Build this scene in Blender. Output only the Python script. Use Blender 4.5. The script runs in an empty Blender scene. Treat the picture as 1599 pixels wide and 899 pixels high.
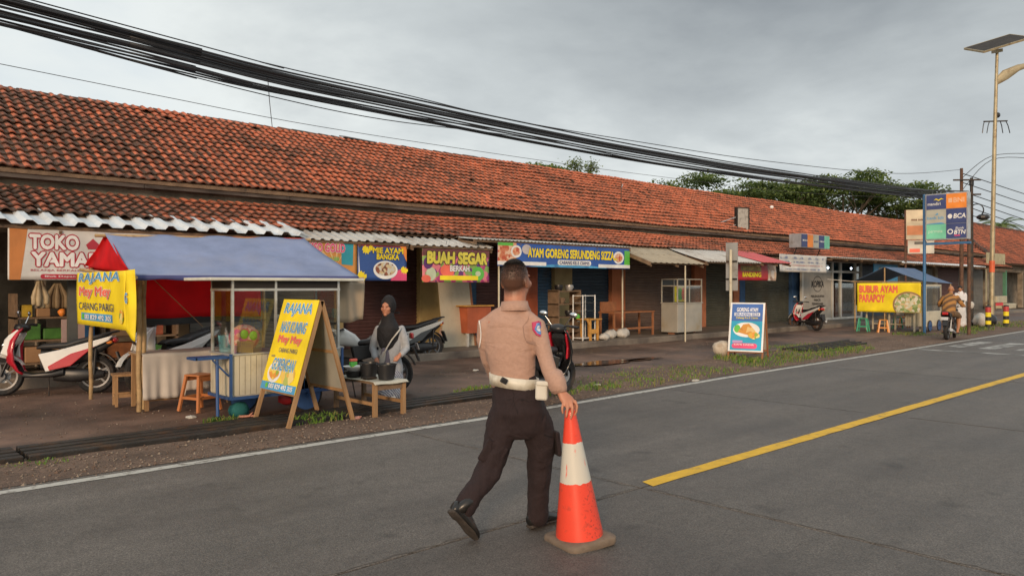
import bpy, bmesh, math, random
from math import sin, cos, pi, radians as rad
from mathutils import Vector as V, Matrix, Euler
random.seed(7)
sc = bpy.context.scene
# ---------------------------------------------------------------- camera
CH, FPX, HOR = 1.6, 1200.0, 447.0            # eye height, focal length in photo pixels, horizon row
Fx, Fy = 0.6783, 0.7348                       # view direction; X runs along the road and the building, Y towards the shops
cam = bpy.data.cameras.new('camera'); co = bpy.data.objects.new('camera', cam); sc.collection.objects.link(co)
co.location = (0, 0, CH); co.rotation_euler = (pi/2, 0, math.atan2(Fy, Fx) - pi/2)
cam.sensor_width = 36; cam.lens = 36*FPX/1599; cam.shift_y = -2.5/1599; cam.clip_end = 3000; cam.clip_start = .05
sc.camera = co
# ---------------------------------------------------------------- sky, sun, exposure
SUN_EL, SUN_AZ = rad(15), (-0.80, -0.60)      # towards the sun
w = bpy.data.worlds.new('World'); sc.world = w; w.use_nodes = True
nt = w.node_tree; N = nt.nodes; Lk = nt.links; N.clear()
def nd(t, **k):
    n = N.new(t)
    for a, b in k.items(): setattr(n, a, b)
    return n
sky = nd('ShaderNodeTexSky', sky_type='NISHITA', sun_disc=False)
sky.sun_elevation = SUN_EL; sky.sun_rotation = math.atan2(SUN_AZ[0], SUN_AZ[1])
tc = nd('ShaderNodeTexCoord'); sep = nd('ShaderNodeSeparateXYZ'); Lk.new(tc.outputs['Generated'], sep.inputs[0])
def mth(op, a, b=None, c=None):
    n = nd('ShaderNodeMath', operation=op)
    for i, v in enumerate((a, b, c)):
        if v is None: continue
        if isinstance(v, (int, float)): n.inputs[i].default_value = v
        else: Lk.new(v, n.inputs[i])
    return n.outputs[0]
den = mth('ADD', mth('MAXIMUM', sep.outputs[2], 0.0), 0.22)
cmb = nd('ShaderNodeCombineXYZ'); Lk.new(mth('DIVIDE', sep.outputs[0], den), cmb.inputs[0]); Lk.new(mth('DIVIDE', sep.outputs[1], den), cmb.inputs[1])
def noise(vec, scale, det, off, dist=0):
    mp = nd('ShaderNodeMapping'); mp.inputs['Location'].default_value = off; Lk.new(vec, mp.inputs[0])
    n = nd('ShaderNodeTexNoise'); n.inputs['Scale'].default_value = scale; n.inputs['Detail'].default_value = det
    n.inputs['Roughness'].default_value = .55; n.inputs['Distortion'].default_value = dist; Lk.new(mp.outputs[0], n.inputs[0]); return n.outputs[0]
n1 = noise(cmb.outputs[0], .55, 8, (3.1, 1.7, 0), .3)
n2 = noise(cmb.outputs[0], 1.7, 6, (8.2, 4.1, 2), .2)
# a heavy rain cloud over the direction (0.87, 0.42), thinner bright cloud over the ridge
dotd = nd('ShaderNodeVectorMath', operation='DOT_PRODUCT'); Lk.new(tc.outputs['Generated'], dotd.inputs[0]); dotd.inputs[1].default_value = V((.90, .40, .26)).normalized()
heavy = nd('ShaderNodeMapRange', interpolation_type='SMOOTHSTEP'); Lk.new(dotd.outputs['Value'], heavy.inputs[0]); heavy.inputs[1].default_value = .80; heavy.inputs[2].default_value = .99
dens = mth('ADD', mth('MULTIPLY_ADD', heavy.outputs[0], .33, -.345), mth('ADD', mth('MULTIPLY', n1, 1.2), mth('MULTIPLY', n2, .38)))
lowf = nd('ShaderNodeMapRange', interpolation_type='SMOOTHSTEP'); Lk.new(sep.outputs[2], lowf.inputs[0]); lowf.inputs[1].default_value = .10; lowf.inputs[2].default_value = .20; lowf.inputs[3].default_value = -.18; lowf.inputs[4].default_value = 0
dens = mth('ADD', dens, lowf.outputs[0])
rp = nd('ShaderNodeValToRGB'); Lk.new(dens, rp.inputs[0])
el = rp.color_ramp.elements
el[0].position = .30; el[0].color = (.57, .60, .60, 1); el[1].position = .98; el[1].color = (.17, .19, .21, 1)
e = el.new(.46); e.color = (.55, .58, .575, 1)
e = el.new(.62); e.color = (.39, .42, .43, 1)
blue = nd('ShaderNodeMix', data_type='RGBA'); blue.inputs[6].default_value = (0, 0, 0, 1)
cov = nd('ShaderNodeMapRange', interpolation_type='SMOOTHSTEP'); Lk.new(dens, cov.inputs[0]); cov.inputs[1].default_value = .26; cov.inputs[2].default_value = .5; cov.inputs[3].default_value = .72; cov.inputs[4].default_value = 1
b1 = nd('ShaderNodeBackground'); b1.inputs[1].default_value = .08; Lk.new(sky.outputs[0], b1.inputs[0])
b2 = nd('ShaderNodeBackground'); b2.inputs[1].default_value = 1.02; Lk.new(rp.outputs[0], b2.inputs[0])
mx = nd('ShaderNodeMixShader'); Lk.new(cov.outputs[0], mx.inputs[0]); Lk.new(b1.outputs[0], mx.inputs[1]); Lk.new(b2.outputs[0], mx.inputs[2])
wo = nd('ShaderNodeOutputWorld'); Lk.new(mx.outputs[0], wo.inputs[0])
sl = bpy.data.lights.new('sun', 'SUN'); sl.energy = 1.5; sl.angle = rad(11); sl.color = (1, .71, .46)
so = bpy.data.objects.new('sun', sl); sc.collection.objects.link(so)
so.rotation_euler = V((-SUN_AZ[0]*cos(SUN_EL), -SUN_AZ[1]*cos(SUN_EL), -sin(SUN_EL))).to_track_quat('-Z', 'Y').to_euler()
sc.view_settings.view_transform = 'Standard'; sc.view_settings.look = 'None'; sc.view_settings.exposure = 0.58; sc.view_settings.gamma = 1
# ---------------------------------------------------------------- pixel -> place helpers (photo pixels of 1599x899)
def ray(px, py):
    la, up = (px-799.5)/FPX, (HOR-py)/FPX
    return V((Fx+Fy*la, Fy-Fx*la, up))
def G(px, py, z=0):                            # point on the ground (or at height z)
    r = ray(px, py); t = (z-CH)/r.z; return V((r.x*t, r.y*t, z))
def PY(px, py, Y):                             # point on the plane y = Y
    r = ray(px, py); t = Y/r.y; return V((r.x*t, Y, CH+r.z*t))
def PD(px, py, d):                             # point at depth d
    r = ray(px, py); return V((r.x*d, r.y*d, CH+r.z*d))
def XY(px, Y): return PY(px, 447, Y).x
CAMROT = math.atan2(-Fx, Fy)                   # rotation whose local x is the picture's right
# ---------------------------------------------------------------- materials
_m = {}
def mat(name, col, rough=.6, metal=0., var=.12, scale=6., bump=0., bscale=30., dirt=None, dscale=2., dlo=.5, dhi=.7, world=False, spec=.5, coat=0., stretch=(1, 1, 1), emit=None, rvar=0., detail=4):
    if name in _m: return _m[name]
    m = bpy.data.materials.new(name); m.use_nodes = True; t = m.node_tree; n = t.nodes; l = t.links
    p = n['Principled BSDF']
    p.inputs['Roughness'].default_value = rough; p.inputs['Metallic'].default_value = metal
    p.inputs['Specular IOR Level'].default_value = spec; p.inputs['Coat Weight'].default_value = coat
    if emit: p.inputs['Emission Color'].default_value = (*emit[:3], 1); p.inputs['Emission Strength'].default_value = emit[3]
    if world: vec = n.new('ShaderNodeNewGeometry').outputs['Position']
    else: vec = n.new('ShaderNodeTexCoord').outputs['Object']
    if stretch != (1, 1, 1):
        mp = n.new('ShaderNodeMapping'); mp.inputs['Scale'].default_value = stretch; l.new(vec, mp.inputs[0]); vec = mp.outputs[0]
    nz = n.new('ShaderNodeTexNoise'); nz.inputs['Scale'].default_value = scale; nz.inputs['Detail'].default_value = detail; l.new(vec, nz.inputs[0])
    mr = n.new('ShaderNodeMapRange'); l.new(nz.outputs[0], mr.inputs[0]); mr.inputs[1].default_value = .3; mr.inputs[2].default_value = .7
    mixn = n.new('ShaderNodeMix'); mixn.data_type = 'RGBA'; l.new(mr.outputs[0], mixn.inputs[0])
    mixn.inputs[6].default_value = (*[c*(1-var) for c in col], 1); mixn.inputs[7].default_value = (*[min(1, c*(1+var)) for c in col], 1)
    out = mixn.outputs[2]
    if dirt:
        dn = n.new('ShaderNodeTexNoise'); dn.inputs['Scale'].default_value = dscale; dn.inputs['Detail'].default_value = 8; dn.inputs['Roughness'].default_value = .65; l.new(vec, dn.inputs[0])
        dr = n.new('ShaderNodeMapRange'); l.new(dn.outputs[0], dr.inputs[0]); dr.inputs[1].default_value = dlo; dr.inputs[2].default_value = dhi
        dm = n.new('ShaderNodeMix'); dm.data_type = 'RGBA'; l.new(dr.outputs[0], dm.inputs[0]); l.new(out, dm.inputs[6]); dm.inputs[7].default_value = (*dirt, 1); out = dm.outputs[2]
        if rvar:
            rr = n.new('ShaderNodeMapRange'); l.new(dn.outputs[0], rr.inputs[0]); rr.inputs[1].default_value = dlo-.1; rr.inputs[2].default_value = dhi
            rr.inputs[3].default_value = rough; rr.inputs[4].default_value = rough-rvar; l.new(rr.outputs[0], p.inputs['Roughness'])
    l.new(out, p.inputs['Base Color'])
    if bump:
        bn = n.new('ShaderNodeTexNoise'); bn.inputs['Scale'].default_value = bscale; bn.inputs['Detail'].default_value = 5; l.new(vec, bn.inputs[0])
        bp = n.new('ShaderNodeBump'); bp.inputs['Strength'].default_value = min(1, bump); bp.inputs['Distance'].default_value = .02*max(1, bump); l.new(bn.outputs[0], bp.inputs['Height']); l.new(bp.outputs[0], p.inputs['Normal'])
    m['out'] = 0
    _m[name] = m
    return m
def glassmat(name, tint=(.93, .96, .96), refl=.02):
    if name in _m: return _m[name]
    m = bpy.data.materials.new(name); m.use_nodes = True; t = m.node_tree; n = t.nodes; l = t.links; n.remove(n['Principled BSDF'])
    a = n.new('ShaderNodeBsdfTransparent'); a.inputs[0].default_value = (*tint, 1); b = n.new('ShaderNodeBsdfGlossy'); b.inputs['Roughness'].default_value = .03
    f = n.new('ShaderNodeFresnel'); f.inputs[0].default_value = 1.5
    x = n.new('ShaderNodeMath'); x.operation = 'MULTIPLY_ADD'; x.inputs[1].default_value = .55; x.inputs[2].default_value = refl; l.new(f.outputs[0], x.inputs[0])
    mi = n.new('ShaderNodeMixShader'); l.new(x.outputs[0], mi.inputs[0]); l.new(a.outputs[0], mi.inputs[1]); l.new(b.outputs[0], mi.inputs[2])
    l.new(mi.outputs[0], n['Material Output'].inputs[0]); _m[name] = m; return m
# ---------------------------------------------------------------- mesh builder
def basis(d, side=None):
    d = V(d).normalized()
    if side is None: side = V((0, 0, 1)) if abs(d.z) < .9 else V((1, 0, 0))
    u = V(side) - d*V(side).dot(d)
    if u.length < 1e-5: u = V((1, .3, 0)) - d*V((1, .3, 0)).dot(d)
    u.normalize(); return u, d.cross(u)
class MB:
    def __init__(s): s.v = []; s.f = []; s.mi = []; s.cur = 0
    def m(s, i): s.cur = i; return s
    def add(s, vs, fs, M=None):
        o = len(s.v)
        s.v += [tuple(M @ V(p)) if M else tuple(p) for p in vs]
        s.f += [tuple(i+o for i in f) for f in fs]; s.mi += [s.cur]*len(fs); return s
    def box(s, c, size, rot=None, M=None):
        x, y, z = (a/2 for a in size)
        vs = [V((i*x, j*y, k*z)) for k in (-1, 1) for j in (-1, 1) for i in (-1, 1)]
        R = Euler(rot).to_matrix() if rot else None
        vs = [(R @ p if R else p)+V(c) for p in vs]
        return s.add(vs, [(0, 2, 3, 1), (4, 5, 7, 6), (0, 1, 5, 4), (2, 6, 7, 3), (0, 4, 6, 2), (1, 3, 7, 5)], M)
    def bx(s, x0, x1, y0, y1, z0, z1): return s.box(((x0+x1)/2, (y0+y1)/2, (z0+z1)/2), (abs(x1-x0), abs(y1-y0), abs(z1-z0)))
    def beam(s, a, b, w, h=None, side=None):
        a, b = V(a), V(b); h = h or w; u, x = basis(b-a, side)
        vs = [p+u*(i*h/2)+x*(j*w/2) for p in (a, b) for i, j in ((-1, -1), (1, -1), (1, 1), (-1, 1))]
        return s.add(vs, [(0, 1, 2, 3), (7, 6, 5, 4), (0, 4, 5, 1), (1, 5, 6, 2), (2, 6, 7, 3), (3, 7, 4, 0)])
    def chain(s, pts, side=(1, 0, 0), n=14, cap=True):
        """closed loft through (x,y,z,ra,rb): ra along side, rb across"""
        P = [V(p[:3]) for p in pts]; rings = []; k = len(P)
        for i in range(k):
            t = (P[min(i+1, k-1)]-P[max(i-1, 0)])
            if t.length < 1e-6: t = V((0, 0, 1))
            u, x = basis(t, side); ra = pts[i][3]; rb = pts[i][4] if len(pts[i]) > 4 else ra
            rings.append((P[i], t.normalized(), u, x, ra, rb))
        if cap:
            c0 = rings[0]; c1 = rings[-1]; r0 = []; r1 = []
            for q in (.35, .75):
                a = math.sqrt(1-q*q)
                r0.insert(0, (c0[0]-c0[1]*q*min(c0[4], c0[5]), c0[1], c0[2], c0[3], c0[4]*a, c0[5]*a)); r1.append((c1[0]+c1[1]*q*min(c1[4], c1[5]), c1[1], c1[2], c1[3], c1[4]*a, c1[5]*a))
            rings = r0+rings+r1
        o = []; fs = []
        for p, t, u, x, ra, rb in rings: o += [p+u*(ra*cos(2*pi*j/n))+x*(rb*sin(2*pi*j/n)) for j in range(n)]
        for i in range(len(rings)-1):
            for j in range(n): a = i*n+j; b = i*n+(j+1) % n; fs.append((a, b, b+n, a+n))
        fs.append(tuple(range(n-1, -1, -1))); L = (len(rings)-1)*n; fs.append(tuple(range(L, L+n)))
        return s.add(o, fs)
    def tube(s, pts, r, n=8):
        rr = r if isinstance(r, (list, tuple)) else [r]*len(pts)
        return s.chain([(*p, q, q) for p, q in zip(pts, rr)], side=(.31, .17, .93), n=n, cap=False)
    def lathe(s, prof, n=16, M=None, cap=True):
        o = [(r*cos(2*pi*j/n), r*sin(2*pi*j/n), z) for r, z in prof for j in range(n)]; fs = []
        for i in range(len(prof)-1):
            for j in range(n): a = i*n+j; b = i*n+(j+1) % n; fs.append((a, b, b+n, a+n))
        if cap: fs.append(tuple(range(n-1, -1, -1))); L = (len(prof)-1)*n; fs.append(tuple(range(L, L+n)))
        return s.add(o, fs, M)
    def prism(s, poly, y0, y1, ins=None, M=None):
        n = len(poly); o = [(x, y0, z) for x, z in poly]+[(x, y1, z) for x, z in poly]
        fs = [tuple(range(n)), tuple(range(2*n-1, n-1, -1))]+[(i, i+n, (i+1) % n+n, (i+1) % n) for i in range(n)]
        return s.add(o, fs, M)
    def ell(s, c, r, n=12, M=None):
        if isinstance(r, (int, float)): r = (r, r, r)
        k = max(4, n//2); o = [(c[0], c[1], c[2]-r[2])]; fs = []
        for i in range(1, k):
            a = -pi/2+pi*i/k; o += [(c[0]+r[0]*cos(a)*cos(2*pi*j/n), c[1]+r[1]*cos(a)*sin(2*pi*j/n), c[2]+r[2]*sin(a)) for j in range(n)]
        o.append((c[0], c[1], c[2]+r[2])); T = len(o)-1
        for j in range(n): fs.append((0, 1+(j+1) % n, 1+j)); fs.append((T, T-n+j, T-n+(j+1) % n))
        for i in range(k-2):
            for j in range(n): a = 1+i*n+j; b = 1+i*n+(j+1) % n; fs.append((a, b, b+n, a+n))
        return s.add(o, fs, M)
    def quad(s, *p): return s.add(p, [tuple(range(len(p)))])
    def grid(s, fn, nu, nv):
        o = [fn(i/nu, j/nv) for j in range(nv+1) for i in range(nu+1)]
        return s.add(o, [(j*(nu+1)+i, j*(nu+1)+i+1, (j+1)*(nu+1)+i+1, (j+1)*(nu+1)+i) for j in range(nv) for i in range(nu)])
    def disc(s, c, rx, rz, n=28, y=0, wob=0):
        return s.quad(*[(c[0]+rx*cos(2*pi*j/n)*(1+wob*sin(j*7.3)), c[1]+y, c[2]+rz*sin(2*pi*j/n)*(1+wob*cos(j*5.1))) for j in range(n)])
    def mesh(s, name, mats, smooth=0):
        me = bpy.data.meshes.new(name); me.from_pydata(s.v, [], s.f)
        for x in (mats if isinstance(mats, (list, tuple)) else [mats]): me.materials.append(x)
        if any(s.mi): me.polygons.foreach_set('material_index', s.mi)
        if smooth:
            me.polygons.foreach_set('use_smooth', [True]*len(me.polygons)); me.update()
            if smooth < 180: me.set_sharp_from_angle(angle=rad(smooth))
        me.update(); return me
    def build(s, name, mats, parent=None, smooth=0, bevel=0, solid=0, remesh=0, sub=0, sm=0, disp=0, dsz=.1, loc=None, rot=None, label=None):
        o = bpy.data.objects.new(name, s.mesh(name, mats, smooth)); sc.collection.objects.link(o)
        if parent: o.parent = parent
        if loc is not None: o.location = loc
        if rot is not None: o.rotation_euler = rot
        if label: o['label'] = label
        if remesh:
            r = o.modifiers.new('r', 'REMESH'); r.mode = 'VOXEL'; r.voxel_size = remesh; r.use_smooth_shade = True
            if sm: q = o.modifiers.new('s', 'SMOOTH'); q.iterations = sm; q.factor = .5
        if solid: q = o.modifiers.new('t', 'SOLIDIFY'); q.thickness = solid; q.offset = 0
        if bevel: q = o.modifiers.new('b', 'BEVEL'); q.width = bevel; q.segments = 2; q.limit_method = 'ANGLE'; q.angle_limit = rad(40)
        if sub: q = o.modifiers.new('u', 'SUBSURF'); q.levels = sub; q.render_levels = sub
        if disp:
            tx = bpy.data.textures.new(name+'_folds', 'CLOUDS'); tx.noise_scale = dsz; tx.noise_depth = 3
            q = o.modifiers.new('d', 'DISPLACE'); q.texture = tx; q.strength = disp; q.mid_level = .5; q.texture_coords = 'LOCAL'
        return o
def thing(name, label, cat, loc=(0, 0, 0), rotz=0., group=None):
    o = bpy.data.objects.new(name, None); sc.collection.objects.link(o); o.empty_display_size = .1
    o.location = loc; o.rotation_euler = (0, 0, rotz); o['label'] = label; o['category'] = cat
    if group: o['group'] = group
    return o
def tag(o, label, cat, group=None):
    o['label'] = label; o['category'] = cat
    if group: o['group'] = group
    return o
def struct(o, kind='structure'): o['kind'] = kind; return o
def copytree(o, parent=None):
    c = o.copy(); sc.collection.objects.link(c)
    if parent: c.parent = parent
    for ch in [q for q in sc.objects if q.parent == o]: copytree(ch, c)
    return c
# ---------------------------------------------------------------- lettering (built-in font, fitted to a box, flat print)
_texts = []; _warp = {}
def text(s, parent, x0, x1, z0, z1, m, y=-.004, bold=.0, shear=0., outline=None, warp=None, tilt=0.):
    warp = warp or _warp.get(parent.name)
    def one(off, mm, yy, pad):
        c = bpy.data.curves.new('lettering', 'FONT'); c.body = s; c.size = 1; c.shear = shear; c.resolution_u = 3; c.fill_mode = 'FRONT'
        o = bpy.data.objects.new('lettering', c); sc.collection.objects.link(o); o['bold'] = off*1.25
        _texts.append((o, parent, (x0, x1, z0, z1), mm, yy, pad, warp, tilt))
    if outline: one(bold+outline[1], outline[0], y+.002, 1)
    one(bold, m, y, 0)
def finish_texts():
    bpy.context.view_layer.update(); dg = bpy.context.evaluated_depsgraph_get(); ref = {}
    for k, (o, par, (x0, x1, z0, z1), mm, yy, pad, warp, tilt) in enumerate(_texts):
        me = bpy.data.meshes.new_from_object(o.evaluated_get(dg)); xs = [v.co.x for v in me.vertices]; zs = [v.co.y for v in me.vertices]
        if not xs: continue
        bb = (min(xs), max(xs), min(zs), max(zs))
        fit = bb
        if pad:                                  # the outline uses the fit of the face that follows it
            o2 = _texts[k+1][0]; m2 = o2.evaluated_get(dg).to_mesh(); fx = [v.co.x for v in m2.vertices]; fz = [v.co.y for v in m2.vertices]; fit = (min(fx), max(fx), min(fz), max(fz)); o2.evaluated_get(dg).to_mesh_clear()
        bo = o['bold'];
        if bo > .004:                            # heavier strokes: overlaid copies of the outline, each a hair prouder than the last
            n0 = len(me.vertices); cs = [tuple(v.co) for v in me.vertices]; fs = [tuple(q.vertices) for q in me.polygons]; vs = []; ff = []
            for q in range(9):
                dx, dy = (0, 0) if q == 8 else (bo*cos(q*pi/4), bo*sin(q*pi/4)); vs += [(x+dx, y+dy, q*.0001) for x, y, _ in cs]; ff += [tuple(i+q*n0 for i in f) for f in fs]
            bpy.data.meshes.remove(me); me = bpy.data.meshes.new('lettering'); me.from_pydata(vs, [], ff); me.update()
        sx = (x1-x0)/max(1e-6, fit[1]-fit[0]); sz = (z1-z0)/max(1e-6, fit[3]-fit[2])
        for v in me.vertices:
            x = x0+(v.co.x-fit[0])*sx; z = z0+(v.co.y-fit[2])*sz + tilt*((v.co.x-fit[0])*sx)
            v.co = (x, yy-v.co.z+(warp(x, z) if warp else 0), z)
        me.materials.clear(); me.materials.append(mm)
        n = bpy.data.objects.new('lettering', me); sc.collection.objects.link(n); n.parent = par
    for t in _texts:
        c = t[0].data; bpy.data.objects.remove(t[0]); bpy.data.curves.remove(c)
# common materials
def paint(name, c, **k): return mat(name, c, **{**dict(rough=.5, var=.15, scale=2.6), **k})
K = dict(
 white=paint('white_print', (.8, .8, .78), rough=.6), black=paint('black_print', (.02, .02, .022), rough=.6), yellow=paint('yellow_print', (.90, .70, .02), rough=.55), red=paint('red_print', (.62, .03, .04), rough=.6),
 lred=paint('light_red_print', (.85, .16, .10), rough=.6), blue=paint('blue_print', (.03, .13, .45), rough=.6), lblue=paint('sky_blue_print', (.08, .34, .62), rough=.6), navy=paint('navy_print', (.05, .07, .20)), green=paint('green_print', (.12, .5, .07)),
 orange=paint('orange_print', (.85, .27, .04)), cream=paint('cream_print', (.75, .66, .46)), mint=paint('mint_print', (.2, .62, .42)), pink=paint('pink_print', (.75, .08, .2)), brown=paint('brown_print', (.17, .07, .03)),
 steel=mat('galvanised_steel', (.5, .5, .5), .42, .6, .15, 5, dirt=(.25, .19, .13), dlo=.55, dhi=.8), pole=mat('cream_painted_pole', (.55, .5, .38), .5, .1, .12, 6, dirt=(.25, .16, .09), dscale=5, dlo=.58, dhi=.75),
 wood=mat('bare_wood', (.36, .21, .10), .75, 0, .3, 6, .3, 30, stretch=(1, 1, .15), dirt=(.12, .07, .04), dscale=3, dlo=.55, dhi=.8), oldwood=mat('weathered_wood', (.20, .13, .08), .85, 0, .3, 8, .4, 30, dirt=(.07, .05, .035), dscale=4),
 bamboo=mat('bamboo', (.42, .28, .13), .55, 0, .22, 9, dirt=(.2, .12, .06), dscale=6), dark=mat('dark_plastic', (.018, .018, .02), .38, 0, .2, 8), tyre=mat('tyre_rubber', (.017, .017, .018), .85, 0, .3, 30, .3, 60, dirt=(.06, .045, .035), dscale=6),
 chrome=mat('chrome', (.7, .7, .7), .18, 1, .05), alloy=mat('alloy', (.13, .13, .135), .45, .7, .1), seat=mat('seat_vinyl', (.02, .02, .022), .5, 0, .2, 20, .15, 120),
 glass=glassmat('clear_glass'), iron=mat('dark_iron', (.045, .04, .036), .55, .6, .3, 5, .3, 40, dirt=(.10, .055, .03), dscale=4), alu=mat('aluminium_frame', (.55, .55, .52), .4, .5, .1, 5, dirt=(.35, .3, .22), dscale=3),
 skin=mat('skin', (.42, .20, .12), .5, 0, .12, 20, .1, 200), hair=mat('black_hair', (.012, .01, .009), .55, 0, .3, 60, .5, 150, stretch=(1, 1, .3)),
 rust=mat('rusty_steel', (.13, .07, .045), .75, .3, .35, 9, .3, 40), sack=mat('white_sack', (.50, .48, .44), .8, 0, .12, 6, .4, 14, dirt=(.35, .28, .2), dscale=4),
 bulb=mat('lit_bulb', (.9, .95, 1), .3, emit=(.8, .9, 1, 4)))
# ================================================================ GROUND, ROAD
def lerp_tab(tab, x):
    if x <= tab[0][0]: return tab[0][1]
    for (a, p), (b, q) in zip(tab, tab[1:]):
        if x <= b: return p+(q-p)*(x-a)/(b-a)
    return tab[-1][1]
WL = [(-30, 7.1), (1.1, 7.06), (6, 7.06), (9, 7.2), (12, 7.36), (21, 7.5), (32, 7.75), (60, 8.4), (120, 9.8)]
def wl(x): return lerp_tab(WL, x)
def drain_y(x): return wl(x)+lerp_tab([(-5, 1.36), (8, 1.42), (12, 1.5), (22, 1.9)], x)
m_earth = mat('bare_earth', (.13, .10, .07), .95, var=.25, scale=1.5, world=True, bump=.4, bscale=20)
struct(MB().quad((-400, -400, -.035), (900, -400, -.035), (900, 900, -.035), (-400, 900, -.035)).build('ground', m_earth))
# forecourt: old asphalt, muddy and wet in places
m_fore = mat('worn_forecourt', (.168, .100, .070), .82, var=.32, scale=2.2, world=True, bump=.35, bscale=24, dirt=(.056, .037, .029), dscale=.5, dlo=.42, dhi=.62, rvar=.38, detail=9)
def hn(x, y, a=.012): return a*(sin(x*1.7+y*2.3)*.5+sin(x*.63-y*1.1+2)*.6+sin(x*3.9+y*.7)*.25)
def fore(u, v): x = -14+90*u; y0 = drain_y(x)+.38; y = y0+(15-y0)*v; return (x, y, hn(x, y)-.004)
struct(MB().grid(fore, 300, 22).build('forecourt', m_fore, smooth=180))
m_verge = mat('gravel_verge', (.170, .110, .078), .95, var=.4, scale=22, world=True, bump=1, bscale=60, dirt=(.08, .052, .038), dscale=1.2, dlo=.45, dhi=.7, detail=9)
def verge(u, v): x = -14+90*u; y0 = wl(x)+.16; y = y0+(drain_y(x)+.45-y0)*v; return (x, y, hn(x*2, y*3, .010)*min(1, v*4)+.004-.09*max(0, 1-abs(v-.80)/.17)*(1 if (x < 8.1 or 17.5 < x < 23) else .35))
struct(MB().grid(verge, 600, 16).build('verge', m_verge, smooth=180))
# concrete carriageway: one slab per bay, 12 mm joints
m_road = mat('road_concrete', (.158, .138, .120), .66, var=.34, scale=70, world=True, bump=.6, bscale=120, dirt=(.100, .086, .075), dscale=.6, dlo=.42, dhi=.72, rvar=.22, detail=8)
t = m_road.node_tree; n = t.nodes; l = t.links; p = n['Principled BSDF']
src = p.inputs['Base Color'].links[0].from_socket
oi = n.new('ShaderNodeObjectInfo'); mr = n.new('ShaderNodeMapRange'); l.new(oi.outputs['Color'], mr.inputs[0]); mr.inputs[3].default_value = 0; mr.inputs[4].default_value = 1.25
geo = n.new('ShaderNodeNewGeometry'); mp = n.new('ShaderNodeMapping'); mp.inputs['Scale'].default_value = (.18, 2.4, 1); l.new(geo.outputs['Position'], mp.inputs[0])
st = n.new('ShaderNodeTexNoise'); st.inputs['Scale'].default_value = 1; st.inputs['Detail'].default_value = 6; l.new(mp.outputs[0], st.inputs[0])
sr = n.new('ShaderNodeMapRange'); l.new(st.outputs[0], sr.inputs[0]); sr.inputs[1].default_value = .3; sr.inputs[2].default_value = .7; sr.inputs[3].default_value = .84; sr.inputs[4].default_value = 1.12
ag = n.new('ShaderNodeTexVoronoi'); ag.inputs['Scale'].default_value = 95; l.new(geo.outputs['Position'], ag.inputs[0]); agr = n.new('ShaderNodeMapRange'); l.new(ag.outputs['Distance'], agr.inputs[0]); agr.inputs[1].default_value = .05; agr.inputs[2].default_value = .75; agr.inputs[3].default_value = 1.38; agr.inputs[4].default_value = .66
m9 = n.new('ShaderNodeTexNoise'); m9.inputs['Scale'].default_value = 9; m9.inputs['Detail'].default_value = 9; m9.inputs['Roughness'].default_value = .75; l.new(geo.outputs['Position'], m9.inputs[0]); m9r = n.new('ShaderNodeMapRange'); l.new(m9.outputs[0], m9r.inputs[0]); m9r.inputs[1].default_value = .3; m9r.inputs[2].default_value = .7; m9r.inputs[3].default_value = .80; m9r.inputs[4].default_value = 1.2
m8 = n.new('ShaderNodeMath'); m8.operation = 'MULTIPLY'; l.new(agr.outputs[0], m8.inputs[0]); l.new(m9r.outputs[0], m8.inputs[1])
mpb = n.new('ShaderNodeMapping'); mpb.inputs['Scale'].default_value = (.03, .95, 1); l.new(geo.outputs['Position'], mpb.inputs[0]); nb_ = n.new('ShaderNodeTexNoise'); nb_.inputs['Scale'].default_value = 1; nb_.inputs['Detail'].default_value = 3; l.new(mpb.outputs[0], nb_.inputs[0]); nbr = n.new('ShaderNodeMapRange'); l.new(nb_.outputs[0], nbr.inputs[0]); nbr.inputs[1].default_value = .32; nbr.inputs[2].default_value = .68; nbr.inputs[3].default_value = .86; nbr.inputs[4].default_value = 1.12
sp9 = n.new('ShaderNodeTexNoise'); sp9.inputs['Scale'].default_value = 2.3; sp9.inputs['Detail'].default_value = 3; l.new(geo.outputs['Position'], sp9.inputs[0]); spr = n.new('ShaderNodeMapRange'); l.new(sp9.outputs[0], spr.inputs[0]); spr.inputs[1].default_value = .64; spr.inputs[2].default_value = .72; spr.inputs[3].default_value = 1; spr.inputs[4].default_value = .72
m6 = n.new('ShaderNodeMath'); m6.operation = 'MULTIPLY'; l.new(nbr.outputs[0], m6.inputs[0]); l.new(spr.outputs[0], m6.inputs[1]); m5 = n.new('ShaderNodeMath'); m5.operation = 'MULTIPLY'; l.new(m8.outputs[0], m5.inputs[0]); l.new(m6.outputs[0], m5.inputs[1]); m8 = m5
m7 = n.new('ShaderNodeMath'); m7.operation = 'MULTIPLY'; l.new(m8.outputs[0], m7.inputs[0]); l.new(sr.outputs[0], m7.inputs[1])
mm = n.new('ShaderNodeMath'); mm.operation = 'MULTIPLY'; l.new(mr.outputs[0], mm.inputs[0]); l.new(m7.outputs[0], mm.inputs[1])
vm = n.new('ShaderNodeVectorMath'); vm.operation = 'SCALE'; l.new(src, vm.inputs[0]); l.new(mm.outputs[0], vm.inputs['Scale']); l.new(vm.outputs[0], p.inputs['Base Color'])
road = struct(MB().quad((-60, -6, -.028), (200, -6, -.028), (200, 8, -.028), (-60, 8, -.028)).build('road', mat('joint_filler', (.03, .028, .026), .9)))
ys = (-3.45, .15, 3.80, None)
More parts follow.
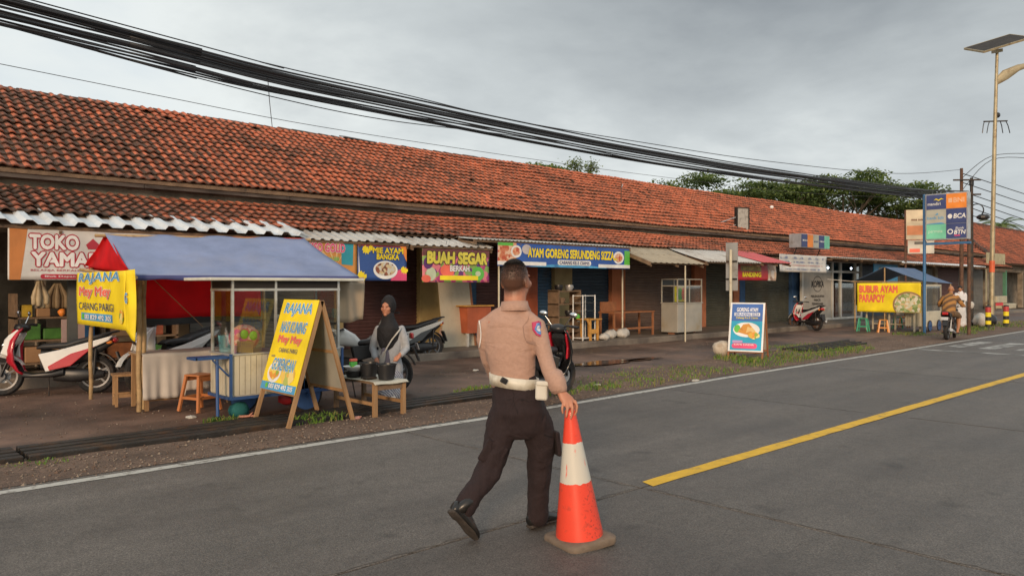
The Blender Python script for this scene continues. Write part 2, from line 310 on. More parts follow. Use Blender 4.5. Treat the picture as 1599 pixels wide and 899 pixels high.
for i in range(24):
    x0 = -15.1+5*i; x1 = x0+5
    for a in range(3):
        def ye(x, k): return ys[k] if ys[k] is not None else wl(x)+.2
        g = .008; b = MB(); nx = 6
        top = [(x0+g+(x1-x0-2*g)*q/nx) for q in range(nx+1)]
        lo = [(x, ye(x, a)+g) for x in top]; hi = [(x, ye(x, a+1)-g) for x in top]
        ring = lo+hi[::-1]; k = len(ring)
        b.add([(x, y, -.03) for x, y in ring]+[(x, y, -.004) for x, y in ring]+[(x+(.006 if j in (0, k-1) else -.006 if j in (nx, nx+1) else 0), y+(.006 if j <= nx else -.006), 0) for j, (x, y) in enumerate(ring)],
              [(j, (j+1) % k, (j+1) % k+k, j+k) for j in range(k)]+[(j+k, (j+1) % k+k, (j+1) % k+2*k, j+2*k) for j in range(k)]+[tuple(range(2*k, 3*k))])
        tn = .68 if (i, a) in ((3, 1), (3, 0)) else random.uniform(.74, .86); b.build('slab', m_road, road).color = (tn, tn, tn, 1)
# worn pale edges along the joints
m_je = mat('worn_joint_edge', (.155, .137, .118), .85, var=.3, scale=20, world=True, dirt=(.10, .088, .078), dscale=3.5, dlo=.46, dhi=.56)
b = MB()
def jstrip(p, q, n=60, w_=.011):
    p, q = V(p), V(q); d = (q-p).normalized(); s = V((-d.y, d.x, 0)); L = []
    for i in range(n+1):
        c = p.lerp(q, i/n)+s*(.010*sin(i*1.7)+.006*sin(i*4.1)); ww = w_*(.5+.5*abs(sin(i*.9)+.4*sin(i*2.3))); L.append((c-s*ww, c+s*ww))
    for (a, c), (e, f) in zip(L, L[1:]): b.quad((a.x, a.y, .0025), (e.x, e.y, .0025), (f.x, f.y, .0025), (c.x, c.y, .0025))
jstrip((4.93, .2, 0), (4.93, 3.72, 0)); jstrip((4.87, 3.9, 0), (4.87, 7.0, 0)); jstrip((.1, 3.83, 0), (4.85, 3.83, 0), 80); jstrip((9.93, .2, 0), (9.93, 3.6, 0)); jstrip((9.9, 4.1, 0), (9.9, 7.0, 0)); jstrip((5, .17, 0), (14.8, .17, 0), 120); jstrip((14.9, .2, 0), (14.9, 7, 0), 90)
struct(b.build('joint_edge', m_je), 'stuff')
# painted markings
m_wp = mat('worn_white_paint', (.50, .48, .43), .7, var=.12, scale=9, world=True, dirt=(.15, .13, .11), dscale=9, dlo=.52, dhi=.66)
m_yp = mat('yellow_road_paint', (.74, .43, .02), .6, var=.1, scale=8, world=True, dirt=(.26, .17, .06), dscale=6, dlo=.53, dhi=.75)
b = MB(); xs = [-14+.5*i for i in range(200)]
for a, c in zip(xs, xs[1:]):
    e = [.006*sin(a*5.1)+.004*sin(a*13), .006*sin(c*5.1)+.004*sin(c*13)]
    b.quad((a, wl(a)-.06+e[0], .004), (c, wl(c)-.06+e[1], .004), (c, wl(c)+.06+e[1], .004), (a, wl(a)+.06+e[0], .004))
struct(b.build('edge_line', m_wp))
b = MB(); xs = [5.0+.25*i for i in range(320)]; jy = lambda x, k: .004*sin(x*7.1+k)+.003*sin(x*17+2*k)
for a, c in zip(xs, xs[1:]): b.quad((a, 3.83+.010*(a-5)-.075+jy(a, 0), .004), (c, 3.83+.010*(c-5)-.075+jy(c, 0), .004), (c, 3.83+.010*(c-5)+.075+jy(c, 1), .004), (a+(.05 if a == 5 else 0), 3.83+.010*(a-5)+.075+jy(a, 1), .004))
struct(b.build('centre_line', m_yp))
m_zp = mat('faded_crossing_paint', (.42, .41, .38), .7, var=.15, scale=5, world=True, dirt=(.115, .108, .098), dscale=2.2, dlo=.44, dhi=.60)
b = MB(); b.quad((20.7, 1.0, .004), (20.95, 1.0, .004), (20.95, 7.35, .004), (20.7, 7.35, .004))
struct(b.build('stop_line', m_zp))
b = MB()
for k in range(9): y = .4+.8*k; b.quad((22.2, y, .004), (25.0, y, .004), (25.0, y+.4, .004), (22.2, y+.4, .004))
struct(b.build('zebra_crossing', m_zp))
b = MB(); b.quad((32.2, -2, .004), (34.6, -2, .004), (34.6, 7, .004), (32.2, 7, .004))
# puddle on the forecourt
m_pud = mat('puddle_water', (.075, .052, .040), .12, var=.05, scale=3, spec=.6)
for px, py, rx, ry in ((950, 566, 1.3, .26), (1000, 562, .7, .13)):
    c = G(px, py); b = MB(); b.quad(*[(c.x+rx*cos(a)*(1+.22*sin(3*a+1)+.12*sin(7*a)), c.y+ry*sin(a)*(1+.25*cos(4*a)+.1*sin(9*a)), .014) for a in [2*pi*i/60 for i in range(60)]])
    struct(b.build('puddle', m_pud))
# drain covered by long bars
def drain(label, x0, x1, nb, bars):
    d = thing('drain_cover', label, 'drain cover')
    if not bars: MB().add([(x, drain_y(x)+o, -.06) for x in (x0, x1) for o in (-.3, .3)], [(0, 2, 3, 1)]).build('channel', mat('wet_channel', (.02, .017, .014), .6), d)
    n = max(1, int((x1-x0)/3)); L = (x1-x0)/n
    for i in range(n):
        for k in range(nb):
            a = x0+i*L+.02; c = a+L-.04; o = (-.33+.66*(k+.5)/nb) if not bars else (-.5+1.0*(k+.5)/nb+.06*random.random())
            if bars: a += .9*random.random(); c += .5*(k-nb/2)*.3-.3*random.random()
            MB().beam((a, drain_y(a)+o, .014+.006*random.random()), (c, drain_y(c)+o, .016+.006*random.random()), (.10 if not bars else .06), .07, side=(0, 0, 1)).build('bar', K['iron'], d, bevel=.008)
    return d
drain('long dark drain bars beside the road beneath the yellow sandwich board', -5, 8.0, 4, 0)
drain('loose dark drain bars in the grass past the blue sandwich board', 17.6, 22.3, 5, 1)
# small stones on the verge, tufts of grass
b = MB()
for i in range(5200):
    x = random.uniform(-1, 24) if random.random() < .8 else random.uniform(-1, 8); y = wl(x)+.12+(random.random()**1.3)*1.5; r = random.uniform(.005, .017)*(1.6 if random.random() < .06 else 1)
    z = .008+hn(x*2, y*3, .01)
    vs = [(x+r*random.uniform(-1, 1), y+r*random.uniform(-1, 1), z+r*random.uniform(-.3, .8)) for _ in range(6)]
    b.m(random.randrange(3)).add([(x-r, y, z), (x+r, y+r*.3, z), (x, y-r, z), (x+r*.1, y+r, z), (x, y, z+r*.8)], [(0, 2, 4), (2, 1, 4), (1, 3, 4), (3, 0, 4)])
for i in range(1500):
    x = random.uniform(.5, 22); y = random.uniform(drain_y(x)+.4, 13.3); r = random.uniform(.006, .016); z = hn(x, y)
    b.m(random.randrange(3)).add([(x-r, y, z), (x+r, y+r*.3, z), (x, y-r, z), (x+r*.1, y+r, z), (x, y, z+r*.8)], [(0, 2, 4), (2, 1, 4), (1, 3, 4), (3, 0, 4)])
struct(b.build('gravel', [mat('grey_stone', (.16, .115, .088), .9), mat('pale_stone', (.24, .185, .14), .9), mat('brown_stone', (.13, .08, .055), .9)]), 'stuff')
b = MB()
def tuft(cx, cy, n, spread, h):
    for _ in range(n):
        a = random.uniform(0, 2*pi); d = spread*math.sqrt(random.random()); x = cx+d*cos(a); y = cy+d*sin(a)*.6; hh = h*random.uniform(.4, 1.1); b_ = random.uniform(0, 2*pi); ln = hh*random.uniform(.2, .8); wd = .006+.004*random.random()
        p = [(x-wd*sin(b_), y+wd*cos(b_), -.01), (x+wd*sin(b_), y-wd*cos(b_), -.01), (x+ln*.5*cos(b_)+wd*.7*sin(b_), y+ln*.5*sin(b_)-wd*.7*cos(b_), hh*.7), (x+ln*cos(b_), y+ln*sin(b_), hh), (x+ln*.5*cos(b_)-wd*.7*sin(b_), y+ln*.5*sin(b_)+wd*.7*cos(b_), hh*.7)]
        b.m(random.choice((0, 0, 1, 2))).quad(*p)
for px, py, n, s, h in ((345, 660, 130, .2, .13), (500, 657, 190, .32, .17), (470, 662, 60, .25, .08), (60, 722, 90, .3, .05), (190, 687, 30, .3, .04), (735, 612, 120, .3, .13), (760, 608, 120, .35, .14), (930, 607, 160, .5, .14), (880, 615, 90, .3, .12), (980, 600, 200, .8, .12), (1050, 590, 240, .9, .11), (1100, 580, 200, .9, .13), (1140, 560, 160, .5, .2), (1165, 566, 150, .4, .22),
                     (1030, 578, 200, 1.2, .06), (960, 590, 130, 1, .06), (1220, 562, 330, .9, .15), (1260, 556, 300, 1.0, .14), (1300, 549, 330, 1.1, .14), (1250, 546, 700, 1.9, .10), (1290, 541, 600, 1.7, .10), (1340, 545, 160, .6, .14), (1190, 570, 200, .6, .1), (1420, 522, 240, .8, .16), (1515, 515, 380, 1.2, .24), (1500, 520, 160, .8, .16), (1560, 509, 240, 1.6, .2), (1597, 505, 260, 2, .2), (1470, 523, 120, 1, .1)):
    q = G(px, py); tuft(q.x, q.y, int(n*.8), s, h*(.55 if px > 700 else .6))
struct(b.build('grass', [mat('grass_blade', (.12, .22, .025), .6, var=.3, scale=3), mat('dark_grass_blade', (.06, .125, .02), .6), mat('dry_grass_blade', (.24, .22, .06), .7)]), 'stuff')
# scraps of litter
for i, (px, py, lab, c) in enumerate(((298, 651, 'small white scrap of paper on the mud near the orange stool', 0), (1086, 594, 'crumpled clear plastic bag on the verge near the blue sandwich board', 0), (933, 601, 'pale torn plastic wrapper lying on the verge past the parked scooter', 0), (558, 652, 'crumpled pinkish wrapper beside the rear leg of the yellow sandwich board', 1), (382, 646, 'reddish brick fragment in the grass beneath the food cart', 2), (742, 578, 'flat white wrapper on the open forecourt behind the officer', 0), (715, 552, 'white paper cup lying beside the red plastic bag', 0))):
    c0 = G(px, py, .012); o = MB().ell((0, 0, 0), (.06, .045, .02), 8).build('litter', [K['sack'], mat('pink_wrapper', (.5, .25, .2), .6), mat('brick_chip', (.3, .1, .05), .9)][c], loc=c0); o['label'] = lab; o['category'] = 'litter'
    for v in o.data.vertices: v.co *= 1+random.uniform(-.4, .5)
# ================================================================ MARKET BUILDING
bld = thing('market_building', 'long low market hall with a mossy orange tiled roof and shuttered shops', 'building')
BX0, BX1 = -4.2, 56.07; PW = .19; EXP = .27
A1, A2 = rad(30), rad(21)
EY, EZ = 15.70, 3.66
RY, RZ = 19.45, 3.66+(19.45-15.70)*math.tan(A1)
LY, LZ = 14.18, 2.76
m_tile = mat('clay_tile', (.50, .138, .064), .82, var=.25, scale=7, world=True, bump=.3, bscale=70)
t = m_tile.node_tree; n = t.nodes; l = t.links; p = n['Principled BSDF']; src = p.inputs['Base Color'].links[0].from_socket
geo = n.new('ShaderNodeNewGeometry'); sp = n.new('ShaderNodeSeparateXYZ'); l.new(geo.outputs['Position'], sp.inputs[0])
def fl(sock, k):
    a = n.new('ShaderNodeMath'); a.operation = 'DIVIDE'; a.inputs[1].default_value = k; l.new(sock, a.inputs[0]); f = n.new('ShaderNodeMath'); f.operation = 'FLOOR'; l.new(a.outputs[0], f.inputs[0]); return f.outputs[0]
rb = n.new('ShaderNodeMath'); rb.operation = 'SUBTRACT'; rb.label = 'row base'; rb.inputs[1].default_value = EY-.06; l.new(sp.outputs[1], rb.inputs[0])
rp_ = n.new('ShaderNodeMath'); rp_.operation = 'DIVIDE'; rp_.label = 'row pitch'; rp_.inputs[1].default_value = EXP*cos(A1); l.new(rb.outputs[0], rp_.inputs[0])
rf_ = n.new('ShaderNodeMath'); rf_.operation = 'FLOOR'; l.new(rp_.outputs[0], rf_.inputs[0]); rq_ = n.new('ShaderNodeMath'); rq_.operation = 'FRACT'; l.new(rp_.outputs[0], rq_.inputs[0])
cb = n.new('ShaderNodeCombineXYZ'); l.new(fl(sp.outputs[0], PW), cb.inputs[0]); l.new(rf_.outputs[0], cb.inputs[1])
wn = n.new('ShaderNodeTexWhiteNoise'); wn.noise_dimensions = '2D'; l.new(cb.outputs[0], wn.inputs['Vector'])
mr = n.new('ShaderNodeMapRange'); l.new(wn.outputs['Value'], mr.inputs[0]); mr.inputs[3].default_value = .74; mr.inputs[4].default_value = 1.16
vm = n.new('ShaderNodeVectorMath'); vm.operation = 'SCALE'; l.new(src, vm.inputs[0]); l.new(mr.outputs[0], vm.inputs['Scale'])
# moss and soot: patches, heavier on the lower roof and near the wall of the eaves
ns = n.new('ShaderNodeTexNoise'); ns.inputs['Scale'].default_value = .55; ns.inputs['Detail'].default_value = 9; ns.inputs['Roughness'].default_value = .72; l.new(geo.outputs['Position'], ns.inputs[0])
nf = n.new('ShaderNodeTexNoise'); nf.inputs['Scale'].default_value = 6; nf.inputs['Detail'].default_value = 4; l.new(geo.outputs['Position'], nf.inputs[0])
def mt(op, a, b_):
    x = n.new('ShaderNodeMath'); x.operation = op
    for i, v in enumerate((a, b_)):
        if isinstance(v, float): x.inputs[i].default_value = v
        else: l.new(v, x.inputs[i])
    return x.outputs[0]
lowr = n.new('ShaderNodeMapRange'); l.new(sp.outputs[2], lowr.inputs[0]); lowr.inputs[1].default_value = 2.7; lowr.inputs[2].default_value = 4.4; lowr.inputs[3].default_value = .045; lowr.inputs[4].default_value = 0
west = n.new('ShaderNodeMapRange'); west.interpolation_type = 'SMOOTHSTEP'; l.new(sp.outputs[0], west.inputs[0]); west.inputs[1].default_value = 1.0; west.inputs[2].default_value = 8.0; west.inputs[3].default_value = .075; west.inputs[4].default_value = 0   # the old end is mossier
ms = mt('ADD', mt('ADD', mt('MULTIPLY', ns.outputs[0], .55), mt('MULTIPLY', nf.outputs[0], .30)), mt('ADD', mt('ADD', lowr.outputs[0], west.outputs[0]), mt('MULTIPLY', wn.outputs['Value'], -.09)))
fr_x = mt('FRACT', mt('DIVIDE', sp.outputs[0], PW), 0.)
ch = n.new('ShaderNodeMapRange'); ch.interpolation_type = 'SMOOTHSTEP'; l.new(fr_x, ch.inputs[0]); ch.inputs[1].default_value = .50; ch.inputs[2].default_value = .74; ch.inputs[4].default_value = .17   # moss tone also paints in the shade of the channels between the humps
rt = n.new('ShaderNodeMapRange'); rt.interpolation_type = 'SMOOTHSTEP'; l.new(rq_.outputs[0], rt.inputs[0]); rt.inputs[1].default_value = .45; rt.inputs[2].default_value = .95; rt.inputs[4].default_value = .11   # painted overlap shade where a tile runs under the lip of the next
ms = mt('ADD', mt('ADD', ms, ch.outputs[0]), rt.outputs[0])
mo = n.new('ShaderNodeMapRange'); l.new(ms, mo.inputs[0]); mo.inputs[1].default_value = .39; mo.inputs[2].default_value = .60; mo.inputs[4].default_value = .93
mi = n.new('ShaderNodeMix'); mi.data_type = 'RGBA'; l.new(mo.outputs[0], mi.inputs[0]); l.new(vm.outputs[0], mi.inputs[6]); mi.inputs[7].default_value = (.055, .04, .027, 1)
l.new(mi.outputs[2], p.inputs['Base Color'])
PROF = [(0, .0), (.16, .030), (.36, .046), (.56, .032), (.72, .006), (.88, -.002), (1.06, .004)]
def tile_geo():
    vs = []; fs = []; k = len(PROF)
    for y, dz in ((0, .034), (EXP*1.22, .0)): vs += [(u*PW, y-(.018*sin(min(1, u/.72)*pi) if y == 0 else 0), z+dz) for u, z in PROF]
    vs += [(u*PW, -.018*sin(min(1, u/.72)*pi)+.004, z+.034-.026) for u, z in PROF]
    for i in range(k-1): fs.append((i, i+1, i+1+k, i+k)); fs.append((i+2*k, i+1+2*k, i+1, i))
    return vs, fs
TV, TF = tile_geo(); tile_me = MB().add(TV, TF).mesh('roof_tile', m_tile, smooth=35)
m_tlow = m_tile.copy(); m_tlow.name = 'clay_tile_moss_shade'
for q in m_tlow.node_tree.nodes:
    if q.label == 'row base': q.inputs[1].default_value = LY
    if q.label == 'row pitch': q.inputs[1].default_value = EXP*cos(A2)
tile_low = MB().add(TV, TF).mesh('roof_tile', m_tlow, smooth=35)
def roof(name, ey, ez, ang, rows, label=None):
    L = rows*EXP
    top = MB(); nx, ny = cos(ang), sin(ang)
    a = V((BX0, ey+.05, ez-.02)); up = V((0, nx, ny))
    top.add([(BX0, ey, ez-.03), (BX1, ey, ez-.03), (BX1, ey+L*nx, ez+L*ny-.03), (BX0, ey+L*nx, ez+L*ny-.03), (BX0, ey, ez-.09), (BX1, ey, ez-.09), (BX1, ey+L*nx, ez+L*ny-.09), (BX0, ey+L*nx, ez+L*ny-.09)], [(0, 1, 2, 3), (7, 6, 5, 4), (0, 4, 5, 1), (1, 5, 6, 2), (2, 6, 7, 3), (3, 7, 4, 0)])
    r = top.build(name, K['oldwood'], bld)
    cells = []
    for j in range(rows):
        for i in range(int(round((BX1-BX0)/PW))):
            x = BX0+i*PW; y = ey+j*EXP*nx; z = ez+j*EXP*ny
            cells.append(((x*x+y*y) if x > 2.2-.0 else 1e6, x, y, z))
    return r, cells
r1, c1 = roof('roof', EY-.06, EZ, A1, 16); r2, c2 = roof('lower_roof', LY, LZ, A2, 6)
allc = sorted([(d, x, y, z, 0) for d, x, y, z in c1]+[(d, x, y, z, 1) for d, x, y, z in c2])
rest = [MB(), MB()]; RT = [A1, A2]; cnt = 0
for d, x, y, z, k in allc:
    if random.random() < .004: continue
    jx, jz, jr, jt = random.gauss(0, .004), abs(random.gauss(0, .006)), random.gauss(0, .02), random.gauss(0, .012)
    if cnt < 300:
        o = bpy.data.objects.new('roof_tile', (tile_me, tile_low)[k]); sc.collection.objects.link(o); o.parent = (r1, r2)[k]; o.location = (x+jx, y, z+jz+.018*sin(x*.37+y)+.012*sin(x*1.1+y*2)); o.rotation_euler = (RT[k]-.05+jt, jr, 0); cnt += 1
    else:
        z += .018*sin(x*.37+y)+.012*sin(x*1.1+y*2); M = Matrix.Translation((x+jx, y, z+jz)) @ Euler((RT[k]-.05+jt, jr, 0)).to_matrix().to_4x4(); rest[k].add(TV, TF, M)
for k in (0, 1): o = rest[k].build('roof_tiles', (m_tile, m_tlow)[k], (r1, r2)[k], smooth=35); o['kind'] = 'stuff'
# ridge: half-round caps on a mortar bed
b = MB(); b.beam((BX0, RY-.06, RZ-.17), (BX1, RY-.06, RZ-.17), .20, .2); b.build('ridge_mortar', mat('grey_mortar', (.09, .075, .065), .9, var=.3, scale=3, world=True), bld)
cap = MB(); k = 9
for y in (0, 1): cap.add([], [])
vs = [(yy, .13*cos(pi*i/(k-1))*s, .13*sin(pi*i/(k-1))*s) for yy, s in ((0, 1.06), (.42, .92)) for i in range(k)]
cap.add(vs, [(i, i+1, i+1+k, i+k) for i in range(k-1)]); cap.add([(0, .13*1.06*cos(pi*i/(k-1)), .13*1.06*sin(pi*i/(k-1))) for i in range(k)], [tuple(range(k))])
m_cap = mat('ridge_clay', (.20, .07, .04), .85, var=.3, scale=4, world=True, dirt=(.05, .04, .032), dscale=2.5, dlo=.40, dhi=.58); cap_me = cap.mesh('ridge_cap', m_cap, smooth=60)
x = BX0
while x < BX1-.3:
    o = bpy.data.objects.new('ridge_cap', cap_me); sc.collection.objects.link(o); o.parent = bld; o.location = (x, RY+.02+random.gauss(0, .006), RZ-.09+.012*sin(x*.4)+.02*sin(x*.13)+random.gauss(0, .006)); o.rotation_euler = (0, random.gauss(0, .02), random.gauss(0, .02)); x += .40
q = PY(558, 219, RY); b = MB(); b.box((q.x, RY-.05, q.z+.02), (1.1, .3, .03), (.2, .03, .02)); b.box((q.x+.9, RY-.05, q.z-.03), (.9, .3, .03), (.2, -.04, .05)); b.build('ridge_patch', mat('lead_sheet', (.2, .2, .21), .5, .4), bld)
# fascia gutter between the two roofs
m_fas = mat('weathered_fascia', (.13, .105, .09), .85, var=.3, scale=3, world=True, dirt=(.04, .032, .028), dscale=1.6, dlo=.42, dhi=.62, stretch=(.5, 1, 2))
for i in range(20):
    a = BX0+i*3.0135; c = a+3.005
    MB().bx(a, c, EY-.03, EY+.02, EZ-.175+random.gauss(0, .008), EZ-.03).build('fascia_board', m_fas, bld, bevel=.006)
MB().bx(BX0, BX1, LY-.0, LY+.05, LZ-.16, LZ-.03).build('eave_board', K['oldwood'], bld)
# walls
m_wall = mat('dingy_plaster', (.30, .25, .19), .9, var=.2, scale=2, world=True, bump=.2, dirt=(.10, .08, .06), dscale=1.2, dlo=.45, dhi=.7)
MB().bx(BX0, BX1, 18.6, 18.75, 0, RZ-.6).build('back_wall', m_wall, bld)
b = MB(); b.bx(BX0, BX1, EY+.22, EY+.34, 2.55, EZ-.1); b.build('front_wall', m_wall, bld)
b = MB(); zc = 2.72; b.bx(BX0, BX1, EY+.36, 18.58, zc, zc+.04); b.build('ceiling', K['oldwood'], bld)
for xx, nm in ((BX0, 0), (BX1-.15, 1)):
    b = MB(); b.add([(xx, EY, 0), (xx, 18.9, 0), (xx, 18.9, RZ-.5), (xx, RY-.4, RZ-.3), (xx, EY, EZ-.13), (xx+.15, EY, 0), (xx+.15, 18.9, 0), (xx+.15, 18.9, RZ-.5), (xx+.15, RY-.4, RZ-.3), (xx+.15, EY, EZ-.13)], [(4, 3, 2, 1, 0), (5, 6, 7, 8, 9), (0, 1, 6, 5), (4, 9, 8, 3), (0, 5, 9, 4)]); b.build('end_wall', m_wall, bld)
PZ = .15
m_floor = mat('shop_floor_concrete', (.20, .165, .13), .7, var=.2, scale=1.6, world=True, bump=.2, dirt=(.07, .055, .045), dscale=.9, dlo=.45, dhi=.68, rvar=.3)
b = MB(); b.bx(BX0, 7.9, 13.95, 18.6, -.05, PZ+.03); b.bx(7.9, BX1, 13.45, 18.6, -.05, PZ); b.build('plinth', m_floor, bld, bevel=.02)
FY = 15.55
def pillar(px0, px1, m, d=.3):
    a, c = XY(px0, FY), XY(px1, FY); MB().bx(a, c, FY-.02, FY+d, PZ, 2.75).build('pillar', m, bld, bevel=.01); return a, c
m_yel = mat('yellowed_plaster', (.52, .38, .16), .85, var=.15, scale=3, world=True, dirt=(.3, .2, .08), dscale=1.5)
m_org = mat('orange_plaster', (.42, .15, .07), .85, var=.15, scale=3, world=True, dirt=(.2, .08, .04), dscale=1.5)
m_crm = mat('cream_plaster', (.36, .29, .15), .85, var=.15, scale=3, world=True)
m_blu = mat('blue_plaster', (.04, .10, .22), .8, var=.15, scale=3, world=True)
m_sb = mat('blue_shutter', (.04, .10, .18), .5, .3, .15, 3, world=True, dirt=(.05, .045, .04), dscale=1.5, dlo=.5, dhi=.75)
m_sd = mat('dark_blue_shutter', (.028, .05, .08), .5, .3, .15, 3, world=True)
m_sbr = mat('brown_shutter', (.16, .108, .085), .55, .2, .15, 3, world=True)
m_sg = mat('dark_green_shutter', (.08, .08, .058), .6, .2, .2, 3, world=True, dirt=(.06, .05, .03), dscale=1)
m_sgr = mat('grey_shutter', (.16, .15, .13), .6, .2, .2, 3, world=True)
m_mar = mat('maroon_shutter', (.10, .042, .036), .6, .1, .2, 3, world=True)
def shutter(x0, x1, m, z1=2.62, y=None, z0=PZ, par=None):
    y = y or FY+.12; n = int((z1-z0)/.085); b = MB(); vs = []
    for i in range(n+1):
        z = z0+(z1-z0)*i/n; vs += [(z-.028, 0), (z-.012, .018), (z+.012, .018), (z+.028, 0)]
    vs = [q for q in vs if z0 <= q[0] <= z1]; k = len(vs)
    b.add([(x, y-d, z) for x in (x0, x1) for z, d in vs], [(i, i+1, i+1+k, i+k) for i in range(k-1)]); b.bx(x0, x1, y+.002, y+.03, z0, z1)
    return b.build('roller_shutter', m, par or bld)
for a, c, m in ((655, 693, m_yel), (866, 893, m_crm), (955, 976, m_org), (1084, 1102, m_org), (1145, 1154, m_org), (1154.5, 1163, m_blu), (1236, 1253, m_blu), (526, 536, m_crm), (228, 245, m_wall), (60, 72, m_wall), (1340, 1346, m_wall), (1400, 1405, m_wall), (1460, 1464, m_wall)): pillar(a, c, m)
SH = [(536.5, 654.5, m_mar), (693.5, 748, m_sb), (748.5, 818, m_mar), (842, 865.5, m_sb), (893.5, 954.5, m_sd), (976.5, 1083.5, m_sbr), (1102.5, 1144.5, m_sg), (1163.5, 1235.5, m_sg), (1346.5, 1399.5, m_sd), (1405.5, 1459.5, m_sgr), (1464.5, 1500, m_mar), (1500.2, 1538, m_sgr)]
for a, c, m in SH: shutter(XY(a, FY), XY(c, FY), m)
shutter(BX0+.2, -.3, m_sgr); shutter(XY(360, FY), XY(525.5, FY), m_sgr); shutter(XY(300, FY), XY(358, FY), m_sgr)
# orange panelled shop door
d0, d1 = XY(818.5, FY), XY(841.5, FY); dr = MB().bx(d0, d1, FY+.05, FY+.1, PZ, 2.4).build('door', mat('orange_door', (.38, .09, .035), .6, var=.2, scale=4, world=True), bld)
for i in range(4): z = PZ+.1+i*.56; MB().bx(d0+.1, d1-.1, FY+.02, FY+.048, z, z+.46).build('panel', mat('orange_door', (0, 0, 0)), dr, bevel=.012)
MB().bx(d0, d1, FY+.05, FY+.12, 2.41, 2.7).build('transom', m_sd, bld)
# ================================================================ AWNINGS
m_zinc = mat('white_zinc_sheet', (.66, .70, .73), .5, .1, .08, 3, dirt=(.36, .33, .3), dscale=1.6, dlo=.52, dhi=.8)
m_zinc2 = mat('dull_zinc_sheet', (.50, .49, .46), .55, .1, .15, 3, dirt=(.24, .18, .13), dscale=1.6, dlo=.48, dhi=.75)
m_tan = mat('tan_roof_sheet', (.40, .33, .23), .7, .05, .12, 2, dirt=(.2, .15, .1), dscale=1.2, dlo=.5, dhi=.8)
m_rsh = mat('red_roof_sheet', (.55, .09, .09), .5, .05, .12, 3)
def corr(b, x0, x1, yf, zf, yb, zb, pitch=.2, amp=.03, saw=False):
    vs = []; n = int((x1-x0)/pitch)
    for i in range(n):
        x = x0+(x1-x0)*i/n; p = (x1-x0)/n
        for u, h in (((0, 0), (.42, 0), (.56, 1), (.80, 1)) if not saw else ((0, 0), (.12, 0), (.55, 1), (.70, 1))): vs.append((x+u*p, h*amp))
    k = len(vs)
    return b.add([(x, y, z+h) for y, z in ((yf, zf), ((yf+yb)/2, (zf+zb)/2-.012), (yb, zb)) for x, h in vs], [(r*k+i, r*k+i+1, r*k+k+i+1, r*k+k+i) for r in (0, 1) for i in range(k-1)])
def awning(label, x0, x1, yf, zf, yb, zb, m, pitch=.2, amp=.03, posts=(), sheets=1, saw=False):
    a = thing('awning', label, 'awning', ((x0+x1)/2, yb, 0)); cx, cy = (x0+x1)/2, yb
    for i in range(sheets):
        b = MB(); w_ = (x1-x0)/sheets; corr(b, x0-cx+i*w_, x0-cx+(i+1)*w_+.03, yf-cy-.03*i, zf+.012*i, 0, zb+.012*i, pitch, amp, saw); b.build('roof_sheet', m, a, solid=.006)
    b = MB()
    for q in (.06, .55): y = yf+(yb-yf)*q; z = zf+(zb-zf)*q-.035; MB().beam((x0-cx, y-cy, z), (x1-cx, y-cy, z), .04, .05).build('purlin', K['oldwood'], a)
    n = max(2, int((x1-x0)/1.3))
    for i in range(n+1): x = x0+.04+(x1-x0-.08)*i/n-cx; MB().beam((x, yf-cy+.03, zf-.085), (x, 0, zb-.085), .04, .05).build('rafter', K['oldwood'], a)
    for px, yy, zb_ in posts: MB().tube([(px-cx, yy-cy, zb_), (px-cx, yy-cy, zf-.05)], .024, 10).build('post', K['pole'], a)
    return a
awning('long white ribbed metal awning over the grocery with the white and orange banner', -3.9, XY(476, 13.55), 13.55, 2.52, 14.5, 2.80, m_zinc, .32, .062, sheets=4)
awning('dull ribbed metal awning above the two noodle banners', XY(476, 13.5)+.03, XY(640, 13.5), 13.5, 2.50, 14.35, 2.76, m_zinc2, .2, .03, sheets=2)
awning('dull ribbed metal awning above the fruit juice banner', XY(640, 13.5)+.05, XY(770, 13.5), 13.48, 2.48, 14.35, 2.74, m_zinc2, .2, .03)
awning('nearly flat metal awning on two poles above the blue fried chicken banner', XY(742, 13.5), XY(986, 13.5), 13.48, 2.68, 14.6, 2.82, m_zinc2, .12, .016, posts=((XY(779, 13.7), 13.7, PZ), (XY(972, 14.1), 14.1, PZ)))
a = awning('tan metal awning over the glass food cabinet', 17.05, 19.65, 12.85, 2.25, 14.3, 2.78, m_tan, .24, .012, posts=((XY(1070, 12.95), 12.95, 0),))
MB().beam((-1.33, -1.45, 2.215), (-1.33, 0, 2.74), .03, .1).build('side_board', K['oldwood'], a)
awning('grey white corrugated awning beside the red roof sheet', 19.75, 22.75, 12.8, 2.33, 14.25, 2.78, m_zinc2, .15, .02, sheets=2)
awning('red metal awning over the red fish banner', 22.78, 24.65, 12.7, 2.37, 14.3, 2.83, m_rsh, .2, .012)
awning('thin grey metal awning to the side of the glass doors, over the rice porridge cart', XY(1300, 13.5), XY(1410, 13.5), 13.5, 2.72, 14.6, 2.86, m_zinc2, .2, .02)
awning('pale metal awning behind the tall bank sign', XY(1412, 13.5), XY(1540, 13.5), 13.5, 2.66, 14.5, 2.84, m_zinc, .25, .03)
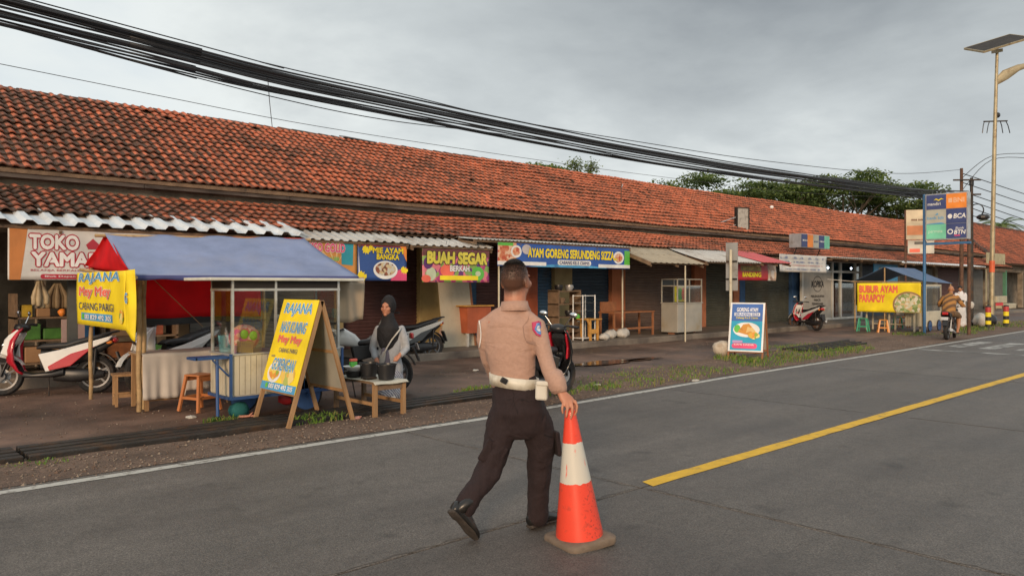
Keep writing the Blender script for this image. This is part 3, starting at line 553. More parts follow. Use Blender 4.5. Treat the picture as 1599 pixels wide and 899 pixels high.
# ================================================================ BANNERS
def banner(name, label, cat, org, wd, h, m, rotz=0., wave=.012, frame=None, seed=0, group=None, solid=.004):
    o = thing(name, label, cat, org, rotz, group)
    f = (lambda x, z: wave*(sin(x*5+seed)+.6*sin(x*11+z*6+seed*2)+.5*sin(z*9+seed)))
    b = MB(); b.grid(lambda u, v: (u*wd, f(u*wd, v*h), v*h), max(4, int(wd*14)), max(4, int(h*14))); b.build('cloth', m, o, smooth=180, solid=solid)
    _warp[o.name] = f
    return o, f
def patch(o, f, poly, m, y=-.0035, name='print'):
    # flat print following the cloth: polygon split into a fan of strips
    xs = [p[0] for p in poly]; zs = [p[1] for p in poly]
    bm = bmesh.new(); vs = [bm.verts.new((x, 0, z)) for x, z in poly]; fc = bm.faces.new(vs); bmesh.ops.triangulate(bm, faces=bm.faces[:])
    for _ in range(2 if f else 0): bmesh.ops.subdivide_edges(bm, edges=[e for e in bm.edges if e.calc_length() > .12], cuts=2, use_grid_fill=True)
    for v in bm.verts: v.co.y = y+(f(v.co.x, v.co.z) if f else 0)
    me = bpy.data.meshes.new(name); bm.to_mesh(me); bm.free(); me.materials.append(m); q = bpy.data.objects.new(name, me); sc.collection.objects.link(q); q.parent = o; return q
def oval(cx, cz, rx, rz, n=28, wob=0): return [(cx+rx*cos(2*pi*j/n)*(1+wob*sin(j*7.3)), cz+rz*sin(2*pi*j/n)*(1+wob*cos(j*5.1))) for j in range(n)]
def rect(a, b, c, d): return [(a, c), (b, c), (b, d), (a, d)]
def pill(a, b, c, d): r = (d-c)/2; return [(a+r+r*cos(t), c+r+r*sin(t)) for t in [pi/2+pi*i/8 for i in range(9)]]+[(b-r+r*cos(t), c+r+r*sin(t)) for t in [-pi/2+pi*i/8 for i in range(9)]]
def star(cx, cz, r, k=9): return [(cx+r*(1 if i % 2 else .5)*cos(pi*i/k), cz+r*(1 if i % 2 else .5)*sin(pi*i/k)) for i in range(2*k)]
def foodmat(name, cols, scale=14):
    m = bpy.data.materials.new(name); m.use_nodes = True; t = m.node_tree; n = t.nodes; l = t.links; p = n['Principled BSDF']; p.inputs['Roughness'].default_value = .6
    c = n.new('ShaderNodeTexCoord'); v = n.new('ShaderNodeTexVoronoi'); v.inputs['Scale'].default_value = scale; l.new(c.outputs['Object'], v.inputs[0])
    r = n.new('ShaderNodeValToRGB'); r.color_ramp.interpolation = 'CONSTANT'; s = n.new('ShaderNodeSeparateColor'); l.new(v.outputs['Color'], s.inputs[0]); l.new(s.outputs[0], r.inputs[0])
    for i, q in enumerate(cols):
        e = r.color_ramp.elements[i] if i < 2 else r.color_ramp.elements.new(.5); e.color = (*q, 1)
    for i, e in enumerate(r.color_ramp.elements): e.position = i/len(cols)
    l.new(r.outputs[0], p.inputs['Base Color']); return m
F_noodle = foodmat('printed_noodles', [(.55, .36, .22), (.30, .10, .05), (.62, .5, .3), (.18, .07, .04), (.6, .58, .5)], 16)
F_rice = foodmat('printed_rice', [(.8, .6, .1), (.7, .42, .06), (.3, .42, .06), (.75, .3, .05), (.85, .75, .3)], 16)
F_por = foodmat('printed_porridge', [(.62, .6, .42), (.35, .42, .18), (.7, .65, .5), (.22, .3, .1), (.62, .45, .22)], 11)
F_chk = foodmat('printed_chicken', [(.6, .2, .1), (.7, .35, .2), (.5, .1, .05), (.75, .5, .35)], 14)
F_fruit = foodmat('printed_fruit', [(.45, .05, .2), (.15, .04, .2), (.7, .2, .25), (.25, .4, .1)], 8)
F_face = foodmat('printed_photo', [(.6, .45, .33), (.3, .2, .15), (.65, .6, .55), (.45, .32, .25)], 5)
def scribble(o, f, x0, x1, z0, z1, m, n, seed=1):      # a line of print too blurred to read
    R = random.Random(seed); b = MB(); x = x0
    while x < x1:
        w_ = R.uniform(.5, 1.3)*(z1-z0)*.55
        if R.random() < .84:
            yy = -.006+(f(x, z0) if f else 0); b.quad((x, yy, z0), (x+w_*.8, yy, z0), (x+w_*.8, yy, z1-(z1-z0)*R.choice((0, 0, .25))), (x, yy, z1))
        x += w_
    q = b.build('lettering', m, o); q['kind'] = 'stuff'; return q
# grocery
x0 = XY(12, 13.6); kx = lambda px: XY(px, 13.6)-x0; o, f = banner('shop_banner', 'white and orange grocery banner with bold white letters outlined in dark red', 'banner', (x0, 13.6, 1.70), 2.85, .82, paint('banner_white', (.62, .61, .58), rough=.65), wave=.006)
b = [(0.02, .0), (kx(32), .0), (kx(22), .2), (kx(17), .42), (kx(24), .62), (kx(44), .82), (.02, .82)]; patch(o, f, b, paint('banner_orange', (.55, .21, .06), rough=.65))
dr_ = (paint('maroon_print', (.42, .03, .05)), .055)
kx = lambda px: XY(px, 13.6)-x0
text('TOKO', o, kx(47), kx(122), .48, .69, K['white'], -.010, .035, outline=dr_); text('YAMAE', o, kx(50), kx(152), .22, .42, K['white'], -.010, .035, outline=dr_)
text('BELANJA BERKAH, HARGA MURAH', o, kx(48), kx(190), .125, .165, paint('maroon_print', (0, 0, 0)), -.009)
patch(o, f, pill(kx(63), kx(180), .015, .09), paint('maroon_print', (0, 0, 0)), -.008); text('Blok Depan Pasar Parigi', o, kx(70), kx(165), .035, .07, K['white'], -.013)
patch(o, f, [(kx(134)+a, b_) for a, b_ in ((0, .56), (.1, .66), (.2, .56), (.17, .56), (.17, .49), (.03, .49), (.03, .56))], paint('maroon_print', (0, 0, 0)), -.009)
# noodles
x0 = XY(462, 13.55); x1 = XY(558, 13.55); o, f = banner('shop_banner', 'orange comic style meatball banner with pink lettering', 'banner', (x0, 13.56, 1.74), x1-x0, .77, paint('banner_comic_orange', (.60, .26, .06)), wave=.006, seed=2)
W_ = x1-x0; patch(o, f, [(W_-.36, .77), (W_-.08, .77), (W_-.1, .28), (W_-.36, .30)], paint('banner_teal', (.03, .30, .38)), -.007)
for i in range(9): a = i*.33-.2; patch(o, f, [(.85, .25), (.85+.75*cos(a), .25+.5*sin(a)), (.85+.75*cos(a+.09), .25+.5*sin(a+.09))] if .85+.75*cos(a) < W_ and .25+.5*sin(a) > 0 else rect(.5, .52, .1, .12), paint('banner_pale_ray', (.72, .48, .2)), -.006)
text('BAKSO GOLID', o, .10, W_-.28, .54, .70, K['pink'], -.014, .03, outline=(K['white'], .03)); text('Goyang Lidah', o, .55, W_-.42, .34, .46, K['green'], -.012, .01, outline=(K['cream'], .02))
patch(o, f, oval(.75, .14, .28, .13), K['white'], -.009); patch(o, f, oval(.75, .15, .24, .10), F_noodle, -.012)
x0 = XY(558.6, 13.55); x1 = XY(635, 13.55); W_ = x1-x0; o, f = banner('shop_banner', 'blue noodle banner with a bowl of noodles and yellow lettering', 'banner', (x0, 13.56, 1.72), W_, .78, paint('banner_deep_blue', (.035, .09, .30)), wave=.006, seed=4)
patch(o, f, rect(0, W_, .70, .78), paint('banner_dark_red', (.28, .03, .04)), -.005); patch(o, f, [(W_*.82, .0), (W_, .0), (W_, .28), (W_*.76, .2), (W_*.66, 0)], K['pink'], -.0055); patch(o, f, [(W_*.86, .72), (W_, .4), (W_, .72)], K['orange'], -.0056)
patch(o, f, [(.02, .02), (.06, .02), (.02, .6)], K['white'], -.006); patch(o, f, star(.2, .62, .1), K['yellow'], -.0065); patch(o, f, star(.32, .66, .07), K['yellow'], -.0075); patch(o, f, star(W_*.95, .22, .09), K['yellow'], -.008); patch(o, f, star(.1, .09, .11), K['yellow'], -.0075)
patch(o, f, oval(W_*.56, .22, .30, .19), K['white'], -.009); patch(o, f, oval(W_*.56, .24, .25, .14), F_noodle, -.012)
text('MIE AYAM', o, W_*.30, W_*.92, .57, .68, K['yellow'], -.012, .03, outline=(K['black'], .02)); text('BANGKA', o, W_*.38, W_*.84, .44, .55, K['yellow'], -.012, .03, outline=(K['black'], .02))
# fruit juice
x0 = XY(659, 13.5); x1 = XY(764, 13.5); W_ = x1-x0; o, f = banner('shop_banner', 'colourful fruit banner with big yellow bubble letters', 'banner', (x0, 13.5, 1.69), W_, .73, F_fruit, wave=.008, seed=5)
patch(o, f, rect(0, W_, .58, .73), paint('banner_brown', (.16, .05, .05)), -.005); patch(o, f, oval(.24, .18, .14, .15), paint('print_pale_green', (.55, .62, .42)), -.007); patch(o, f, oval(W_*.82, .2, .19, .16), K['green'], -.007); patch(o, f, oval(W_*.82, .2, .08, .06), paint('print_pale_green', (0, 0, 0)), -.009); patch(o, f, oval(W_*.36, .26, .2, .14), K['lred'], -.008); patch(o, f, oval(.16, .42, .13, .13), paint('print_plum', (.12, .03, .16)), -.008); patch(o, f, oval(.1, .08, .13, .08), K['lred'], -.009)
text('BUAH SEGAR', o, .14, W_-.08, .42, .66, paint('print_bubble_yellow', (.68, .6, .08)), -.016, .05, outline=(K['black'], .04), tilt=-.0); text('BERKAH', o, W_*.40, W_*.68, .25, .37, K['white'], -.016, .02, outline=(paint('print_grey', (.25, .25, .3)), .03))
patch(o, f, rect(W_*.25, W_*.82, .05, .15), K['yellow'], -.010); scribble(o, f, W_*.27, W_*.8, .075, .125, K['black'], 20, 3)
# fried chicken
x0 = XY(778, 13.5); x1 = XY(984, 13.5); W_ = x1-x0; o, f = banner('shop_banner', 'long blue fried chicken banner hung between two poles', 'banner', (x0, 13.52, 2.08), W_, .56, paint('banner_blue', (.03, .10, .38)), wave=.006, seed=7)
patch(o, f, rect(0, W_*.12, .12, .56), F_chk, -.005); patch(o, f, rect(0, W_*.1, .49, .56), K['green'], -.0065); patch(o, f, oval(W_*.12, .36, .17, .15), K['white'], -.007); patch(o, f, oval(W_*.12, .36, .12, .10), F_chk, -.010); patch(o, f, oval(W_*.19, .42, .16, .12), paint('print_plate_grey', (.55, .5, .5)), -.008)
patch(o, f, oval(W_*.90, .3, .22, .17), K['white'], -.007); patch(o, f, oval(W_*.90, .3, .16, .12), F_chk, -.010); patch(o, f, rect(W_*.95, W_, .1, .5), K['green'], -.006); patch(o, f, [(W_*.2, 0), (W_*.5, .12), (W_*.8, .02), (W_*.8, 0)], K['lblue'], -.005)
text('AYAM GORENG SERUNDENG SIZZA...', o, W_*.20, W_*.885, .24, .45, K['yellow'], -.012, .035, outline=(K['navy'], .02))
patch(o, f, pill(W_*.41, W_*.67, .06, .19), K['white'], -.008); text('CABANG KE-3 CIAMIS', o, W_*.425, W_*.655, .085, .165, K['navy'], -.014, .02)
patch(o, f, rect(0, W_*.33, .03, .12), K['white'], -.009); scribble(o, f, .05, W_*.32, .05, .1, K['navy'], 9, 4); patch(o, f, rect(W_*.73, W_, .02, .11), K['white'], -.009); scribble(o, f, W_*.74, W_*.99, .04, .09, K['navy'], 9, 5)
# fish
x0 = XY(1148, 13.4); x1 = XY(1212, 13.4); W_ = x1-x0; o, f = banner('shop_banner', 'red banner with yellow lettering under the red awning', 'banner', (x0, 13.42, 1.80), W_, .56, paint('banner_red', (.48, .03, .05)), wave=.015, seed=9)
patch(o, f, rect(W_*.12, W_*.62, .30, .5), paint('banner_olive', (.22, .17, .05)), -.006); patch(o, f, rect(W_*.8, W_, .0, .56), F_face, -.006); text('BANDENG', o, W_*.16, W_*.60, .12, .26, K['yellow'], -.016, .03, outline=(K['green'], .02)); scribble(o, f, W_*.16, W_*.6, .34, .44, paint('print_dim_yellow', (.4, .33, .08)), 9, 2)
# white sheet over the blue pillar
x0 = XY(1217, 13.55); x1 = XY(1291, 13.55); W_ = x1-x0; o, f = banner('shop_banner', 'crumpled white banner with faint grey blue print beside the glass doors', 'banner', (x0, 13.57, 2.12), W_, .63, paint('banner_grey_white', (.58, .58, .56)), wave=.02, seed=11)
pb = paint('print_faint_blue', (.22, .25, .36)); scribble(o, f, .1, W_-.15, .47, .56, pb, 9, 6); scribble(o, f, .2, W_-.3, .33, .40, pb, 9, 7); scribble(o, f, .2, W_-.3, .22, .27, paint('print_faint_red', (.5, .3, .28)), 9, 8); scribble(o, f, .5, W_-.5, .08, .13, pb, 9, 9)
# striped light box
q = XY(1252, 13.75); W_ = 2.3; o = thing('light_box', 'striped bank light box fixed at the edge of the lower roof', 'sign', (q, 13.75, 3.06)); MB().bx(0, W_, .02, .5, 0, .52).build('case', K['steel'], o)
for i, m in enumerate((K['navy'], K['orange'], paint('sign_beige', (.45, .45, .38)), K['navy'], K['mint'])): MB().bx(W_*i/5+.01, W_*(i+1)/5-.01, -.0, .018, .02, .50).build('panel', m, o)
for x in (.2, 2.1): MB().tube([(x, .3, 0), (x, .45, -.35)], .02).build('bracket', K['iron'], o)
scribble(o, None, .06, .4, .24, .3, K['white'], 9, 3); scribble(o, None, 1.44, 1.8, .24, .3, K['white'], 9, 4); scribble(o, None, .98, 1.3, .22, .28, K['navy'], 9, 5)
# framed box on the roof
q = PY(1160, 341, 15.9); o = thing('roof_sign', 'small grey framed board standing on the roof tiles', 'sign', (q.x, 15.9, q.z-.46), rad(-14)); MB().bx(-.29, .29, 0, .1, 0, .86).build('board', mat('dull_board', (.42, .40, .36), .7, dirt=(.15, .13, .11), dscale=5), o)
b = MB()
for a in ((-.33, -.29, 0), (.29, .33, 0)): MB().bx(a[0], a[1], -.03, .12, -.04, .9).build('frame', K['iron'], o)
MB().bx(-.29, .29, -.03, .12, .86, .9).build('frame', K['iron'], o); MB().bx(-.29, .29, -.03, .12, -.04, 0).build('frame', K['iron'], o); MB().tube([(-.3, .05, .5), (-1.5, .3, .1)], .02).build('stay', K['steel'], o); MB().tube([(-.3, .05, .2), (-.9, .2, .05)], .02).build('stay', K['steel'], o)
for x in (-.3, .3): MB().tube([(x, .05, -.04), (x, .1, -.4)], .02).build('leg', K['iron'], o)
q = PY(970, 330, 17.0); o = thing('aerial', 'slim rusty aerial pole standing on the roof', 'aerial', (q.x, 17.0, q.z)); MB().tube([(0, 0, -.1), (0, 0, 1.05)], .018).build('mast', K['rust'], o); MB().beam((-.25, 0, 1.0), (.25, 0, 1.0), .02).build('boom', K['rust'], o); MB().tube([(.0, 0, .8), (.1, 0, .95)], .014).build('strut', K['steel'], o)
q = PY(1205, 322, 18.2); o = thing('aerial', 'small pale aerial near the ridge beyond the framed board', 'aerial', (q.x, 18.2, q.z-.9)); MB().tube([(0, 0, 0), (0, 0, .8)], .02).build('mast', K['rust'], o); MB().ell((0, 0, .85), (.09, .09, .08), 10).build('cap', K['white'], o)
# ================================================================ RAJANA FOOD CART
X0, X1, Y0, Y1 = 3.78, 5.24, 9.05, 9.69; ZB, ZM, ZT, ZR = .24, .77, 1.56, 1.70
m_bf = mat('blue_painted_steel', (.035, .09, .24), .45, .2, .12, 8, dirt=(.1, .06, .04), dscale=7, dlo=.6, dhi=.8)
m_cp = mat('cream_ribbed_panel', (.55, .50, .38), .5, 0, .08, 5, dirt=(.3, .25, .18), dscale=2, dlo=.52, dhi=.8)
cart = thing('food_cart', 'cream and glass food cart with a blue steel frame behind the yellow sandwich board', 'food cart', (X0, Y0, 0)); Wd, Dp = X1-X0, Y1-Y0
def ribpanel(b, ax, L, off, z0, z1, p=.07):
    n = int(L/p)
    for i in range(n):
        a, c = L*i/n+.004, L*(i+1)/n-.004
        if ax: b.bx(a, c, off-.012, off, z0, z1)
        else: b.bx(off-.012, off, a, c, z0, z1)
b = MB(); b.bx(0, Wd, 0, Dp, ZB+.03, ZM); b.build('body', m_cp, cart)
b = MB(); ribpanel(b, 1, Wd-.04, 0, ZB+.05, ZM-.01); b.v = [(x+.02, y, z) for x, y, z in b.v]; b.build('front_cladding', m_cp, cart)
b = MB(); ribpanel(b, 0, Dp-.04, 0, ZB+.05, ZM-.01); b.v = [(x, y+.02, z) for x, y, z in b.v]; b.build('side_cladding', m_cp, cart)
b = MB()
for y in (-.03, Dp): b.bx(-.03, Wd+.03, y-.015, y+.025, ZB, ZB+.035)
for x in (-.03, Wd): b.bx(x-.012, x+.02, 0, Dp-.02, ZB+.001, ZB+.034)
for x in (-.035, Wd+.005): b.bx(x, x+.03, -.04, -.012, ZB+.036, ZM+.02)
b.build('chassis', m_bf, cart)
b = MB(); b.bx(-.02, Wd+.02, -.02, Dp+.02, ZM+.001, ZM+.02); b.build('counter', K['steel'], cart)
b = MB()
for x in (0, .62*0+.55, Wd-.03):
    for y in (0, Dp-.03):
        if x == .55 and y: continue
        MB().bx(x, x+.03, y, y+.03, ZM+.02, ZR-.02).build('post', K['alu'], cart)
for z in (ZT-.015, ): b.bx(-.005, Wd+.005, -.004, .028, z, z+.03); b.bx(-.005, Wd+.005, Dp-.028, Dp+.004, z, z+.03); b.bx(-.004, .026, .03, Dp-.03, z+.001, z+.029); b.bx(Wd-.026, Wd+.004, .03, Dp-.03, z+.001, z+.029)
b.build('top_rail', K['alu'], cart)
for nm, (a, c, d, e) in dict(front=(.03, .55, .012, .016), mid=(.58, Wd-.03, .012, .016)).items(): MB().bx(a, c, d, e, ZM+.02, ZT-.016).build('glass_pane', K['glass'], cart)
MB().bx(.012, .016, .03, Dp-.03, ZM+.02, ZT-.016).build('glass_pane', K['glass'], cart); MB().bx(Wd-.018, Wd-.014, .03, Dp-.03, ZM+.02, ZT-.016).build('glass_pane', K['glass'], cart)
MB().bx(-.002, Wd+.002, .004, .02, ZT+.016, ZR-.03).build('header_panel', mat('smoked_panel', (.03, .026, .024), .5, spec=.2), cart); MB().bx(.004, .02, .03, Dp-.03, ZT+.016, ZR-.03).build('header_panel', mat('smoked_panel', (0, 0, 0)), cart)
b = MB(); b.bx(-.3, Wd+.32, -.10, Dp+.1, ZR-.03, ZR+.006); b.build('roof', mat('pale_cart_roof', (.62, .62, .55), .5), cart, bevel=.008)
MB().bx(.56, Wd-.03, .06, Dp-.06, 1.16, 1.175).build('shelf', K['glass'], cart)
def spoked(b, r, n=18):
    b.m(0).lathe([(r-.02, -.018), (r, -.012), (r, .012), (r-.02, .018), (r-.03, 0)], 36)
    b.m(1).lathe([(r-.032, -.012), (r-.024, -.012), (r-.024, .012), (r-.032, .012)], 36)
    for i in range(n): a = 2*pi*i/n; b.m(2).tube([(.02*cos(a+.5), .02*sin(a+.5), 0), ((r-.03)*cos(a), (r-.03)*sin(a), 0)], .0016, 4)
    b.m(1).lathe([(.022, -.05), (.022, .05)], 10)
for xx, rr in ((.98, .215), (.34, .2)):
    b = MB(); spoked(b, rr); o = b.build('wheel', [K['tyre'], m_bf, K['steel']], cart, smooth=40, loc=(xx, .0 if xx > .5 else .45, rr), rot=(pi/2, 0, 0))
MB().beam((.98, .03, .21), (.98, Dp-.03, .21), .03).build('axle', K['iron'], cart)
b = MB(); b.beam((-.42, .02, ZM-.02), (0, .02, ZM-.02), .03, .03); b.beam((-.42, .25, ZM-.02), (0, .25, ZM-.02), .03, .03); b.beam((-.42, .005, ZM-.02), (-.42, .265, ZM-.02), .03, .03); b.bx(-.40, -.02, .04, .24, ZM-.012, ZM-.004); b.beam((-.22, .03, ZM-.04), (-.02, .03, .52), .018); b.build('fold_out_shelf', m_bf, cart)
MB().tube([(-.16, .04, ZM-.04), (-.16, .02, .03)], .02).build('prop_leg', m_bf, cart); MB().box((-.16, .02, .03), (.10, .12, .06)).build('foot', K['dark'], cart, bevel=.015)
# things inside the cart
c = V((X0, Y0, ZM+.02))
o = thing('snack_bag', 'pink and orange plastic bag of crackers with green leaf shapes inside the glass cart', 'bag', c+V((.25, .22, 0)))
b = MB(); b.ell((0, 0, .17), (.20, .12, .17), 18); q = b.build('bag', foodmat('cracker_bag', [(.75, .16, .16), (.82, .35, .25), (.7, .1, .25), (.85, .5, .4)], 20), o, smooth=180); q.scale = (1, 1, 1)
b = MB()
for a in (.6, 2.2, 4.6): b.ell((.08*cos(a), -.115, .16+.075*sin(a)), (.055 if a < 4 else .04, .02, .06), 10)
b.build('leaf_print', paint('lime_print', (.3, .65, .04)), o, smooth=180)
def tub(label, at, r, h, m, nm='plastic_tub', cat='tub', g=None): o = MB().lathe([(r*.85, 0), (r, h), (r*.93, h), (r*.8, .02)], 20).build(nm, m, smooth=50, loc=at); return tag(o, label, cat, g)
tub('light blue plastic tub beside the cracker bag in the cart', c+V((.12, .42, 0)), .11, .2, paint('sky_tub', (.2, .5, .55))); tub('teal tub on the shelf of the glass cart behind the yellow sandwich board', V((X0+1.3, Y0+.3, 1.176)), .07, .12, paint('teal_tub', (.02, .25, .25)))
tag(MB().lathe([(.03, 0), (.035, .09)], 12).build('pink_cup', paint('pink_cup_plastic', (.55, .25, .35)), loc=c+V((.09, .12, 0))), 'small pink cup in the corner of the glass cart', 'cup')
tag(MB().box((0, 0, .07), (.16, .12, .14)).build('snack_box', paint('brown_card', (.35, .2, .1)), loc=c+V((.20, .08, 0)), bevel=.004), 'small brown box low in the glass cart', 'box')
for i in range(3): tag(MB().ell((0, 0, .035), (.05, .045, .035), 10).build('white_bundle', K['sack'], loc=V((X0+.68+.08*i, Y0+.2+.05*(i % 2), 1.176))), ('white wrapped bundle on the cart shelf nearest the cracker bag', 'middle white wrapped bundle on the cart shelf', 'white wrapped bundle on the cart shelf nearest the teal tub')[i], 'food parcel', 'wrapped food on the cart shelf')
o = thing('hanging_cloth', 'beige cloth sheet hanging at the far end of the food cart', 'cloth', (X1+.12, Y0+.25, 0)); MB().grid(lambda u, v: (.40*u, .03*sin(u*9+v*2), 1.12+.56*v-.02*sin(u*5)*(1-v)), 14, 8).build('sheet', paint('beige_cloth', (.36, .29, .21), rough=.8), o, smooth=180, solid=.004)
o = thing('teal_bundle', 'teal cloth bundle lying on the ground under the food cart', 'cloth', (X0+.18, Y0+.2, 0)); MB().ell((0, 0, .08), (.13, .1, .1), 12).build('cloth', paint('teal_cloth', (.015, .13, .13), rough=.85), o, smooth=180, disp=.05)
o = thing('red_bundle', 'red plastic bundle behind the cart wheel under the yellow sandwich board', 'bag', (X0+.86, Y0+.3, 0)); MB().ell((0, 0, .16), (.12, .1, .11), 12).build('bundle', paint('red_plastic', (.45, .03, .04)), o, smooth=180, disp=.06)
o = thing('sandal', 'pinkish rubber sandal on the ground under the food cart', 'sandal', (X0+.22, Y0+.02, 0), rad(-20)); MB().chain([(-.1, 0, .02, .035, .015), (0, 0, .02, .03, .015), (.1, 0, .02, .045, .013)], side=(0, 1, 0)).build('sole', paint('salmon_rubber', (.55, .25, .17)), o, smooth=180); MB().tube([(.0, -.04, .02), (.05, 0, .06), (.0, .04, .02)], .01).build('strap', paint('salmon_rubber', (0, 0, 0)), o, smooth=180)
# blue tarpaulin canopy
FL, FR = V((2.93, 9.93, 1.735)), V((5.68, 9.30, 1.74)); RL, RR = V((2.93, 11.1, 2.285)), V((5.54, 10.6, 2.32)); BL, BR = V((2.93, 12.1, 1.89)), V((5.55, 11.95, 1.95))
m_tarp = mat('blue_tarpaulin', (.20, .25, .41), .62, 0, .14, 3, .9, 3.5, dirt=(.25, .28, .40), dscale=1.3, dlo=.5, dhi=.75)
m_redc = mat('red_cloth', (.75, .010, .018), .8, 0, .25, 3, .3, 5)
can = thing('tarpaulin_canopy', 'blue tarpaulin canopy lined with red cloth over the food cart', 'canopy', (2.93, 9.93, 0)); B0 = V((2.93, 9.93, 0))
def slab4(a, b_, c_, d_, n=16, sag=.05, nz=0.):
    def fn(u, v):
        p = (a*(1-u)+b_*u)*(1-v)+(d_*(1-u)+c_*u)*v; return p-B0-V((0, 0, sag*sin(pi*v)*(.6+.4*sin(u*9))+nz*sin(u*23+v*5)*v))
    return MB().grid(fn, n*2, n)
tr_ = m_redc.node_tree; bs_ = tr_.nodes['Principled BSDF']; tl_ = tr_.nodes.new('ShaderNodeBsdfTranslucent'); tl_.inputs[0].default_value = (.8, .02, .03, 1); ms_ = tr_.nodes.new('ShaderNodeMixShader'); ms_.inputs[0].default_value = .4; tr_.links.new(bs_.outputs[0], ms_.inputs[1]); tr_.links.new(tl_.outputs[0], ms_.inputs[2]); tr_.links.new(ms_.outputs[0], tr_.nodes['Material Output'].inputs[0])
slab4(FL, FR, RR, RL, sag=.035, nz=.012).build('front_slope', m_tarp, can, smooth=180, solid=.006); slab4(BL, BR, RR, RL, sag=.05).build('rear_slope', m_redc, can, smooth=180, solid=.006)
b = MB(); b.grid(lambda u, v: tuple((FL*(1-u)+FR*u)-B0+V((-.005, -.012, -.055*v-.008*sin(u*40)*v))), 60, 2); b.build('hem', mat('navy_tarpaulin', (.05, .06, .18), .7), can, smooth=180, solid=.006)
def gable(u, v):
    p = FL*(1-u)+BL*u; top = (FL*(1-u/.54)+RL*(u/.54)) if u < .54 else (RL*(1-(u-.54)/.46)+BL*((u-.54)/.46)); q = p*(1-v)+top*v; return tuple(q-B0+V((.015+.02*sin(u*7+v*4), 0, 0)))
MB().grid(gable, 26, 8).build('gable_cloth', m_redc, can, smooth=180, solid=.004)
MB().grid(lambda u, v: (.04+2.55*u, 2.1+.03*sin(u*14)+.02*sin(u*5+v*3), 1.12+.78*v+.012*sin(u*11)*(1-v)), 50, 8).build('back_cloth', m_redc, can, smooth=180, solid=.004)
MB().grid(lambda u, v: (.04+2.55*u, 2.1+.03*sin(u*14), 1.03+.1*v+.012*sin(u*11)), 50, 2).build('black_hem', K['dark'], can, solid=.004)
rb = MB().tube([RL-B0+V((-.12, 0, -.02)), RR-B0+V((.1, 0, -.02))], .022).build('ridge_pole', K['bamboo'], can, smooth=60)
MB().tube([FL-B0+V((0, -.12, -.03)), BL-B0+V((0, .2, -.05))], .024).build('gable_pole', K['bamboo'], can, smooth=60)
MB().tube([FL-B0+V((-.05, .02, -.03)), FR-B0+V((.1, .02, -.03))], .02).build('eave_pole', K['bamboo'], can, smooth=60)
def bpost(x, y, z1, r=.032): b = MB(); pts = []; k = 7; [pts.append((x-B0.x+.008*sin(i*2), y-B0.y, z1*i/k)) for i in range(k+1)]; b.tube(pts, [r*(1.12 if i % 2 else 1) for i in range(k+1)], 10); return b.build('bamboo_post', K['bamboo'], can, smooth=50)
bpost(3.16, 10.45, 1.72); bpost(3.0, 12.05, 1.86, .026); bpost(5.5, 11.9, 1.93, .026); bpost(3.27, 10.62, 1.70, .028)
MB().tube([(.85, 2.05, 1.75), (1.45, 1.6, 1.0)], .006, 5).build('cord', K['bamboo'], can)
# yellow banner on the gable
L_ = (BL-FL).y; o, f = banner('cart_banner', 'yellow cloth banner hanging at the end of the food cart canopy', 'banner', (2.86, BL.y+.12, 1.07), L_+.1, .72, paint('banner_yellow', (.90, .68, .015), rough=.6), rotz=-pi/2, wave=.006, seed=1)
wb = f
sb = (K['white'], .028); lb = K['lblue']
text('RAJANA', o, .12, L_-.12, .56, .71, lb, -.012, .012, shear=.15, outline=sb, warp=wb); text('Mey Mey', o, .18, L_-.50, .37, .52, K['lred'], -.012, .03, outline=sb, warp=wb); text('CABANG PARIGI', o, .16, L_-.34, .21, .31, K['navy'], -.012, .0, warp=wb)
patch(o, f, rect(.26, L_-.44, .07, .17), K['lblue'], -.006); patch(o, f, oval(.36, .12, .055, .04), K['green'], -.01); text('083 829 492 305', o, .46, L_-.48, .09, .15, K['white'], -.014, .02, warp=wb)
b = MB(); b.grid(lambda u, v: (L_+.1+.19*u, .05*u*u+.012*sin(u*6+v*4)*u, -.13*u+.72*v+.16*u*v*.9), 10, 14); b.build('corner_flap', paint('banner_yellow', (0, 0, 0)), o, smooth=180, solid=.004)
patch(o, None, oval(L_-.05, .16, .09, .09), F_rice, -.012); text('G', o, L_+.11, L_+.19, .33, .45, lb, -.012, .02, outline=sb)
# table with the white cloth
tb = thing('serving_table', 'wooden trestle table at the end of the food cart', 'table', (3.2, 10.4, 0)); TW, TD = 1.15, .62
MB().bx(0, TW, 0, TD, .70, .725).build('tabletop', K['wood'], tb)
for x in (.03, TW-.05):
    for y in (.03, TD-.05): MB().bx(x, x+.045, y, y+.045, 0, .70).build('leg', K['wood'], tb)
MB().bx(.07, TW-.05, .04, .07, .12, .16).build('rail', K['wood'], tb)
clth = thing('tablecloth', 'off white cloth hanging over the front of the trestle table', 'tablecloth', (3.2, 10.4, 0))
m_cl = paint('off_white_cloth', (.50, .45, .40), rough=.85)
def clf(u, v):
    x = -.02+(TW+.04)*u; s = v*1.2
    if s < .55: return (x, TD-.03-s*1.1, .732+.003*sin(u*9))
    d = (s-.55)/.65; return (x, -.012-.02*d-.018*d*sin(u*26)-.012*d*sin(u*57), .732-d*(.58 if u < .45 else .50))
MB().grid(clf, 90, 24).build('cloth', m_cl, clth, smooth=180, solid=.004)
st_ = thing('wooden_stool', 'small rough wooden stool beside the bamboo post', 'stool', G(197, 632, 0), rad(-8))
MB().bx(-.17, .17, -.14, .14, .40, .43).build('seat', K['wood'], st_)
for x in (-.15, .12):
    for y in (-.13, .10): MB().bx(x, x+.035, y, y+.035, 0, .40).build('leg', K['wood'], st_)
    MB().bx(x+.006, x+.03, -.09, .1, .12, .15).build('rail', K['wood'], st_)
for y in (-.12, .11): MB().bx(-.115, .12, y, y+.025, .12, .16).build('rail', K['wood'], st_)
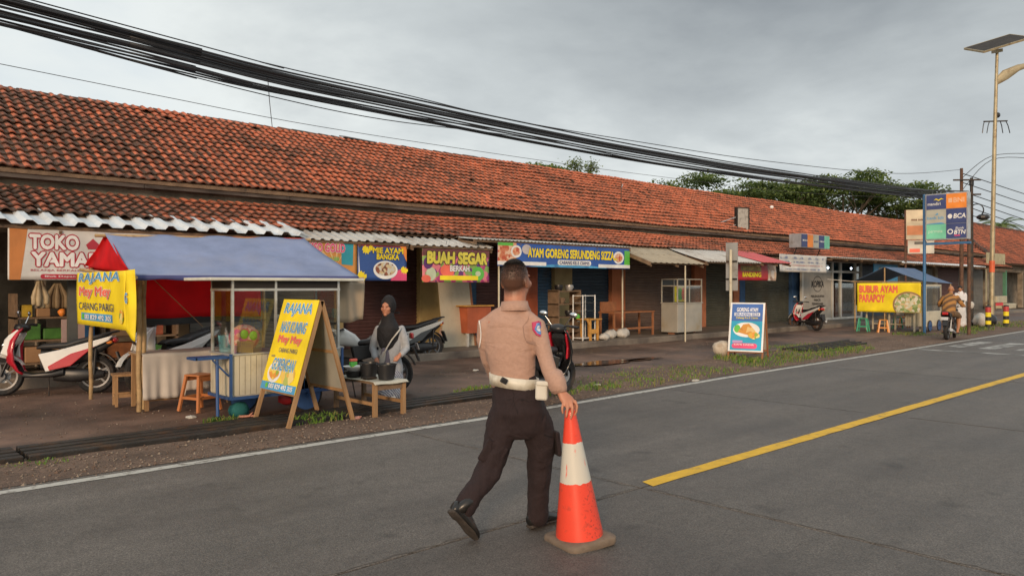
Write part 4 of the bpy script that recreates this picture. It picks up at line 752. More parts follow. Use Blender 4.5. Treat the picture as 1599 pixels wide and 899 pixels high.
# plastic stools
def pstool(label, at, rz, m, h=.45, g=None):
    o = thing('plastic_stool', label, 'stool', at, rz, g); s = h/.45
    MB().box((0, 0, h-.012), (.26*s, .26*s, .024)).build('seat', m, o, bevel=.01)
    for i in (-1, 1):
        for j in (-1, 1): MB().beam((i*.17*s, j*.17*s, 0), (i*.11*s, j*.11*s, h-.024), .04, .03).build('leg', m, o)
    for i in (-1, 1): MB().bx(-.13*s, .13*s, i*.145*s-.012, i*.145*s+.012, h*.33, h*.40).build('rail', m, o); MB().bx(i*.145*s-.011, i*.145*s+.011, -.132*s, .132*s, h*.33, h*.40).build('rail', m, o); MB().bx(-.105*s, .105*s, i*.118*s-.012, i*.118*s+.012, h*.82, h*.945).build('apron', m, o)
    return o
m_ost = paint('orange_stool_plastic', (.50, .18, .06), rough=.4); m_gst = paint('green_stool_plastic', (.05, .36, .20), rough=.4); m_yst = paint('amber_stool_plastic', (.62, .22, .02), rough=.4)
pstool('brown orange plastic stool standing in front of the cream cart panel', G(312, 640), rad(20), m_ost, .47)
# ---------------------------------------------------------------- sandwich boards
def aboard(label, loc, rz, W_, H, spread, m_face, m_leg, foot=.2, back=True, m_back=None):
    """local: board faces -y, x along the board; feet at y=0 and y=spread"""
    o = thing('sandwich_board', label, 'sign', loc, rz); half = spread/2
    def at(x, z, sgn, off=0): t_ = z/H; return V((x, half-sgn*half*(1-t_)+off, z))
    for sgn, nm in ((1, 0), (-1, 1)):
        for x in (.0, W_): MB().beam(at(x, 0, sgn), at(x, H, sgn), .035, .045, side=(0, 1, 0)).build('leg', m_leg, o)
        for z in ((foot, H-.03) if sgn == 1 else (foot, H*.58, H-.03)): MB().beam(at(.02, z, sgn), at(W_-.02, z, sgn), .03, .035).build('rail', m_leg, o)
    n_ = V((0, -H, half)).normalized(); A = math.atan2(half, H)
    fr = bpy.data.objects.new('face', MB().box((W_/2, 0, (H-foot)/2/cos(A)), (W_+.02, .008, (H-foot)/cos(A))).mesh('face', m_face)); sc.collection.objects.link(fr); fr.parent = o; fr.location = at(0, foot, 1)+n_*.035; fr.rotation_euler = (-A, 0, 0)
    bk = bpy.data.objects.new('back_sheet', MB().box((W_/2, 0, (H-foot)/2/cos(A)), (W_-.04, .006, (H-foot)/cos(A)-.04)).mesh('back_sheet', m_back or paint('board_back_grey', (.36, .35, .31), rough=.7))); sc.collection.objects.link(bk); bk.parent = o; bk.location = at(0, foot, -1); bk.rotation_euler = (A, 0, 0)
    return o, fr, (H-foot)/cos(A)
m_by = paint('board_yellow', (.90, .68, .02), rough=.5)
q = V((4.02, 8.93, 0)); o, fr, h = aboard('tall yellow sandwich board advertising yellow rice on a wooden frame', q, -pi/2, .86, 1.43, .83, m_by, K['wood'], .36)
text('RAJANA', fr, .10, .78, h-.21, h-.05, lb, -.012, .016, shear=.12, outline=sb); text('NASI KUNING', fr, .12, .76, h-.41, h-.28, lb, -.012, .014, shear=.2, outline=sb); text('Mey Mey', fr, .14, .72, h-.56, h-.45, K['lred'], -.012, .03, outline=(K['cream'], .02)); text('CABANG PARIGI', fr, .22, .68, h-.655, h-.60, K['navy'], -.009, .0); text('sedia:', fr, .07, .17, h-.72, h-.69, K['navy'], -.009, 0); text('GORENGAN', fr, .16, .72, h-.87, h-.73, lb, -.012, .014, shear=.2, outline=sb)
patch(fr, None, oval(.25, .215, .17, .125), K['white'], -.007); patch(fr, None, oval(.25, .22, .125, .09, wob=.08), F_rice, -.010); patch(fr, None, oval(.60, .205, .17, .12, wob=.03), foodmat('printed_fritters', [(.8, .55, .12), (.72, .45, .1), (.82, .65, .25), (.45, .5, .12)], 9), -.008)
patch(fr, None, rect(-.01, .87, .0, .095), K['lblue'], -.006); patch(fr, None, oval(.14, .05, .035, .033), K['green'], -.009); text('083 829 492 305', fr, .20, .80, .025, .078, K['white'], -.010, .02)
# blue board further along
def gp(px, d): r = ray(px, 447); return V((r.x*d, r.y*d, 0))
q = gp(1137, 17.25); o, fr, h = aboard('blue sandwich board with a plate of fried chicken on a white edged panel', q, CAMROT-rad(28), .74, 1.22, .72, paint('board_cyan', (.02, .30, .50), rough=.5), mat('reddish_wood', (.30, .12, .05), .7, 0, .2, 8), .14)
patch(fr, None, rect(0.03, .71, h*.62, h-.03), paint('board_deep_blue', (.05, .14, .42)), -.006); patch(fr, None, rect(.03, .71, .03, h*.62), paint('board_cyan_light', (.02, .36, .56)), -.006)
for a in (rect(-.01, .75, -.0, .03), rect(-.01, .75, h-.03, h), rect(-.01, .03, .03, h-.03), rect(.71, .75, .03, h-.03)): patch(fr, None, a, K['white'], -.0065, 'border')
text('GORENG AYAM', fr, .14, .60, h-.21, h-.12, K['white'], -.010, .02); patch(fr, None, rect(.09, .65, h-.31, h-.235), K['white'], -.009); text('SERUNDENG SIZZA', fr, .11, .63, h-.30, h-.245, K['blue'], -.012, .02); text('Cabang Ke-3 Ciamis', fr, .13, .61, h-.385, h-.33, K['yellow'], -.010, .01)
patch(fr, None, oval(.37, .50, .29, .17), K['white'], -.009); patch(fr, None, [(.18, .44), (.30, .62), (.42, .64), (.55, .50), (.60, .42), (.40, .38)], foodmat('printed_fried', [(.62, .28, .05), (.7, .4, .1), (.5, .2, .04), (.72, .5, .2)], 9), -.012); patch(fr, None, oval(.17, .52, .07, .09), K['green'], -.011); patch(fr, None, oval(.54, .37, .12, .08, wob=.1), F_rice, -.014)
patch(fr, None, pill(.07, .62, .07, .19), K['pink'], -.009); text('KAMI HADIR', fr, .12, .55, .14, .175, K['white'], -.012, .01); scribble(fr, None, .12, .58, .085, .125, K['white'], 9, 12); patch(fr, None, rect(.08, .30, .20, .25), paint('print_lilac', (.5, .3, .55)), -.009)
o = thing('stone', 'pale white rock at the foot of the blue sandwich board', 'rock', gp(1128, 17.6)); MB().ell((0, 0, .17), (.26, .2, .2), 14).build('rock', mat('pale_rock', (.52, .45, .36), .9, 0, .25, 6, .8, 12, dirt=(.3, .2, .12), dscale=5), o, smooth=180, disp=.12, dsz=.2)
# ---------------------------------------------------------------- low bench with buckets
o = thing('low_bench', 'low worn wooden bench holding black buckets beside the yellow sandwich board', 'bench', (5.1, 7.98, 0)); BW, BL_ = .47, .98
b = MB()
for i in range(4): MB().bx(BW*i/4+.004, BW*(i+1)/4-.004, 0, BL_, .405+.003*i % 2, .43).build('plank', K['oldwood'], o)
for x in (0, BW-.055):
    for y in (.0, BL_-.06): MB().bx(x, x+.05, y+.01, y+.06, 0, .402).build('leg', K['oldwood'] if y else K['wood'], o)
    MB().bx(x+.01, x+.04, .07, BL_-.06, .14, .18).build('rail', K['wood'], o)
MB().bx(.06, BW-.06, .015, .05, .33, .40).build('apron', K['oldwood'], o)
o2 = MB().grid(lambda u, v: (5.08+.51*u, 7.94+1.0*v, .437+.004*sin(u*9+v*7)-(.03 if v < .03 or u > .98 else 0)), 24, 24).build('bench_cover', mat('pale_oilcloth', (.48, .47, .40), .5, 0, .1, 6, dirt=(.3, .24, .16), dscale=3), smooth=180, solid=.004); tag(o2, 'pale stained oilcloth spread over the low bench', 'cloth')
def bucket(label, at, r, h, g=None):
    o = thing('bucket', label, 'bucket', at, 0, g); MB().lathe([(r*.78, 0), (r*.96, h*.93), (r*1.04, h*.93), (r*1.04, h), (r*.95, h), (r*.76, .012)], 28).build('pail', K['dark'], o, smooth=40); MB().tube([(r*cos(a), r*.35*sin(a)-.02, h-.015-.02*sin(a)) for a in [pi*i/10 for i in range(11)]], .004, 5).build('handle', K['steel'], o); return o
bucket('black bucket on the bench nearest the kneeling legs of the bench front', (5.36, 8.12, .444), .125, .19); bucket('black bucket standing further back on the low bench', (5.31, 8.45, .444), .12, .185)
bld_b = [o_ for o_ in sc.objects if o_.get('label', '').startswith('black bucket on the bench nearest')][0]; bld_b['label'] = 'black bucket at the roadside end of the low bench'
tag(MB().lathe([(.07, 0), (.14, .06), (.133, .06), (.06, .01)], 24).build('basin', K['white'], smooth=40, loc=(5.2, 8.62, .52)), 'white rimmed basin at the back of the low bench', 'basin'); tag(MB().lathe([(.09, 0), (.13, .075), (.0, .075)], 20, cap=False).build('dark_bowl', K['dark'], smooth=40, loc=(5.2, 8.62, .444)), 'dark bowl under the white rimmed basin on the bench', 'bowl')
o = thing('detergent_pack', 'green and red packet standing among the buckets on the bench', 'packet', (5.26, 8.74, .444)); MB().box((0, 0, .09), (.10, .05, .18)).build('pack', K['green'], o, bevel=.012); MB().box((0, 0, .20), (.10, .05, .035)).build('cap', K['lred'], o, bevel=.01); MB().box((.0, -.028, .09), (.06, .004, .06)).build('label_print', K['yellow'], o)
tag(MB().box((0, 0, .012), (.17, .13, .02)).build('tray', K['iron'], loc=(5.22, 8.3, .444), bevel=.006), 'flat dark tray on the bench beside the buckets', 'tray')
# ================================================================ SCOOTERS AND MOTORCYCLES
def wheel(par, x, r, w_=.05, alloy=None, n=26, steer=0, y=0):
    prof = [(r-.085, -w_*.55), (r-.03, -w_), (r-.008, -w_*.6), (r, 0), (r-.008, w_*.6), (r-.03, w_), (r-.085, w_*.55)]
    t_ = MB().lathe(prof, n, cap=False).build('wheel', K['tyre'], par, smooth=50, loc=(x, y, r), rot=(pi/2, 0, steer))
    b = MB(); b.lathe([(r-.105, -w_*.5), (r-.08, -w_*.62), (r-.08, w_*.62), (r-.105, w_*.5), (r-.105, -w_*.5)], n, cap=False)
    for i in range(5): a = 2*pi*i/5; b.beam((.03*cos(a), .03*sin(a), 0), ((r-.095)*cos(a+.12), (r-.095)*sin(a+.12), 0), .028, .03, side=(0, 0, 1))
    b.lathe([(.05, -.06), (.05, .06)], 14); b.build('rim', alloy or K['alloy'], t_, smooth=40)
    b = MB(); b.lathe([(.10, -.008), (.10, .008)], 20); b.v = [(p[0], p[1], p[2]+w_+.012) for p in b.v]; b.build('brake_disc', K['steel'], t_)
    return t_
def arc(cx, cz, r, a0, a1, n=10): return [(cx+r*cos(rad(a0+(a1-a0)*i/n)), cz+r*sin(rad(a0+(a1-a0)*i/n))) for i in range(n+1)]
def hull(b, secs):
    """loft of sections (x, z_centre, half_height, half_width): a moulded panel, superellipse section"""
    n = 16; o = []
    for x, z, hh, hw in secs:
        for j in range(n):
            a = 2*pi*j/n; c, s = cos(a), sin(a); o.append((x, hw*math.copysign(abs(c)**.6, c), z+hh*math.copysign(abs(s)**.7, s)))
    k = len(secs); b.add(o, [(i*n+j, i*n+(j+1) % n, (i+1)*n+(j+1) % n, (i+1)*n+j) for i in range(k-1) for j in range(n)]+[tuple(range(n-1, -1, -1)), tuple(range((k-1)*n, k*n))]); return b
def gloss(nm, c): return mat('gloss_'+nm, c, .22, 0, .05, 6, coat=.6, dirt=[q*.6+.02 for q in c], dscale=5, dlo=.6, dhi=.85)
def scooter(label, loc, ang, ca, cb, steer=.25, group=None, wcol=None, lean=.05, seatc=None):
    o = thing('motor_scooter', label, 'scooter', loc, ang, group); o.rotation_euler = (lean, 0, ang)
    wheel(o, .63, .285, .045, wcol, steer=steer); wheel(o, -.60, .285, .052, wcol)
    b = MB(); P = arc(.63, .285, .325, 20, 150); Q = arc(.63, .285, .312, 150, 20); b.prism(P+Q, -.06, .06); b.build('mudguard', cb, o, bevel=.008)
    b = MB(); [b.tube([(.63, y, .285), (.50, y, .62), (.42, y*.6, .9)], .02) for y in (-.075, .075)]; b.build('fork', K['dark'], o, smooth=60)
    # leg shield and nose: a tall curved shell, wide at the knees
    b = MB(); n = 14; o_ = []; fs = []
    rows = [(.30, .30, .10), (.38, .36, .16), (.43, .50, .20), (.44, .66, .21), (.42, .80, .19), (.37, .93, .15), (.33, .99, .10)]
    for (x, z, hw) in rows:
        for i in range(n+1): u = i/n*2-1; o_.append((x+.13*(1-abs(u)**2.2)*(1 if z > .4 else .4), hw*u, z))
    b.add(o_, [(r*(n+1)+i, r*(n+1)+i+1, (r+1)*(n+1)+i+1, (r+1)*(n+1)+i) for r in range(len(rows)-1) for i in range(n)]); b.build('leg_shield', ca, o, smooth=180, solid=.03)
    b = MB(); hull(b, [(.40, .86, .06, .10), (.50, .80, .12, .13), (.585, .72, .12, .11), (.62, .64, .06, .06)]); b.build('nose', cb, o, smooth=50)
    for s in (-1, 1):
        b = MB(); b.prism([(.62, .62), (.52, .88), (.40, .97), (.36, .90), (.45, .72), (.44, .55)], s*.115, s*.145); b.build('side_fairing', cb, o, bevel=.01)
        b = MB(); b.prism([(.03, .34), (.13, .60), (-.15, .66), (-.86, .86), (-.80, .78), (-.42, .60), (-.22, .40)], s*.10, s*.155); b.build('side_panel', cb, o, bevel=.012)
        b = MB(); b.prism([(-.02, .36), (.00, .42), (-.30, .60), (-.62, .70), (-.50, .60), (-.30, .42)], s*.15, s*.168); b.build('lower_panel', ca, o, bevel=.008)
        b = MB(); b.tube([(.38, s*.10, 1.03), (.36, s*.20, 1.16)], .007, 6); b.ell((.36, s*.235, 1.20), (.018, .065, .04), 12); b.build('mirror', K['chrome'], o, smooth=60)
        b = MB(); b.ell((-.80, s*.10, .76), (.05, .025, .03), 8); b.build('indicator', K['orange'], o, smooth=180)
    b = MB(); hull(b, [(.34, .305, .05, .12), (.20, .29, .035, .17), (-.05, .30, .045, .17), (-.2, .33, .06, .14)]); b.build('floorboard', K['dark'], o, smooth=40)
    b = MB(); hull(b, [(.12, .52, .16, .08), (-.1, .52, .14, .10), (-.5, .60, .12, .10), (-.84, .78, .05, .07)]); b.build('tail_body', K['dark'], o, smooth=40)
    b = MB(); hull(b, [(.17, .69, .02, .09), (.08, .71, .045, .13), (-.25, .725, .045, .145), (-.38, .77, .05, .14), (-.66, .845, .035, .12), (-.80, .885, .015, .08)]); b.build('seat', seatc or K['seat'], o, smooth=50)
    b = MB(); hull(b, [(-.05, .30, .10, .07), (-.3, .28, .11, .11), (-.6, .285, .08, .10), (-.72, .285, .05, .06)]); b.tube([(-.6, .09, .285), (-.62, .10, .66)], .022); b.build('engine', K['dark'], o, smooth=50)
    b = MB(); b.tube([(-.10, -.12, .22), (-.4, -.16, .24), (-.86, -.18, .36)], [.02, .05, .05], 10); b.build('exhaust', K['steel'], o, smooth=60)
    b = MB(); b.tube([(-.70, -.1, .88), (-.90, -.08, .92), (-.90, .08, .92), (-.70, .1, .88)], .014); b.build('grab_rail', K['dark'], o, smooth=60)
    b = MB(); P = arc(-.60, .285, .33, 170, 60); Q = arc(-.60, .285, .315, 60, 170); b.prism(P+Q, -.055, .055); b.box((-.93, 0, .50), (.02, .14, .24), (0, .35, 0)); b.build('rear_mudguard', K['dark'], o)
    b = MB(); b.ell((-.86, 0, .79), (.05, .09, .045), 12); b.build('tail_light', gloss('red_lens', (.45, .015, .015)), o, smooth=180)
    b = MB(); b.ell((.38, 0, .99), (.11, .13, .07), 14); b.build('handlebar_cowl', K['dark'], o, smooth=180)
    b = MB(); b.tube([(.30, -.33, 1.03), (.36, -.16, 1.04), (.38, 0, 1.0), (.36, .16, 1.04), (.30, .33, 1.03)], .014); [b.tube([(.335, s*.22, 1.035), (.295, s*.345, 1.03)], .02) for s in (-1, 1)]; [b.tube([(.40, s*.18, 1.04), (.385, s*.31, 1.035)], .007, 6) for s in (-1, 1)]; b.build('handlebar', K['dark'], o, smooth=60)
    b = MB(); b.ell((.60, 0, .74), (.05, .09, .05), 12); b.build('headlight', K['chrome'], o, smooth=180)
    MB().tube([(0, .08, .30), (-.04, .22, .0)], .01).build('side_stand', K['iron'], o)
    return o
m_rd = gloss('red', (.48, .012, .03)); m_wt = gloss('white', (.72, .72, .70)); m_bk = gloss('black', (.012, .012, .013)); m_sil = gloss('silver', (.40, .40, .38)); m_mrn = gloss('dark_red', (.30, .012, .025))
fr_, rr_ = V((2.18, 13.28, 0)), V((3.22, 12.75, 0)); c = (fr_+rr_)/2; scooter('red and white scooter parked before the grocery entrance', c, math.atan2((fr_-rr_).y, (fr_-rr_).x), m_rd, m_wt, steer=.1)
q = G(671, 561); scooter('dark scooter with silver side trim parked behind the woman', q+V((-.55, .1, 0)), rad(170), m_bk, m_sil, steer=.2)
q = scooter('black and red scooter standing on the verge behind the officer', (7.70, 7.66, 0), rad(22), m_bk, m_bk, steer=-.35, wcol=K['dark'])
for ch in [c_ for c_ in sc.objects if c_.parent == q and c_.name.startswith(('side_fairing', 'lower_panel'))]: ch.data.materials[0] = m_rd
q = (G(1274, 516)+G(1242, 514))/2; scooter('red and white scooter with muddy brown wheels before the glass doors', q, rad(65), m_rd, m_wt, steer=.3, wcol=K['rust'])
def motorcycle(label, loc, ang, ct, group=None, lean=.05, tail=True):
    o = thing('motorcycle', label, 'motorcycle', loc, ang, group); o.rotation_euler = (lean, 0, ang)
    wheel(o, .66, .30, .05, steer=.15); wheel(o, -.62, .30, .058)
    b = MB(); [b.tube([(.66, y, .30), (.46, y, .86), (.42, y, .98)], .022) for y in (-.09, .09)]; b.build('fork', K['steel'], o, smooth=60)
    b = MB(); b.prism(arc(.66, .30, .34, 30, 140)+arc(.66, .30, .325, 140, 30), -.06, .06); b.build('mudguard', K['dark'], o)
    b = MB(); hull(b, [(.38, .80, .05, .06), (.30, .84, .12, .14), (.10, .86, .13, .17), (-.06, .80, .10, .13), (-.14, .76, .05, .08)]); b.build('fuel_tank', ct, o, smooth=60)
    b = MB(); b.prism([(.32, .93), (.12, .985), (.1, .965), (.31, .91)], -.176, .176); b.build('tank_stripe', K['dark'], o)
    b = MB(); hull(b, [(-.02, .76, .03, .09), (-.2, .77, .05, .14), (-.5, .81, .05, .13), (-.78, .90, .03, .08)]); b.build('seat', K['seat'], o, smooth=50)
    for s in (-1, 1):
        b = MB(); b.prism([(-.05, .50), (.0, .72), (-.5, .76), (-.84, .90), (-.80, .80), (-.4, .58)], s*.08, s*.12); b.build('side_panel', K['dark'], o, bevel=.012)
        b = MB(); b.tube([(.42, s*.12, 1.04), (.38, s*.24, 1.20)], .007, 6); b.ell((.37, s*.28, 1.23), (.018, .065, .042), 12); b.build('mirror', K['dark'], o, smooth=60)
        b = MB(); b.prism([(.44, .62), (.30, .78), (.10, .72), (.20, .52)], s*.13, s*.15); b.build('tank_shroud', ct, o, bevel=.01)
        b = MB(); b.tube([(-.62, s*.10, .30), (-.50, s*.11, .72)], .02); b.build('shock_absorber', K['steel'], o, smooth=60)
    b = MB(); hull(b, [(.30, .42, .14, .09), (.10, .40, .18, .13), (-.12, .38, .16, .12), (-.25, .36, .1, .08)]); b.build('engine', K['iron'], o, smooth=40)
    b = MB(); b.tube([(.30, -.1, .40), (.24, -.13, .22), (-.1, -.15, .22), (-.85, -.17, .34)], [.02, .022, .035, .05], 10); b.build('exhaust', K['steel'], o, smooth=60)
    b = MB(); b.beam((-.05, .0, .32), (-.62, 0, .30), .14, .05); b.build('swing_arm', K['iron'], o)
    b = MB(); b.tube([(.24, -.36, 1.06), (.36, -.2, 1.06), (.40, 0, 1.0), (.36, .2, 1.06), (.24, .36, 1.06)], .013); [b.tube([(.31, s*.26, 1.06), (.235, s*.375, 1.06)], .02) for s in (-1, 1)]; b.build('handlebar', K['dark'], o, smooth=60)
    b = MB(); b.ell((.52, 0, .93), (.10, .11, .12), 14); b.build('headlight', K['dark'], o, smooth=180)
    b = MB(); b.prism(arc(-.62, .30, .36, 160, 70)+arc(-.62, .30, .345, 70, 160), -.06, .06); b.box((-.97, 0, .58), (.02, .13, .22), (0, .4, 0)); b.build('rear_mudguard', K['dark'], o)
    b = MB(); b.box((-.90, 0, .86), (.05, .17, .09)); b.build('tail_light', gloss('red_lens', (0, 0, 0)), o, bevel=.02); MB().box((-.985, 0, .70), (.008, .2, .10), (0, .3, 0)).build('number_plate', paint('plate_white', (.5, .5, .5)), o)
    MB().tube([(0, .08, .30), (-.04, .22, .0)], .01).build('side_stand', K['iron'], o)
    return o
motorcycle('white tanked motorcycle parked behind the yellow sandwich board', G(536, 628)+V((.42, .5, 0)), rad(155), m_wt)
moto = motorcycle('small black motorcycle being ridden along the edge of the road', G(1478, 530)+V((.35, .0, 0)), rad(8), m_bk, lean=0); moto.scale = (.93, .93, .93)
# part of a scooter seen behind the serving table
scooter('silver and black scooter parked behind the red cloth and the serving table', (4.35, 12.75, 0), rad(200), m_sil, m_wt, steer=.4)
# ================================================================ TRAFFIC CONE
cd = 4.82; M0 = PD(905, 835, cd)
m_or = mat('cone_orange', (.80, .065, .03), .38, 0, .06, 9, dirt=(.30, .05, .03), dscale=9, dlo=.58, dhi=.75, coat=.2)
t = m_or.node_tree; n = t.nodes; l = t.links; p = n['Principled BSDF']; src = p.inputs['Base Color'].links[0].from_socket
tcn = n.new('ShaderNodeTexCoord'); sp = n.new('ShaderNodeSeparateXYZ'); l.new(tcn.outputs['Object'], sp.inputs[0])
mp = n.new('ShaderNodeMapping'); mp.inputs['Scale'].default_value = (28, 28, 3); l.new(tcn.outputs['Object'], mp.inputs[0]); nz = n.new('ShaderNodeTexNoise'); nz.inputs['Scale'].default_value = 1; nz.inputs['Detail'].default_value = 4; l.new(mp.outputs[0], nz.inputs[0])
m1 = n.new('ShaderNodeMapRange'); l.new(nz.outputs[0], m1.inputs[0]); m1.inputs[1].default_value = .66; m1.inputs[2].default_value = .72
mh = n.new('ShaderNodeMath'); mh.operation = 'MULTIPLY_ADD'; l.new(nz.outputs[0], mh.inputs[0]); mh.inputs[1].default_value = .03; l.new(sp.outputs[2], mh.inputs[2])
ga = n.new('ShaderNodeMath'); ga.operation = 'GREATER_THAN'; l.new(mh.outputs[0], ga.inputs[0]); ga.inputs[1].default_value = .365
gb = n.new('ShaderNodeMath'); gb.operation = 'LESS_THAN'; l.new(mh.outputs[0], gb.inputs[0]); gb.inputs[1].default_value = .610
g2 = n.new('ShaderNodeMath'); g2.operation = 'MULTIPLY'; l.new(ga.outputs[0], g2.inputs[0]); l.new(gb.outputs[0], g2.inputs[1])
g3 = n.new('ShaderNodeMath'); g3.operation = 'SUBTRACT'; g3.use_clamp = True; l.new(g2.outputs[0], g3.inputs[0]); l.new(m1.outputs[0], g3.inputs[1])
# grubby speckle on one side of the lower band
n5 = n.new('ShaderNodeTexNoise'); n5.inputs['Scale'].default_value = 60; n5.inputs['Detail'].default_value = 3; l.new(tcn.outputs['Object'], n5.inputs[0]); r5 = n.new('ShaderNodeMapRange'); l.new(n5.outputs[0], r5.inputs[0]); r5.inputs[1].default_value = .56; r5.inputs[2].default_value = .66
sx = n.new('ShaderNodeMapRange'); l.new(sp.outputs[0], sx.inputs[0]); sx.inputs[1].default_value = .0; sx.inputs[2].default_value = .09
mk = n.new('ShaderNodeMath'); mk.operation = 'MULTIPLY'; l.new(r5.outputs[0], mk.inputs[0]); l.new(sx.outputs[0], mk.inputs[1]); mk2 = n.new('ShaderNodeMath'); mk2.operation = 'MULTIPLY'; l.new(mk.outputs[0], mk2.inputs[0]); mk2.inputs[1].default_value = .6
x1_ = n.new('ShaderNodeMix'); x1_.data_type = 'RGBA'; l.new(mk2.outputs[0], x1_.inputs[0]); l.new(src, x1_.inputs[6]); x1_.inputs[7].default_value = (.05, .02, .02, 1)
x2_ = n.new('ShaderNodeMix'); x2_.data_type = 'RGBA'; l.new(g3.outputs[0], x2_.inputs[0]); l.new(x1_.outputs[2], x2_.inputs[6]); x2_.inputs[7].default_value = (.62, .58, .50, 1); l.new(x2_.outputs[2], p.inputs['Base Color'])
cone = thing('traffic_cone', 'orange traffic cone with a white band held by the officer', 'traffic cone', M0, CAMROT+rad(38)); cone.rotation_euler = Matrix.Rotation(CAMROT, 3, 'Z').to_euler()
tl = Matrix.Rotation(rad(-4.5), 3, 'Y') @ Matrix.Rotation(rad(2.5), 3, 'X')
cone.rotation_euler = (Matrix.Rotation(CAMROT, 3, 'Z') @ tl).to_euler()
MB().lathe([(.150, .0), (.146, .03), (.036, .765), (.034, .79), (.026, .797), (.02, .79)], 48).build('cone_body', m_or, cone, smooth=50)
b = MB(); o_ = []; R_, c_ = .176, .05
ring = [(sx_*(R_-c_)+c_*cos(a), sy_*(R_-c_)+c_*sin(a)) for sx_, sy_, a0 in ((1, 1, 0), (-1, 1, 90), (-1, -1, 180), (1, -1, 270)) for a in [rad(a0+90*i/6) for i in range(7)]]
kk = len(ring); b.add([(x*s_, y*s_, z) for z, s_ in ((-.045, .97), (-.03, 1), (-.005, 1), (.006, .95), (.010, .80)) for x, y in ring], [(r*kk+i, r*kk+(i+1) % kk, (r+1)*kk+(i+1) % kk, (r+1)*kk+i) for r in range(4) for i in range(kk)]+[tuple(range(4*kk, 5*kk)), tuple(range(kk-1, -1, -1))])
b.build('base', mat('dusty_rubber', (.19, .14, .10), .85, 0, .2, 8, .3, 40, dirt=(.08, .06, .05), dscale=8, dlo=.5, dhi=.72), cone, smooth=50, rot=(0, 0, rad(30)))
# ================================================================ PEOPLE
def head(b, c, fdir, s=1.):
    f = V((fdir[0], fdir[1], 0)).normalized(); r = V((f.y, -f.x, 0))
    M = Matrix(((r.x*s, f.x*s, 0, c[0]), (r.y*s, f.y*s, 0, c[1]), (0, 0, s, c[2]), (0, 0, 0, 1)))
    for cc, rr in (((0, -.012, .025), (.077, .096, .096)), ((0, .028, -.045), (.060, .070, .070)), ((0, .062, -.03), (.045, .045, .06)), ((0, .104, -.022), (.015, .020, .018)), ((0, .095, .008), (.011, .016, .03)), ((0, .080, .028), (.052, .020, .014)), ((0, .088, -.066), (.024, .014, .012)), ((0, .075, -.098), (.026, .024, .02)), ((-.079, -.004, -.012), (.012, .026, .036)), ((.079, -.004, -.012), (.012, .026, .036)), ((-.045, .06, -.02), (.024, .03, .026)), ((.045, .06, -.02), (.024, .03, .026))): b.ell(cc, rr, 14, M)
    return M
def eyes(par, M, s=1.):
    b = MB()
    for x in (-.032, .032): b.ell((x, .094, .008), (.013*s, .007, .005*s), 8, M)
    b.build('eye', K['dark'], par)
# ---------------------------------------------------------------- the officer
D0 = 5.0
def LF(px0, d0):
    def L(px, py, dy=0., *r):
        d = d0+dy; return (((px-799.5)*d-(px0-799.5)*d0)/1200, dy, CH+(HOR-py)*d/1200, *r)
    return L
L = LF(810, D0); r0 = ray(810, 447)
pol = thing('person', 'person in a taupe uniform shirt and dark trousers walking with a traffic cone', 'person', (r0.x*D0, r0.y*D0, 0), CAMROT)
fd = (sin(rad(31)), cos(rad(31)))
m_sk = mat('tan_skin', (.46, .195, .115), .48, 0, .10, 25, .06, 160)
b = MB(); hc = V(L(805, 438)); M = head(b, hc, fd, 1.13)
b.chain([L(803, 490, .0, .07, .07), L(804, 470, .0, .073, .072), L(805, 445, .012, .074, .074)], n=14)
b.chain([L(806, 640, 0, .13, .09), L(802, 590, 0, .12, .085), L(797, 540, 0, .15, .09), L(798, 505, 0, .16, .08), L(803, 488, 0, .07, .05)], n=16)
for pts in ([L(836, 508, -.05, .05), L(853, 556, -.1, .042), L(861, 580, -.14, .038), L(871, 604, -.18, .031, .029), L(878, 615, -.205, .028, .023)], [L(760, 508, .04, .05), L(764, 558, .1, .04), L(776, 600, .26, .03), L(782, 612, .30, .028, .02)]): b.chain(pts, n=12)
for pts in ([L(830, 650, 0, .06), L(843, 725, .05, .05), L(838, 790, .08, .045), L(836, 815, .08, .04)], [L(788, 650, 0, .06), L(768, 725, -.03, .05), L(738, 780, -.15, .045), L(722, 805, -.17, .04)]): b.chain(pts, n=12)
# hand on top of the cone
b.chain([L(876, 612, -.205, .027, .021), L(881, 619, -.215, .038, .019), L(887, 626, -.225, .043, .018), L(890, 629, -.23, .040, .015)], side=(1, 0, -.3), n=14)
for pts in ([L(898, 626, -.222, .0105), L(901, 634, -.235, .0098), L(900, 643, -.24, .009), L(897, 648, -.24, .0078)], [L(892, 628, -.24, .011), L(894, 637, -.258, .0102), L(893, 647, -.262, .0092), L(891, 653, -.262, .008)], [L(886, 629, -.245, .011), L(886, 638, -.262, .010), L(885, 646, -.266, .009), L(884, 651, -.265, .008)], [L(880, 628, -.235, .0098), L(878, 635, -.252, .0088), L(878, 641, -.256, .008), L(879, 645, -.256, .007)], [L(885, 618, -.195, .012), L(893, 624, -.175, .0115), L(897, 633, -.168, .010), L(897, 641, -.172, .0085)]): b.chain(pts, n=10)
